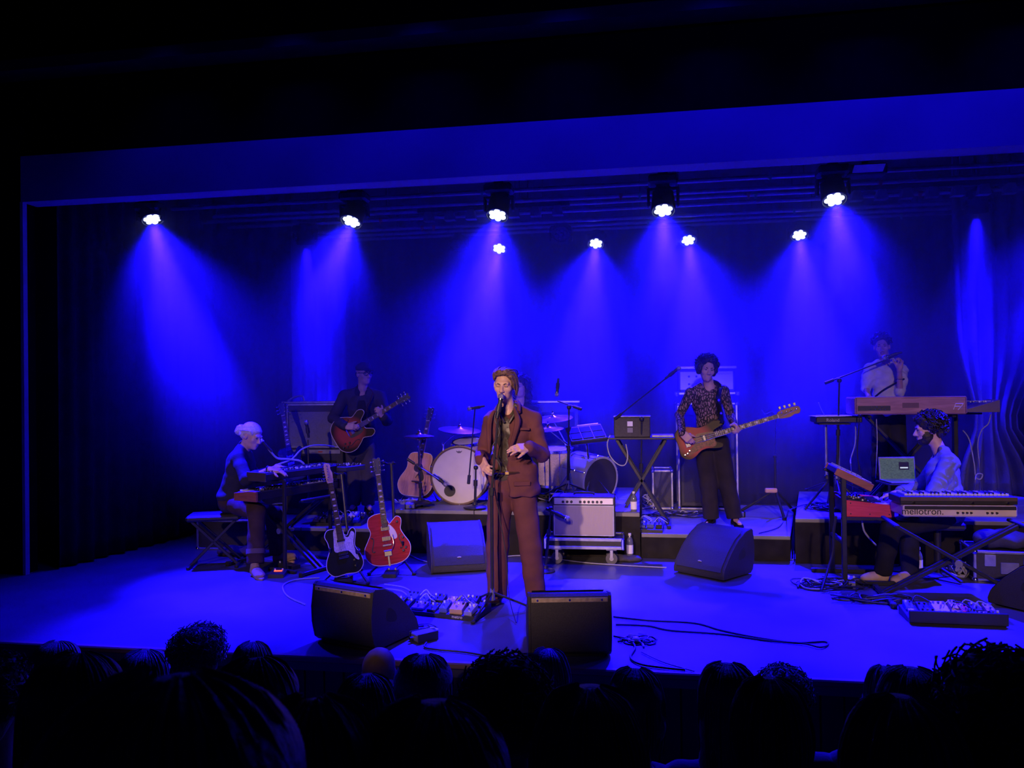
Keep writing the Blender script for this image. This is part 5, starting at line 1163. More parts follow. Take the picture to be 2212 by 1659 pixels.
# the combo amplifier standing on a wheeled case lid
AM = TM((-.572, 7.66, .262), .02)
t = thing('guitar_amplifier', 'silver-panel combo amplifier with ribbed grey grille standing on the dolly', 'amplifier', AM)
MB().box((0, 0, .19), (.60, .24, .38), .008).build('cabinet', VINYL, t)
MB().box((0, -.121, .15), (.555, .008, .27), .002).build('grille_cloth', GRILLC, t)
MB().box((0, -.121, .15), (.575, .004, .29)).build('grille_trim', ALU, t)
fp = MB().box((0, -.122, .335), (.56, .012, .058), .002).build('control_panel', SILV, t)
km = MB().lathe([(.013, 0), (.013, .006), (.009, .018), (.001, .019)], 12).mesh('control_knob', BLACK)
for x in (-.195, -.155, -.115, -.03, .01, .05, .09, .13, .17): share('control_knob', km, fp, TM((x, -.128, .33), 0, math.pi/2))
MB().tube([(-.09, 0, .385), (-.08, 0, .40), (.08, 0, .40), (.09, 0, .385)], .012, 6, 3).build('carry_handle', VINYL, t)
for sx in (-1, 1): MB().box((sx*.25, 0, -.006), (.03, .2, .012)).build('glide', RUBBER, t)
t = thing('amplifier_dolly', 'aluminium-edged wheeled case tray under the combo amplifier', 'dolly', TM((-.572, 7.655, 0), .02))
MB().box((0, 0, .20), (.74, .32, .085), .004).build('tray', CASEB, t)
for sy in (-1, 1):
    for z in (.163, .24): MB().box((0, sy*.162, z), (.755, .014, .032), .004).build('edge_rail', ALU, t)
for sx in (-1, 1):
    for z in (.163, .24): MB().box((sx*.373, 0, z), (.014, .33, .032), .004).build('edge_rail', ALU, t)
    for sy in (-1, 1):
        MB().box((sx*.367, sy*.158, .20), (.034, .034, .115), .01).build('corner_brace', CHROME, t)
        c = MB().box((sx*.26, sy*.10, .140), (.10, .09, .008), .002).box((sx*.26, sy*.10-.033, .095), (.03, .006, .085), .002).box((sx*.26, sy*.10+.018, .095), (.03, .006, .085), .002).build('caster_fork', ALU, t)
        MB().cyl((sx*.26, sy*.10-.028, .055), (sx*.26, sy*.10+.012, .055), .055, n=24).build('wheel', mat('grey_wheel', (.10, .10, .11), .6, nz=.1), c)
        MB().cyl((sx*.26, sy*.10-.031, .055), (sx*.26, sy*.10+.015, .055), .02, n=12).build('wheel_hub', ALU, c)
# tall amplifier behind the keyboard player and the guitarist
t = thing('guitar_amplifier', 'tall blue-lit combo in an open case between keyboard player and guitarist', 'amplifier', TM((-3.80, 8.85, .24), .03))
MB().box((0, 0, 1.035), (.66, .30, .52), .008).build('cabinet', VINYL, t)
MB().box((0, -.152, 1.00), (.60, .006, .40), .002).build('grille_cloth', mat('blue_grey_cloth', (.20, .20, .23), .85, nz=.1, ns=60, bump=.3, bs=200), t)
for z in (.79, 1.285): MB().box((0, -.155, z), (.66, .012, .025), .003).build('trim_bar', ALU, t)
for sx in (-1, 1): MB().box((sx*.32, -.155, 1.035), (.02, .012, .50), .003).build('trim_bar', ALU, t)
MB().box((-.01, 0, 1.312), (.74, .36, .022), .004).build('case_lid_edge', ALU, t)
MB().box((0, .0, .39), (.72, .34, .77), .006).build('lower_cabinet', CASEB, t)
MB().box((0, -.175, .735), (.66, .008, .05), .003).build('lower_panel', STEEL, t); MB().box((.09, -.181, .735), (.05, .006, .012)).build('red_badge', RED, t)
MB().box((-.02, -.175, .36), (.60, .006, .55)).build('lower_grille', TEE, t)
MB().tube([(-.34, -.1, 1.325), (-.28, -.05, 1.37), (-.20, 0, 1.385), (-.18, .02, 1.33)], .012, 6, 4).build('carry_handle', ALU, t)
# bass rig
t = thing('bass_amplifier', 'tall bass rig with white-panel head behind the bass player', 'amplifier', TM((.74, 9.62, .24)))
MB().box((0, 0, .62), (.62, .40, 1.16), .01).build('speaker_cabinet', VINYL, t)
MB().box((0, -.203, .60), (.54, .006, 1.02), .002).build('speaker_grille', mat('black_grille', (.03, .03, .035), .8, nz=.3, ns=200, bump=.4, bs=300), t)
flight_frame(t, .66, .44, 1.22, z0=.02)
MB().box((0, 0, 1.51), (.64, .36, .27), .01).build('amplifier_head', VINYL, t)
hp_ = MB().box((0, -.183, 1.51), (.60, .008, .21), .002).build('head_panel', mat('pale_panel', (.55, .52, .54), .4, .2, nz=.05), t)
for i in range(4):
    for j in range(2): share('control_knob', km, hp_, TM((-.20+.085*i, -.188, 1.47+.09*j), 0, math.pi/2))
text('lettering', 'bassline', .042, BLACK, hp_, TM((.19, -.188, 1.585), 0, math.pi/2)) if False else MB().tube([(.12+.012*i, -.189, 1.585+.007*math.sin(i*2.2)) for i in range(14)], .0022, 4, 3).build('script_mark', STEEL, hp_)
MB().box((0, -.02, 1.66), (.68, .42, .03), .006).build('case_lid_edge', ALU, t)
MB().box((0, -.02, 1.36), (.70, .42, .028), .004).build('case_base_edge', ALU, t)
for sx in (-1, 1): MB().sph((sx*.345, -.22, 1.36), .034, 10).build('ball_corner', CHROME, t)
flight_case('small upright flight case beside the bass rig', (.22, 9.62, .24), 0, .22, .36, .44, latch=False)
flight_case('flight case among the drum stands behind the singer', (-.93, 9.35, .44), .1, .62, .44, .34, latch=False)
flight_case('road case at the right edge behind the keyboard stand', (3.05, 7.42, 0), -.12, .52, .42, .24)
flight_case('dark case lying behind the stool of the keyboard player with the bun', (-4.42, 7.95, .0), .05, .60, .34, .30, latch=False)
t = thing('guitar_amplifier', 'amplifier top edge glowing behind the drummer', 'amplifier', TM((-1.12, 9.75, .44)))
MB().box((0, 0, .53), (.70, .30, 1.06), .01).build('cabinet', VINYL, t); MB().box((0, 0, 1.075), (.74, .34, .03), .006).build('case_lid_edge', ALU, t)
MB().box((0, -.153, .55), (.60, .006, .80)).build('grille_cloth', TEE, t)
# cloth, bag and towel
def lump(name, label, cat, c, r, m, wr=.012, ws=22., h=.012):
    S = SDF().ell((0, 0, r[2]*.7), r, None, .03).ell((r[0]*.4, r[1]*.2, r[2]*.5), (r[0]*.6, r[1]*.7, r[2]*.6), None, .03).box((0, 0, -.1), (.6, .6, .1), None, 0, .003, -1)
    o = S.build(name, m, None, h, wr, ws); o.location = c; return tag(o, label, cat)
lump('towel', 'folded dark towel under the water bottle beside the dolly', 'towel', (-.17, 7.72, 0), (.14, .09, .035), mat('dark_towel', (.06, .055, .065), .95, nz=.2, bump=.4, bs=120), .006, 40., .008)
lump('bag', 'dark soft bag resting on the right-hand road case', 'bag', (3.06, 7.42, .262), (.24, .15, .09), mat('bag_cloth', (.05, .048, .055), .9, nz=.2, bump=.4, bs=40))
lump('cloth', 'dark crumpled cloth on the floor behind the keyboard stool', 'cloth', (-4.1, 7.55, 0), (.26, .12, .06), mat('brown_cloth', (.05, .035, .033), .95, nz=.2, bump=.4, bs=40))
def bottle(label, c, h=.22, r=.033):
    t = thing('water_bottle', label, 'bottle', TM(c), 'water bottles')
    MB().lathe([(r*.9, 0), (r, .01), (r, h*.62), (r*.8, h*.74), (r*.38, h*.86), (r*.38, h*.92)], 18).build('bottle_body', mat('bottle_plastic', (.12, .13, .16), .12, nz=.1), t)
    MB().lathe([(r*1.01, h*.12), (r*1.01, h*.5)], 18, cap=False).build('paper_label', PAPER, t)
    MB().cyl((0, 0, h*.9), (0, 0, h), r*.45, n=12).build('bottle_cap', WHITE, t)
bottle('water bottle with white label standing on the dark towel', (-.14, 7.73, .045))
bottle('water bottle on the riser between amplifier and table', (-.10, 7.97, .44), .20)
bottle('water bottle on the floor behind the front keyboard stand', (2.42, 7.55, 0), .22)

# ================================================================ keyboards
WKEY = mat('white_key', (0.75, 0.73, 0.70), 0.3, nz=0.03); BKEY = mat('black_key', (0.012, 0.012, 0.012), 0.25, nz=0.1)
def keys(t, n, x0, x1, y0, y1, z, pitch=None):
    """n white keys from x0 to x1, player's edge at y0"""
    w = (x1-x0)/n
    wm = MB().box((0, (y0+y1)/2, z), (w*.92, y1-y0, .016), .002).mesh('white_key', WKEY); bm = MB().box((0, y0+(y1-y0)*.68, z+.012), (w*.5, (y1-y0)*.62, .014), .002).mesh('black_key', BKEY)
    for i in range(n):
        share('white_key', wm, t, Matrix.Translation((x0+w*(i+.5), 0, 0)))
        if i % 7 not in (2, 6) and i < n-1: share('black_key', bm, t, Matrix.Translation((x0+w*(i+1), 0, 0)))
def kbase(name, label, o, xdir, tilt=0.0):
    """frame: X towards the player's right hand, Y away from the player"""
    x = Vector((*xdir, 0)).normalized(); y = Vector((-x.y, x.x, 0)); m = Matrix((x, y, Vector((0, 0, 1)))).transposed().to_4x4(); m.translation = Vector(o)
    return thing(name, label, 'keyboard', m @ Matrix.Rotation(tilt, 4, 'X'), 'keyboards and synthesizers')
def knobgrid(t, nx, ny, x0, x1, y0, y1, z, m=BLACK, seed=0, r=.008, name='knob'):
    rnd = random.Random(seed); ms = [MB().cyl((0, 0, 0), (0, 0, .014), r, r*.8, 8).mesh(name, q) for q in (m, STEEL, WHITE)]
    for i in range(nx):
        for j in range(ny):
            if rnd.random() < .82: share(name, rnd.choice(ms[:2]+ms[:1]+ms[2:]), t, Matrix.Translation((x0+(x1-x0)*(i+.5)/nx, y0+(y1-y0)*(j+.5)/ny, z)))
CHEEK = wood('cheek_walnut', (0.22, 0.065, 0.035), (0.34, 0.11, 0.06), 3, 0.45, axis=1)
REDW = wood('cheek_red', (0.55, 0.025, 0.05), (0.66, 0.04, 0.07), 4, 0.4, axis=1)
ORGW = wood('organ_walnut', (0.30, 0.14, 0.10), (0.46, 0.23, 0.16), 2.2, 0.45, axis=0)
PANEL = mat('synth_panel', (0.05, 0.05, 0.056), 0.45, nz=0.15)
def xstand(label, c, rz, w, top, bl=.62, spread=.30, cross=None, two=True, m=BLKMET):
    """X-shaped keyboard stand: two crossed legs with floor bars and top bars; bars run along local Y"""
    t = thing('keyboard_stand', label, 'keyboard stand', TM(c, rz), 'keyboard stands')
    for k, sx in ((0, 1), (1, -1)):
        l = MB()
        for oy in ((-.03, .03) if two else (0,)):
            l.bar((-sx*w/2, oy+(.035 if sx > 0 else -.035), .03), (sx*w/2*.9, oy+(.035 if sx > 0 else -.035), top-.02), .028, .028, .004, up=(0, 1, 0))
        l.build('crossed_leg', m, t)
        f = MB().bar((-sx*w/2, -spread, .025), (-sx*w/2, spread, .025), .035, .035, .006).build('floor_bar', m, t)
        for sy in (-1, 1): MB().box((-sx*w/2, sy*spread, .022), (.045, .05, .044), .008).build('end_cap', RUBBER, f)
        MB().bar((sx*w/2*.9, -spread*.8, top-.012), (sx*w/2*.9, spread*.8, top-.012), .035, .024, .006).build('top_bar', RUBBER, t)
    z = top/2; MB().cyl((0, -.09, z), (0, .09, z), .028, n=12).build('pivot', STEEL, t)
    return t
# left rig ---------------------------------------------------------------
LX = (-.36, -.93)
t = kbase('synthesizer', 'lower synthesizer with walnut end cheek at the player with the bun', (-3.40, 7.23, .69), LX)
MB().box((0, 0, .035), (1.06, .27, .07), .006).build('body', BLACK, t)
for sx in (-1, 1): MB().prism([(-.145, -.01), (.145, -.01), (.145, .085), (.05, .085), (-.145, .06)], sx*.545-.014, sx*.545+.014, Matrix(((0, 0, 1, 0), (1, 0, 0, 0), (0, 1, 0, 0), (0, 0, 0, 1))), .003).build('end_cheek', CHEEK, t)
keys(t, 36, -.50, .50, -.135, .0, .075)
p = MB().box((0, .075, .076), (1.04, .115, .014), .003).build('control_panel', PANEL, t); knobgrid(p, 26, 3, -.49, .49, .03, .12, .083, seed=1, r=.009)
MB().box((-.18, .08, .086), (.30, .10, .003)).build('set_list', PAPER, t)
t = kbase('synthesizer', 'upper dark keyboard under the hands of the player with the bun', (-3.34, 7.20, .865), LX)
MB().box((0, 0, .032), (.94, .24, .064), .006).build('body', BLACK, t)
keys(t, 30, -.44, .40, -.118, .0, .070)
p = MB().box((0, .06, .068), (.90, .105, .012), .003).build('control_panel', PANEL, t); knobgrid(p, 22, 3, -.43, .43, .02, .11, .074, seed=2)
for sx in (-1, 1): MB().box((sx*.475, 0, .035), (.014, .25, .085), .003).build('end_cheek', mat('dark_cheek', (.06, .045, .04), .5, nz=.2), t)
t = thing('mixing_desk', 'small mixer beside the upper keyboard of the player with the bun', 'mixer', basis((-3.02, 7.72, .86), LX, (.93, -.36, 0)))
MB().box((0, 0, .03), (.30, .26, .05), .006).build('body', PANEL, t); knobgrid(t, 8, 7, -.13, .13, -.12, .11, .055, seed=3)
xstand('X-shaped stand under the keyboards of the player with the bun', (-3.42, 7.15, 0), math.atan2(.93, .36)-math.pi/2, .98, .69, spread=.27)
t = thing('keyboard_stand', 'upright tier posts lifting the upper keyboard of the player with the bun', 'keyboard stand', basis((-3.34, 7.22, .0), LX, (.93, -.36, 0)), 'keyboard stands')
for sx in (-1, 1):
    MB().bar((sx*.30, .16, .03), (sx*.30, .16, .85), .03, .03, .004).build('post', BLKMET, t); MB().bar((sx*.30, .17, .852), (sx*.30, -.12, .852), .03, .022, .004).build('tier_arm', BLKMET, t); MB().bar((sx*.30, .30, .015), (sx*.30, -.05, .015), .04, .03, .006).build('floor_bar', RUBBER, t)
t = thing('keyboard_stool', 'flat black stool under the keyboard player with the bun', 'stool', TM((-4.12, 7.10, 0), .35))
MB().box((0, 0, .475), (.50, .30, .06), .02).build('seat', VINYL, t)
for sy in (-.10, .10):
    for sx in (1, -1): MB().bar((-sx*.22, sy, .02), (sx*.20, sy, .445), .028, .02, .004, up=(0, 1, 0)).build('crossed_leg', BLKMET, t)
for sx in (-1, 1): MB().bar((sx*.22, -.19, .016), (sx*.22, .19, .016), .032, .032, .006).build('floor_bar', BLKMET, t)
t = thing('gooseneck_microphone', 'pale microphone on a curved arm at the face of the player with the bun', 'microphone', TM((-3.348, 7.55, 0.765)))
b = Vector((-3.348, 7.55, 0.765))
MB().tube([Vector(p)-b for p in ((-3.348, 7.55, 0.765), (-3.366, 7.45, 0.962), (-3.467, 7.35, 1.008), (-3.54, 7.25, 1.026), (-3.573, 7.18, 1.091), (-3.6, 7.15, 1.147))], .010, 8, 5).build('curved_arm', CABLEG, t)
mic(t, Vector((-3.652, 7.12, 1.212))-b, Vector((-3.6, 7.15, 1.147))-Vector((-3.652, 7.12, 1.212)), .9, gm=WHITE)
t = thing('cable', 'pale cable looping from the keyboards towards the guitarist', 'cable', TM((-3.565, 7.3, 0.962))); b = Vector((-3.565, 7.3, 0.962))
MB().tube([Vector(p)-b for p in ((-3.565, 7.3, 0.962), (-3.466, 7.4, 1.004), (-3.412, 7.5, 1.088), (-3.347, 7.6, 1.123), (-3.291, 7.8, 1.113), (-3.261, 8, 1.084))], .009, 6, 5).build('cable_run', CABLEG, t)

# right rig ---------------------------------------------------------------
t = kbase('sampled_tape_keyboard', 'cream-backed tape keyboard on the front X stand, back to the audience', (2.455, 6.86, .625), (-.999, -.04))
MB().box((0, 0, .045), (.85, .30, .09), .01).build('body', CREAM, t)
text('lettering', 'mellotron.', .075, BLACK, t, basis((.28, .1515, .042), (-1, 0, 0), (0, 0, 1)))
MB().box((0, .151, .072), (.83, .004, .028)).build('dark_band', BLACK, t)
knobgrid(t, 1, 1, 0, .01, 0, .01, .09)
for i, x in enumerate((.02, -.02, -.05, -.08, -.20, -.235, -.27)): MB().cyl((x, .15, .035), (x, .165, .035), .008, n=8).build('socket', BLACK, t)
keys(t, 22, -.40, .40, -.15, -.02, .10)
t = kbase('keyboard', 'black keyboard with white keys lying on top of the cream tape keyboard', (2.455, 6.87, .716), (-.999, -.04))
MB().box((0, .0, .034), (.88, .27, .062), .006).build('body', BLACK, t)
MB().box((0, .136, .048), (.87, .004, .030)).build('back_strip', mat('brown_strip', (.10, .065, .05), .5, nz=.1), t)
text('lettering', 'Roland', .034, STEEL, t, basis((.02, .139, .048), (-1, 0, 0), (0, 0, 1)))
keys(t, 27, -.41, .38, -.13, .06, .072)
for x in (.34, -.10, -.36): MB().cyl((x, .134, .02), (x, .155, .02), .009, n=8).build('plug', CHROME, t)
xstand('X-shaped stand under the cream tape keyboard', (2.36, 6.55, 0), -.05, 1.02, .615, spread=.28)
t = kbase('synthesizer', 'red-cheeked synthesizer under the hands of the seated curly player', (1.88, 7.28, .575), (.05, 1.0))
SY = Matrix(((0, 0, 1, 0), (1, 0, 0, 0), (0, 1, 0, 0), (0, 0, 0, 1)))
MB().prism([(-.18, .0), (.18, .0), (.18, .115), (-.02, .085), (-.18, .075)], -.26, .26, SY).build('body', BLACK, t)
for sx in (-1, 1):
    c = MB().prism([(-.192, -.005), (.192, -.005), (.192, .135), (-.192, .095)], sx*.275-.012, sx*.275+.012, SY, .003).build('end_cheek', REDW, t)
    for y, z in ((-.15, .02), (.0, .02), (.15, .02), (.15, .11), (-.16, .075)): MB().sph((sx*.288, y, z), (.003, .006, .006), 6).build('screw', BLACK, c)
keys(t, 15, -.25, .25, -.18, -.04, .088)
p = MB().box((0, .085, .105), (.50, .19, .012), .003, Matrix.Rotation(.15, 4, 'X')).build('control_panel', PANEL, t); knobgrid(p, 12, 6, -.24, .24, .0, .17, .122, seed=4)
MB().box((-.23, -.11, .104), (.08, .10, .003)).build('note_card', PAPER, t)
t = kbase('synthesizer', 'tilted walnut-sided synthesizer with a white note, above the red one', (1.74, 7.22, .86), (.05, 1.0))
TT = Matrix.Rotation(.46, 4, 'X')
MB().box((0, 0, .03), (.46, .30, .05), .006, TT).build('body', BLACK, t)
for sx in (-1, 1): MB().box((sx*.24, 0, .028), (.018, .32, .065), .004, TT).build('end_cheek', CHEEK, t)
p = MB().box((0, .03, .058), (.45, .23, .008), .002, TT).build('control_panel', mat('pale_blue_panel', (.30, .30, .36), .5, nz=.1), t)
o = MB(); rnd = random.Random(4)
for i in range(14):
    for j in range(5): o.cyl(TT @ Vector((-.20+.03*i, -.05+.045*j, .062)), TT @ Vector((-.20+.03*i, -.05+.045*j, .078)), .008, .006, 8)
o.build('knobs', STEEL, p)
MB().box((0, -.10, .066), (.42, .085, .003), 0, TT).build('note_card', PAPER, t)
t = thing('keyboard_stand', 'post stand with tier arms under the red and walnut synthesizers', 'keyboard stand', TM((1.66, 7.20, 0)), 'keyboard stands')
for sy in (-.20, .24):
    MB().bar((0, sy, .03), (0, sy, .93), .04, .04, .005).build('post', BLKMET, t)
    MB().bar((-.02, sy, .555), (.40, sy, .555), .035, .03, .005).build('tier_arm', BLKMET, t); MB().bar((-.06, sy, .93), (.22, sy, .80), .03, .03, .005).build('tier_arm', BLKMET, t)
    MB().bar((-.18, sy, .018), (.40, sy, .018), .045, .035, .006).build('floor_bar', RUBBER, t)
MB().bar((0, -.2, .35), (0, .24, .35), .035, .035, .005).build('cross_bar', BLKMET, t)
SCRN = D.materials.new('laptop_screen'); SCRN.use_nodes = True
nt = SCRN.node_tree; b = nt.nodes['Principled BSDF']; b.inputs['Base Color'].default_value = (.01, .01, .01, 1)
tc = nt.nodes.new('ShaderNodeTexCoord'); br = nt.nodes.new('ShaderNodeTexBrick'); br.inputs['Scale'].default_value = 5; br.inputs['Color1'].default_value = (.16, .24, .24, 1); br.inputs['Color2'].default_value = (.07, .11, .13, 1); br.inputs['Mortar'].default_value = (.02, .04, .05, 1)
nt.links.new(tc.outputs['Generated'], br.inputs['Vector']); nt.links.new(br.outputs['Color'], b.inputs['Emission Color']); b.inputs['Emission Strength'].default_value = .5; SCRN.cycles.emission_sampling = 'NONE'; br.inputs['Scale'].default_value = 11
t = thing('laptop', 'open laptop with greenish screen beside the seated curly player', 'laptop', TM((2.30, 7.66, .80), .12))
MB().box((0, -.10, .008), (.33, .23, .014), .004).build('base', ALU, t)
l = MB().box((0, .03, .11), (.33, .010, .215), .004, Matrix.Rotation(-.12, 4, 'X')).build('lid', ALU, t); MB().box((0, .0235, .11), (.305, .002, .185), 0, Matrix.Rotation(-.12, 4, 'X')).build('screen', SCRN, l)
MB().box((.06, .0215, .135), (.09, .0012, .07), 0, Matrix.Rotation(-.12, 4, 'X')).build('screen_window', BLACK, l); MB().box((.06, .0205, .118), (.07, .0012, .012), 0, Matrix.Rotation(-.12, 4, 'X')).build('screen_highlight', mat('screen_light', (.1, .1, .1), .5, emit=(.6, .7, .75), es=.9), l)
t = thing('laptop_stand', 'dark post shelf carrying the laptop', 'stand', TM((2.30, 7.64, 0), .12))
MB().box((0, -.05, .79), (.36, .30, .016), .004).build('shelf', BLACK, t); MB().cyl((0, .0, .02), (0, 0, .785), .018).build('post', BLKMET, t)
MB().lathe([(.16, 0), (.16, .012), (.03, .03)], 20).build('round_base', BLKMET, t)
t = thing('keyboard_stool', 'low black stool under the seated curly player', 'stool', TM((2.50, 7.32, 0)))
MB().box((0, 0, .47), (.36, .32, .07), .02).build('seat', VINYL, t); MB().cyl((0, 0, .05), (0, 0, .44), .03).build('post', BLKMET, t)
for i in range(4): a = i*1.571+.5; MB().bar((0, 0, .10), (.24*math.cos(a), .24*math.sin(a), .015), .03, .02, .004).build('leg', BLKMET, t)
# organ on the high riser --------------------------------------------------
t = kbase('organ', 'walnut portable organ on an X stand on the high riser', (2.57, 8.36, 1.385), (-1, 0))
MB().box((0, -.017, .03), (.96, .32, .056), .01).build('bottom', ORGW, t)
MB().box((0, .165, .085), (1.02, .03, .17), .012).build('back_panel', ORGW, t)
for sx in (-1, 1): MB().box((sx*.497, 0, .085), (.03, .36, .17), .012).build('end_cheek', ORGW, t)
MB().box((0, .08, .165), (1.01, .20, .014), .004).build('top_panel', ORGW, t)
keys(t, 36, -.48, .48, -.17, -.03, .075)
jp = MB().box((.335, .182, .062), (.30, .004, .048), .001).build('socket_panel', BLACK, t)
for i in range(4):
    for j in range(2): MB().cyl((.235+.045*i-.015*j, .183, .050+.024*j), (.235+.045*i-.015*j, .190, .050+.024*j), .007, n=8).build('socket', CHROME, jp)
MB().box((.0, .181, .088), (.15, .002, .05)).build('maker_plate', mat('dark_plate', (.13, .06, .045), .5), t)
lg = MB()                                                       # slanted pale two-letter emblem on the back
for pts in ([(-.385, .045), (-.405, .10), (-.475, .10)], [(-.398, .075), (-.445, .075)], [(-.425, .040), (-.475, .10), (-.452, .055)]):
    lg.tube([(x, .182, z) for x, z in pts], .0042, 5, 1)
lg.build('emblem', mat('pale_inlay', (.72, .62, .55), .5), t)
xstand('X-shaped stand under the walnut organ', (2.60, 8.40, .42), .0, .86, .955, spread=.20)
t = thing('keyboard_stand', 'straight dark post helping to carry the organ', 'keyboard stand', TM((3.10, 8.55, .42)), 'keyboard stands')
MB().bar((0, 0, .02), (0, 0, .95), .06, .04, .005).build('post', BLKMET, t); MB().bar((-.5, 0, .957), (.25, 0, .957), .04, .018, .004).build('rail', BLKMET, t); MB().bar((0, -.22, .018), (0, .22, .018), .045, .035, .006).build('floor_bar', RUBBER, t)
t = kbase('synthesizer', 'small wedge-shaped synthesizer at the right end of the organ', (3.26, 8.42, 1.398), (0, -1))
MB().prism([(-.15, 0), (.15, 0), (.15, .12), (-.15, .03)], -.14, .14, SY, .003).build('body', mat('olive_case', (.16, .12, .07), .6, nz=.1), t)
knobgrid(t, 8, 6, -.12, .12, -.12, .12, .095, STEEL, 5, .010)
t = kbase('keyboard', 'flat dark keyboard at the left end of the organ with papers on it', (1.94, 8.46, 1.30), (-1, 0))
MB().box((0, 0, .03), (.44, .30, .06), .008).build('body', BLACK, t)
text('lettering', 'Roland', .045, STEEL, t, basis((.06, .152, .026), (-1, 0, 0), (0, 0, 1)))
MB().box((.02, .0, .064), (.42, .28, .003), 0, Matrix.Rotation(.06, 4, 'Z')).build('paper_sheet', PAPER, t); MB().box((-.03, .02, .069), (.40, .26, .003), 0, Matrix.Rotation(-.04, 4, 'Z')).build('paper_sheet', PAPER, t)
MB().tube([(.10, -.02, .07), (.13, .0, .12), (.165, .03, .19)], .004, 6, 3).sph((.168, .032, .195), .010, 8).build('desk_lamp_neck', STEEL, t)
t = thing('keyboard_stand', 'two-post stand under the flat keyboard beside the organ', 'keyboard stand', TM((1.90, 8.44, .42)), 'keyboard stands')
for x in (-.06, .06): MB().cyl((x, 0, .30), (x, 0, .87), .014, n=10).build('post', ALU, t); MB().cyl((x, 0, .30), (x, 0, .34), .02, n=10).build('green_clamp', GREEN, t)
MB().box((0, 0, .868), (.30, .24, .016), .004).build('plate', BLACK, t)
for i in range(3): a = i*2.094+3.6; MB().cyl((0, 0, .34), (.34*math.cos(a), .34*math.sin(a), .012), .012, n=8).build('leg', BLKMET, t)
MB().box((0, 0, .32), (.16, .05, .05), .01).build('hub', BLACK, t)
# table with the dark rack case on the low riser ----------------------------
t = thing('folding_table', 'narrow dark X-legged table at the left of the bass player', 'table', TM((-.02, 8.34, .24)))
MB().box((0, 0, .915), (.68, .34, .022), .004).build('table_top', BLACK, t)
for sy in (-1, 1):
    for sx in (1, -1): MB().bar((-sx*.27, sy*.12, .02), (sx*.25, sy*.12, .90), .032, .022, .004, up=(0, 1, 0)).build('crossed_leg', BLKMET, t)
for sx in (-1, 1): MB().bar((sx*.27, -.22, .018), (sx*.27, .22, .018), .04, .035, .006).build('floor_bar', RUBBER, t)
t = thing('rack_case', 'square dark equipment case with pale stickers on the folding table', 'case', TM((-.11, 8.32, 1.166)))
MB().box((0, 0, .105), (.37, .28, .21), .008).build('body', CASEB, t); MB().box((0, 0, .214), (.38, .29, .008), .002).build('lid_edge', STEEL, t)
for z, m in ((.14, PAPER), (.075, mat('grey_sticker', (.2, .2, .22), .7))): MB().box((-.02, -.142, z), (.055, .002, .05)).build('sticker', m, t)
t = thing('laptop', 'closed flat laptop on the right end of the folding table', 'laptop', TM((.20, 8.32, 1.166)))
MB().box((0, 0, .008), (.22, .20, .014), .004).build('base', ALU, t); MB().box((0, 0, .018), (.22, .20, .006), .002).build('lid', STEEL, t)
# bare tripod stand right of the bass player ---------------------------------
t = thing('guitar_stand', 'empty tripod guitar stand right of the bass player', 'guitar stand', TM((1.43, 9.02, .24)), 'guitar stands')
MB().cyl((0, 0, .28), (0, 0, .66), .014, n=10).build('lower_tube', BLKMET, t); MB().cyl((0, 0, .66), (.02, 0, 1.12), .008, n=8).build('upper_tube', CHROME, t); MB().sph((0, 0, .66), .022, 8).build('clutch', BLACK, t)
MB().tube([(.02, 0, 1.12), (-.03, -.02, 1.16), (-.10, -.03, 1.13), (-.14, -.03, 1.18)], .006, 6, 3).build('neck_yoke', CHROME, t)
MB().box((-.05, -.02, .29), (.13, .05, .05), .01).build('yellow_bracket', mat('tan_bracket', (.62, .38, .2), .5), t)
for e in ((-.42, .05, .015), (.05, -.24, .015), (.24, .16, .015)): o = MB().cyl((0, 0, .29), e, .016, n=8).build('leg', BLKMET, t); MB().sph(e, .024, 8).build('rubber_foot', RUBBER, o)
# ================================================================ pedals, cables and other floor things
PCOL = [mat('pedal_white', (.7, .62, .55), .4, nz=.05), mat('pedal_tan', (.5, .33, .15), .4, nz=.05), mat('pedal_red', (.55, .06, .04), .4, nz=.05), mat('pedal_black', (.03, .03, .03), .4, nz=.1), mat('pedal_silver', (.45, .45, .47), .35, .6, nz=.1), mat('pedal_blue', (.08, .10, .40), .4, nz=.05), mat('pedal_yellow', (.65, .5, .12), .4, nz=.05)]
LEDR = mat('led_red', (.2, .01, .01), .3, emit=(1, .08, .03), es=3.0)
def pedal(parent, M, w, d, h, m, seed=0):
    """effect pedal: wedge body, knobs, foot switch, sockets"""
    o = D.objects.new('effect_pedal', MB().prism([(-d/2, 0), (d/2, 0), (d/2, h), (-d/2, h*.65)], -w/2, w/2, SY, .003).mesh('effect_pedal', m)); COL.objects.link(o); o.parent = parent; o.matrix_local = M
    rnd = random.Random(seed); n = 2 if w < .08 else 3
    for i in range(n): MB().cyl((-w/2+w*(i+.5)/n, d*.22, h*.88), (-w/2+w*(i+.5)/n, d*.22, h*.88+.014), .008, n=8).build('knob', rnd.choice((BLACK, WHITE, STEEL)), o)
    MB().cyl((0, -d*.28, h*.72), (0, -d*.28, h*.72+.014), .007, n=8).build('foot_switch', CHROME, o)
    return o
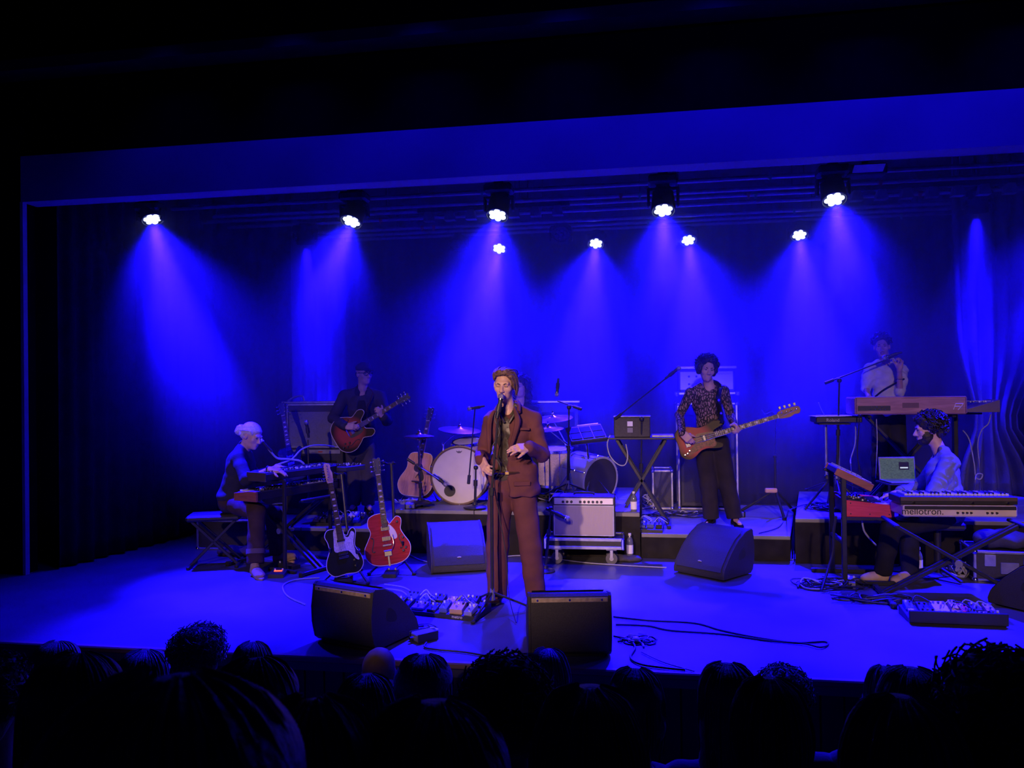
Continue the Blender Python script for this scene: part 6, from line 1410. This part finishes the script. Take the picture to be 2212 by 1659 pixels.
def pedalboard(label, c, rz, L, dpt, rows, seed=0, text_=None, lip=0.0):
    t = thing('pedalboard', label, 'pedalboard', TM(c, rz), 'pedalboards'); rnd = random.Random(seed)
    MB().prism([(-dpt/2, 0), (dpt/2, 0), (dpt/2, .065), (-dpt/2, .030)], -L/2, L/2, SY, .004).build('board', BLACK, t)
    if lip: MB().box((0, -dpt/2-.012, lip/2+.012), (L*1.02, .022, lip), .004).build('front_rail', BLACK, t)
    sl = math.atan2(.035, dpt)
    for r in range(rows):
        x = -L/2+.02; y = -dpt/2+dpt*(r+.5)/rows
        while x < L/2-.06:
            w = rnd.choice((.045, .055, .062, .07, .10)); d_ = min(dpt/rows*.9, rnd.uniform(.085, .12)); w = min(w, L/2-.01-x)
            pedal(t, TM((x+w/2, y, .048+y*math.tan(sl)), rnd.uniform(-.06, .06), sl), w, d_, rnd.uniform(.025, .06), rnd.choice(PCOL+PCOL[3:4]*3+PCOL[4:6]), rnd.random()); x += w+rnd.uniform(.012, .035)
    for i in range(5):
        x0 = rnd.uniform(-L/2, L/2*.6); y0 = rnd.uniform(-dpt/3, dpt/3); MB().tube([(x0, y0, .10), (x0+.04, y0+.03, .14), (x0+.10, y0-.02, .12), (x0+.13, y0, .095)], .004, 5, 3).build('patch_cable', CABLE if i % 2 else CABLEG, t)
    if text_: text('lettering', text_, .034, WHITE, t, basis((L*.28, -dpt/2-.0015, .018), (1, 0, 0), (0, 0, 1)))
    return t
pedalboard('crowded pedalboard on the floor behind the left front monitor', (-1.52, 5.79, 0), -.21, .70, .28, 2, 3, 'metro')
pedalboard('long pedalboard in front of the cream tape keyboard', (2.14, 6.03, 0.0), -.02, .62, .26, 2, 8, None, .085)
pedalboard('pedalboard at the feet of the guitarist with the cap', (-3.26, 8.12, .24), .05, .56, .26, 2, 12)
pedalboard('small pedalboard on the low riser under the folding table', (.02, 8.02, .24), -.1, .34, .2, 1, 15)
def single_pedal(label, c, rz, m, w=.075, d_=.13, h=.06, led=False):
    t = thing('effect_pedal', label, 'effect pedal', TM(c, rz), 'single effect pedals')
    MB().prism([(-d_/2, 0), (d_/2, 0), (d_/2, h), (-d_/2, h*.65)], -w/2, w/2, SY, .004).build('body', m, t)
    MB().box((0, -d_*.2, h*.78), (w*.8, d_*.4, .01), .003, Matrix.Rotation(.16, 4, 'X')).build('treadle', RUBBER, t)
    for i in (-1, 1): MB().cyl((i*w*.25, d_*.3, h*.9), (i*w*.25, d_*.3, h*.9+.016), .008, n=8).build('knob', WHITE, t)
    if led: MB().box((0, d_*.1, h*.95), (w*.5, .02, .006)).build('indicator_light', LEDR, t)
single_pedal('dark pedal with a red glowing light at the feet of the player with the bun', (-3.295, 6.723, 0), .2, PCOL[3], .14, .14, .05, True)
single_pedal('flat dark expression pedal under the lifted tan shoe', (-3.36, 7.06, 0), 1.2, PCOL[3], .10, .24, .05)
single_pedal('dark volume pedal in front of the cherry red guitar', (-2.265, 6.858, 0), .1, PCOL[3], .12, .16, .05)
single_pedal('round-edged dark pedal on the floor below the maple-headed guitar', (-2.609, 6.579, 0), .3, PCOL[3], .16, .10, .05)
single_pedal('silver foot pedal beside the tan sneaker', (1.711, 7.013, 0), -.3, PCOL[4], .08, .18, .05)
single_pedal('white-topped pedal on the guitarist riser', (-4.273, 9.954, 0.24), .3, PCOL[0], .12, .12, .05)
t = thing('pedal_case', 'dark box standing by the red guitar, with white plugs in it', 'power strip', TM((-2.416, 8.239, 0), .1))
MB().box((0, 0, .05), (.16, .14, .10), .008).build('body', BLACK, t)
for i in range(3):
    p = MB().box((-.05+.045*i, -.04, .115), (.026, .026, .045), .005).build('plug', WHITE, t); MB().tube([(-.05+.045*i, -.04, .13), (-.06+.045*i, -.02, .19), (-.12+.03*i, .02, .20), (-.20, .03, .10), (-.24, .0, .01)], .006, 6, 4).build('plug_cable', CABLEG, p)
def di_box(label, c, rz, m=STEEL):
    t = thing('signal_box', label, 'stage box', TM(c, rz), 'small signal boxes')
    MB().box((0, 0, .03), (.10, .15, .055), .008).build('body', m, t)
    for sx in (-1, 1): MB().box((sx*.054, 0, .03), (.006, .16, .062), .002).build('end_guard', BLACK, t)
    MB().cyl((0, -.075, .03), (0, -.11, .03), .011, n=10).build('plug', CHROME, t); MB().cyl((.0, .075, .03), (0, .11, .03), .011, n=10).build('plug', CHROME, t)
di_box('blue-grey signal box on the floor between pedalboard and stage edge', (-1.47, 5.13, 0), -.75, mat('di_blue_grey', (.12, .12, .16), .5, nz=.1))
di_box('signal box on the drum riser at the foot of the acoustic guitar', (-2.42, 7.98, .44), .3)
di_box('signal box on the low riser beside the rubber stand foot', (1.02, 9.0, .24), .3)
# a round pale lid lying in the cable coil
t = thing('plug_adapter', 'round pale adapter lying in the cable coil right of the front monitor', 'adapter', TM((-0.062, 5.243, 0)))
MB().sph((0, 0, .022), (.026, .026, .022), 12).build('body', WHITE, t); MB().tube([(.0, 0, .02), (.04, -.04, .01), (.05, -.10, .008)], .007, 6, 3).build('lead', CABLEG, t)
def cable(label, pts, r=.006, m=CABLE, sm=6):
    P = [Vector(p) for p in pts]; b = P[0]; o = MB().tube([p-b for p in P], r, 6, sm).build('cable', m); o.location = b
    return tag(o, label, 'cable', 'cables on the stage')
def fl(*pts): return [tuple(p) for p in pts]
Z = .007
cable('long looped cable lying on the open floor right of the front monitor', [(-0.23, 5.801, 0.007), (0.019, 5.739, 0.007), (0.342, 5.712, 0.007), (0.518, 5.562, 0.007), (0.744, 5.429, 0.007), (0.966, 5.361, 0.007), (1.147, 5.403, 0.007), (1.156, 5.339, 0.007), (1.09, 5.269, 0.012), (1.004, 5.332, 0.012), (0.795, 5.377, 0.007), (0.51, 5.479, 0.007), (0.174, 5.519, 0.007), (0.018, 5.606, 0.007), (-0.207, 5.61, 0.007)], .006)
cable('cable running along the stage edge from the small signal box', [(-1.419, 5.017, 0.02), (-1.414, 4.955, 0.01), (-1.321, 4.921, 0.01), (-1.148, 4.899, 0.01), (-0.956, 4.836, 0.01), (-0.832, 4.793, 0.01)], .007)
cable('cable from the front monitor to the stage edge on the right', [(-0.211, 5.338, 0.01), (-0.111, 5.272, 0.01), (-0.067, 5.127, 0.01), (-0.094, 4.931, 0.01), (-0.029, 4.815, 0.01), (0.121, 4.771, 0.01), (0.228, 4.754, 0.01)], .007)
cable('thin pale cable crossing to the right behind the front monitor', [(-0.029, 5.043, 0.01), (0.069, 4.91, 0.01), (0.15, 4.831, 0.01), (0.28, 4.738, 0.01)], .004, CABLEG)
cable('pale cable from the keyboards past the left front monitor', [(-2.874, 6.677, 0.01), (-3.053, 6.587, 0.01), (-3.085, 6.417, 0.01), (-3, 6.222, 0.01), (-2.851, 6.018, 0.01), (-2.624, 5.824, 0.01)], .006, CABLEG)
cable('pale coil of cable behind the left front monitor', [(-2.216, 6.518, 0.01), (-2.028, 6.444, 0.01), (-1.904, 6.276, 0.01), (-1.92, 6.1, 0.01), (-2.079, 6.11, 0.01), (-2.251, 6.265, 0.01), (-2.165, 6.366, 0.01), (-2.007, 6.315, 0.012), (-1.906, 6.18, 0.012)], .005, CABLEG)
cable('cable along the foot of the drum riser', [(-2.389, 7.762, 0.01), (-2.021, 7.393, 0.01), (-1.499, 7.638, 0.01), (-1.246, 7.795, 0.01), (-0.959, 7.739, 0.01), (-0.579, 7.551, 0.01), (-0.139, 7.461, 0.01), (0.2, 7.422, 0.01)], .006, CABLEG)
cable('cable along the foot of the high riser behind the curved monitor', [(1.029, 7.912, 0.01), (1.351, 7.905, 0.01), (1.68, 7.859, 0.01), (1.929, 8.03, 0.01)], .006, CABLEG)
cable('dark cable climbing onto the high riser beside the bass player', [(1.1, 7.929, 0.25), (1.326, 8.257, 0.25), (1.507, 8.84, 0.25), (1.399, 8, 0.467), (1.671, 8.645, 0.43), (1.944, 8.835, 0.43)], .006)
cable('pale cable hanging in a loop from the folding table', [(-0.335, 8.2, 1.189), (-0.363, 8.15, 1.097), (-0.334, 8.12, 0.98), (-0.255, 8.1, 0.897), (-0.185, 8.1, 0.893), (-0.157, 8.15, 0.978), (-0.175, 8.2, 1.093)], .006, CABLEG)
cable('pale cable hanging from the flat keyboard beside the organ', [(2.12, 8.5, 1.364), (2.141, 8.5, 1.236), (2.134, 8.5, 1.071), (2.092, 8.5, 0.929), (2.091, 8.5, 0.834), (2.433, 9.821, 0.43)], .006, CABLEG)
cable('dark cable hanging from the organ socket panel', [(2.106, 8.2, 1.411), (2.1, 8.22, 1.228), (2.084, 8.22, 0.999), (2.131, 8.25, 0.722), (2.41, 9.227, 0.43)], .006)
cable('pale straight cable hanging in front of the organ player', [(2.274, 8.25, 1.34), (2.279, 8.25, 1.134), (2.268, 8.25, 0.906), (2.572, 9.428, 0.43)], .005, CABLEG)
cable('pale cable with a small loop hanging from the right post of the organ', [(3.156, 8.5, 1.209), (3.176, 8.4, 1.123), (3.177, 8.3, 0.904), (3.192, 8.3, 0.769), (3.233, 8.3, 0.747), (3.25, 8.3, 0.792), (3.2, 8.3, 0.792), (3.182, 8.3, 0.702), (3.462, 9.059, 0.43)], .006, CABLEG)
cable('cable arcing from the small wedge synthesizer', [(3.354, 8.35, 1.375), (3.331, 8.35, 1.284), (3.268, 8.35, 1.217), (3.252, 8.4, 1.077), (3.265, 8.4, 0.85), (3.628, 9.321, 0.43)], .005, CABLEG)
cable('thick cable bundle hanging down the post under the red synthesizer', [(1.575, 6.9, 0.589), (1.555, 6.9, 0.454), (1.549, 6.9, 0.3), (1.5, 6.85, 0.176), (1.411, 6.7, 0.02)], .011)
cable('blue-lit cable drooping under the red synthesizer', [(1.83, 7.1, 0.549), (1.843, 7.1, 0.443), (1.894, 7.1, 0.365), (1.955, 7.15, 0.305)], .008, CABLEG)
def tangle(label, c, rx, ry, n, seed, m=CABLE, r=.006, hgt=.05):
    t = thing('cable_tangle', label, 'cables', TM(c), 'heaps of cable'); rnd = random.Random(seed)
    for i in range(n):
        a0 = rnd.uniform(0, 6.28); k = rnd.uniform(.35, 1); ex = rnd.uniform(.5, 1); N = rnd.randint(8, 13); ox, oy = rnd.uniform(-.4, .4)*rx, rnd.uniform(-.4, .4)*ry
        pts = [(ox+rx*k*math.cos(a0+j*.75)*(1+.25*rnd.uniform(-1, 1)), oy+ry*k*ex*math.sin(a0+j*.75)*(1+.25*rnd.uniform(-1, 1)), r+rnd.random()**2*hgt) for j in range(N)]
        MB().tube(pts, r, 5, 4).build('cable_loop', m if rnd.random() < .6 else (CABLEG if rnd.random() < .6 else CABLE), t)
    return t
tangle('heap of black cables beside the seated curly player, near the tan sneaker', (1.507, 6.896, 0), .26, .16, 13, 1)
tangle('cables strewn over the right end of the floor before the long pedalboard', (1.752, 6.467, 0), .26, .09, 7, 2)
tangle('heap of pale cables under the folding table', (0.022, 9.613, 0.24), .24, .22, 16, 3, CABLEG, .006, .16)
tangle('loose black cables on the low riser at the feet of the bass player', (0.375, 8.955, 0.24), .30, .12, 8, 4)
tangle('cables on the high riser edge left of the red synthesizer', (1.849, 8.408, 0.42), .26, .18, 12, 5)
tangle('cables spread on the low riser under the stacked keyboards', (-4.091, 9.385, 0.24), .36, .25, 14, 6, CABLEG, .006, .08)
tangle('cable coil with dark plugs right of the front monitor', (-0.029, 5.285, 0), .14, .12, 6, 7, CABLE, .005, .02)
tangle('cables between drum stands behind the singer', (-1.019, 8.705, 0.44), .28, .20, 13, 8, CABLE, .006, .06)
tangle('cables at the foot of the acoustic guitar on the drum riser', (-2.497, 8.303, 0.44), .18, .10, 8, 9, CABLEG, .006, .05)
tangle('cables by the road case at the right edge', (2.72, 7.45, 0), .10, .14, 7, 10, CABLEG, .007, .12)
tangle('thin cables before the round base of the singer stand', (-1.55, 5.35, 0), .14, .10, 4, 11, CABLE, .004, .015)

# rig extras: flood lamp and strip lights on the battens
t = thing('flood_light', 'rectangular flood lamp hanging among the battens at the upper right', 'stage light', TM((2.0, 7.5, 3.70)))
MB().box((0, 0, -.10), (.34, .16, .10), .01).build('housing', BLACK, t); MB().box((0, -.06, -.155), (.26, .10, .006), .002, Matrix.Rotation(-.5, 4, 'X')).build('front_glass', mat('flood_glass', (.5, .5, .55), .3, nz=.1), t); MB().box((0, 0, -.03), (.05, .05, .10), .01).build('clamp', BLKMET, t)
for k, (x, y, lab) in enumerate(((2.9, 8.5, 'strip of trapezoid lamps on the batten above the organ'), (-1.6, 8.5, 'strip of trapezoid lamps on the batten above the drums'))):
    t = thing('strip_light', lab, 'stage light', TM((x, y, 3.736)), 'strip lights')
    MB().box((0, 0, -.06), (1.7, .06, .05), .006).build('rail', BLKMET, t)
    for i in range(7):
        MB().prism([(-.06, -.10), (.06, -.10), (.035, 0), (-.035, 0)], -.05, .05, Matrix.Translation((-.72+.24*i, 0, -.08)) @ Matrix.Rotation(math.pi/2, 4, 'X')).build('lamp_can', STEEL, t)

# ================================================================ the audience, seated on the raked steps
AHAIR = [mat('audience_hair_dark', (.11, .10, .095), .45, nz=.3, ns=40, bump=.5, bs=90), mat('audience_hair_brown', (.14, .11, .09), .5, nz=.3, ns=40, bump=.5, bs=90), mat('audience_hair_grey', (.16, .15, .15), .6, nz=.3, ns=40, bump=.5, bs=90)]
ACLO = [mat('audience_coat_dark', (.02, .02, .024), .9, nz=.2, bump=.3, bs=30), mat('audience_knit', (.16, .15, .17), .95, nz=.4, ns=120, bump=.8, bs=150), mat('audience_shirt_pale', (.38, .38, .42), .9, nz=.1, bump=.3, bs=30)]
for q_ in AHAIR+ACLO:
    b = q_.node_tree.nodes['Principled BSDF']; b.inputs['Sheen Weight'].default_value = .7; b.inputs['Sheen Roughness'].default_value = .45
ASK = mat('audience_skin', (.42, .27, .21), .6, nz=.08, ns=20)
seatm = None
def audience(label, top, row, w=.20, style='short', hm=0, cm=0, h=.013, dy=0.0, turn=0.0):
    """top: crown of the head in world coordinates; w: width of the hair"""
    x, y, z = top; fz = -.90+.24*row; t = thing('person', label, 'person', TM((x, y, fz)), 'audience members')
    zt = z-fz; hc = A((0, 0, zt-.135)); f = (math.sin(turn), math.cos(turn), 0)
    S = SDF(); W_, R = head_sdf(S, hc, f, (0, 0, 1), 1.0, neckto=hc+A((0, -.03, -.22)))
    ch = hc+A((0, -.02, -.42)); S.ell(ch, (.16, .11, .20), None, .03).cap(ch+A((-.16, 0, .12)), ch+A((.16, 0, .12)), .055, k=.03)
    pe = hc+A((0, -.05, -.72)); S.ell(pe, (.17, .14, .14), None, .04)
    for s in (-1, 1): S.chain([pe+A((s*.09, .03, -.02)), pe+A((s*.11, .40, 0)), A((s*.11, .34, .06))], [.08, .06, .045], .03); S.cap(ch+A((s*.2, 0, .10)), ch+A((s*.24, .06, -.18)), .05, .04, .02); S.cap(ch+A((s*.24, .06, -.18)), ch+A((s*.12, .30, -.24)), .04, .03, .02)
    S.build('body', ASK, t, h*1.15)
    S = SDF().ell(ch, (.185, .13, .22), None, .03).cap(ch+A((-.17, 0, .12)), ch+A((.17, 0, .12)), .07, k=.03).ell((ch+pe)/2, (.19, .15, .24), None, .04)
    for s in (-1, 1): S.cap(ch+A((s*.2, 0, .10)), ch+A((s*.25, .06, -.18)), .066, .056, .02); S.cap(ch+A((s*.25, .06, -.18)), ch+A((s*.14, .27, -.23)), .054, .045, .02)
    S.cap(hc+A((0, 0, -.05)), hc+A((0, -.03, -.24)), .06, .066, .008, -1)
    S.build('coat', ACLO[cm], t, h*1.15, .005, 26.)
    k = w/.17; hmz = AHAIR[hm]
    if style in ('short', 'bob', 'long'):
        zb = {'short': -.07, 'bob': -.15, 'long': -.30}[style]; G = []
        for q in range(15):
            a = -.42+q/14*(math.pi+.84)+math.pi; ca, sa = math.cos(a)*k, math.sin(a)*k; fr = 1 if math.sin(a) < .25 else .35
            G.append([(.02*ca, -.02+.02*sa, .140), (.060*ca, -.028+.075*sa, .116), (.085*ca, -.03+.103*sa, .05), (.089*ca, -.04+.103*sa, .05+(zb-.05)*.5*fr), (.078*ca, -.05+.095*sa, .05+(zb-.05)*fr)])
        strands(t, W_, hmz, G, 300 if h < .012 else 150, int(x*37) % 91, .003 if h < .012 else .0036, .005)
    if style == 'short': hair_build(t, W_, R, hmz, [(0, -.025, .048, .085*k, .105*k, .088), (0, -.07, -.02, .078*k, .055*k, .075)], [(0, .10, -.04, .10, .06, .10), (0, .02, -.12, .14, .10, .06)], (), h, .0, 80.)
    elif style == 'long': hair_build(t, W_, R, hmz, [(0, -.03, .045, .088*k, .108*k, .090), (0, -.07, -.09, .092*k, .07*k, .15), (0, -.08, -.20, .095*k, .06, .12)], [(0, .10, -.04, .07, .06, .10)], (), h, .0, 90.)
    elif style == 'bob': hair_build(t, W_, R, hmz, [(0, -.03, .045, .092*k, .110*k, .090), (0, -.05, -.05, .10*k, .085*k, .11)], [(0, .10, -.04, .07, .06, .10)], (), h, .0, 70.)
    elif style == 'curly':
        hair_build(t, W_, R, hmz, [(0, -.03, .045, .088*k, .108*k, .090), (0, -.06, -.03, .09*k, .07*k, .09)], [(0, .10, -.04, .08, .06, .10)], (), h, .006, 70.)
        curls(t, W_, hmz, 420, .098*k, .115*k, .10, (0, -.03, .03), int(x*100) % 97, lambda a, b, c: not (b > .4 and c < .4), .012*k, .0024)
    elif style == 'bald': hair_build(t, W_, R, hmz, [(0, -.05, -.035, .083, .08, .045)], [(0, .06, -.0, .14, .085, .12)], (), h, .002, 90., name='hair_fringe')
    if style == 'bun': hair_build(t, W_, R, hmz, [(0, -.03, .045, .085*k, .105*k, .088), (0, -.06, -.03, .08*k, .06*k, .08), (0, -.10, .10, .05, .045, .05)], [(0, .10, -.04, .08, .06, .10)], (), h, .004, 90.)
    global seatm
    if seatm is None:
        seatm = [MB().box((0, -.22, .66), (.50, .07, .62), .03).mesh('backrest', ACLO[0]), MB().box((0, .06, .38), (.48, .48, .10), .03).mesh('seat', ACLO[0]), MB().box((0, .02, .17), (.10, .30, .34), .01).mesh('pedestal', BLKMET)]
    sz = zt-.135-.72-.14-.36
    c = thing('theatre_seat', 'dark seat of the '+label, 'seat', TM((x, y, fz)), 'theatre seats')
    for nm, me, dz in (('backrest', seatm[0], 0), ('seat', seatm[1], 0), ('pedestal', seatm[2], 0)): share(nm, me, c, Matrix.Translation((0, 0, 0)) @ Matrix.Diagonal((1, 1, max(.5, (zt-.98)/.43), 1)))
    return t
audience('audience member far left with short brown hair, in the front row', (-2.955, 3.6, 0.42), 0, .20, 'short', 1)
audience('audience member with rounded dark hair beside the tall spiky-haired one', (-2.466, 3.6, 0.395), 0, .23, 'short', 0)
audience('audience member with tall spiky dark hair, highest head at the left', (-2.173, 3.6, 0.529), 0, .21, 'curly', 0)
audience('audience member with thin grey hair right of the spiky-haired one', (-1.888, 3.6, 0.46), 0, .18, 'short', 2)
audience('bald audience member in front of the left front monitor', (-1.25, 3.6, 0.471), 0, .17, 'bald', 1)
audience('audience member with blue-rimmed hair right of the bald one', (-0.856, 3, 0.643), 1, .21, 'bob', 0)
audience('audience member with dark short hair before the right front monitor', (-0.438, 3.6, 0.487), 0, .18, 'short', 0)
audience('audience member with pale bob right of the big dark middle head', (-0.04, 3, 0.626), 1, .19, 'bob', 2)
audience('audience member with long straight dark hair, second right of the monitor', (0.294, 3, 0.662), 1, .20, 'long', 0)
audience('audience member half hidden behind the large close-cropped head', (0.589, 3.6, 0.453), 0, .19, 'curly', 1)
audience('large close-cropped head with visible neck, right of middle', (0.312, 2.12, 0.927), 2, .185, 'short', 0)
audience('small grey head peeping out left of the dark rounded head', (1, 3.6, 0.476), 0, .15, 'short', 2)
audience('dark rounded head low before the right stage edge', (0.926, 3, 0.674), 1, .22, 'short', 0)
audience('audience member with big loose curls at the far right', (0.677, 1.65, 1.165), 3, .21, 'curly', 0, 0, .011)
audience('close head with smooth hair below the dark rounded head', (0.458, 1.55, 1.108), 3, .20, 'short', 0, 1, .011)
audience('close broad dark head below the middle of the picture', (-0.112, 1.6, 1.078), 3, .21, 'short', 0, 0, .011)
audience('audience member with tousled hair in front of the microphone stand foot', (-0.368, 2.12, 0.955), 2, .20, 'curly', 0)
audience('very close blurred head with swept hair at the lower middle', (-0.275, 1.02, 1.269), 4, .19, 'bob', 1, 0, .010)
audience('dark cropped head between the bald and the close blurred head', (-0.982, 2.7, 0.667), 1, .20, 'short', 0)
audience('dark head with hood-like hair right of the nearest head', (-0.984, 1.9, 0.997), 2, .20, 'bob', 0)
audience('audience member with smooth combed hair at the lower left', (-1.375, 1.75, 1.042), 3, .20, 'long', 0)
audience('audience member cut off by the left picture edge, curly hair', (-1.947, 2.12, 0.89), 2, .16, 'curly', 0, 2)
audience('nearest head, huge and blurred, at the lower left', (-0.389, 0.62, 1.441), 5, .20, 'bob', 0, 0, .009)
audience('blurred head with lit strands right of the nearest head', (-0.411, 0.95, 1.294), 4, .16, 'long', 1, 0, .010)
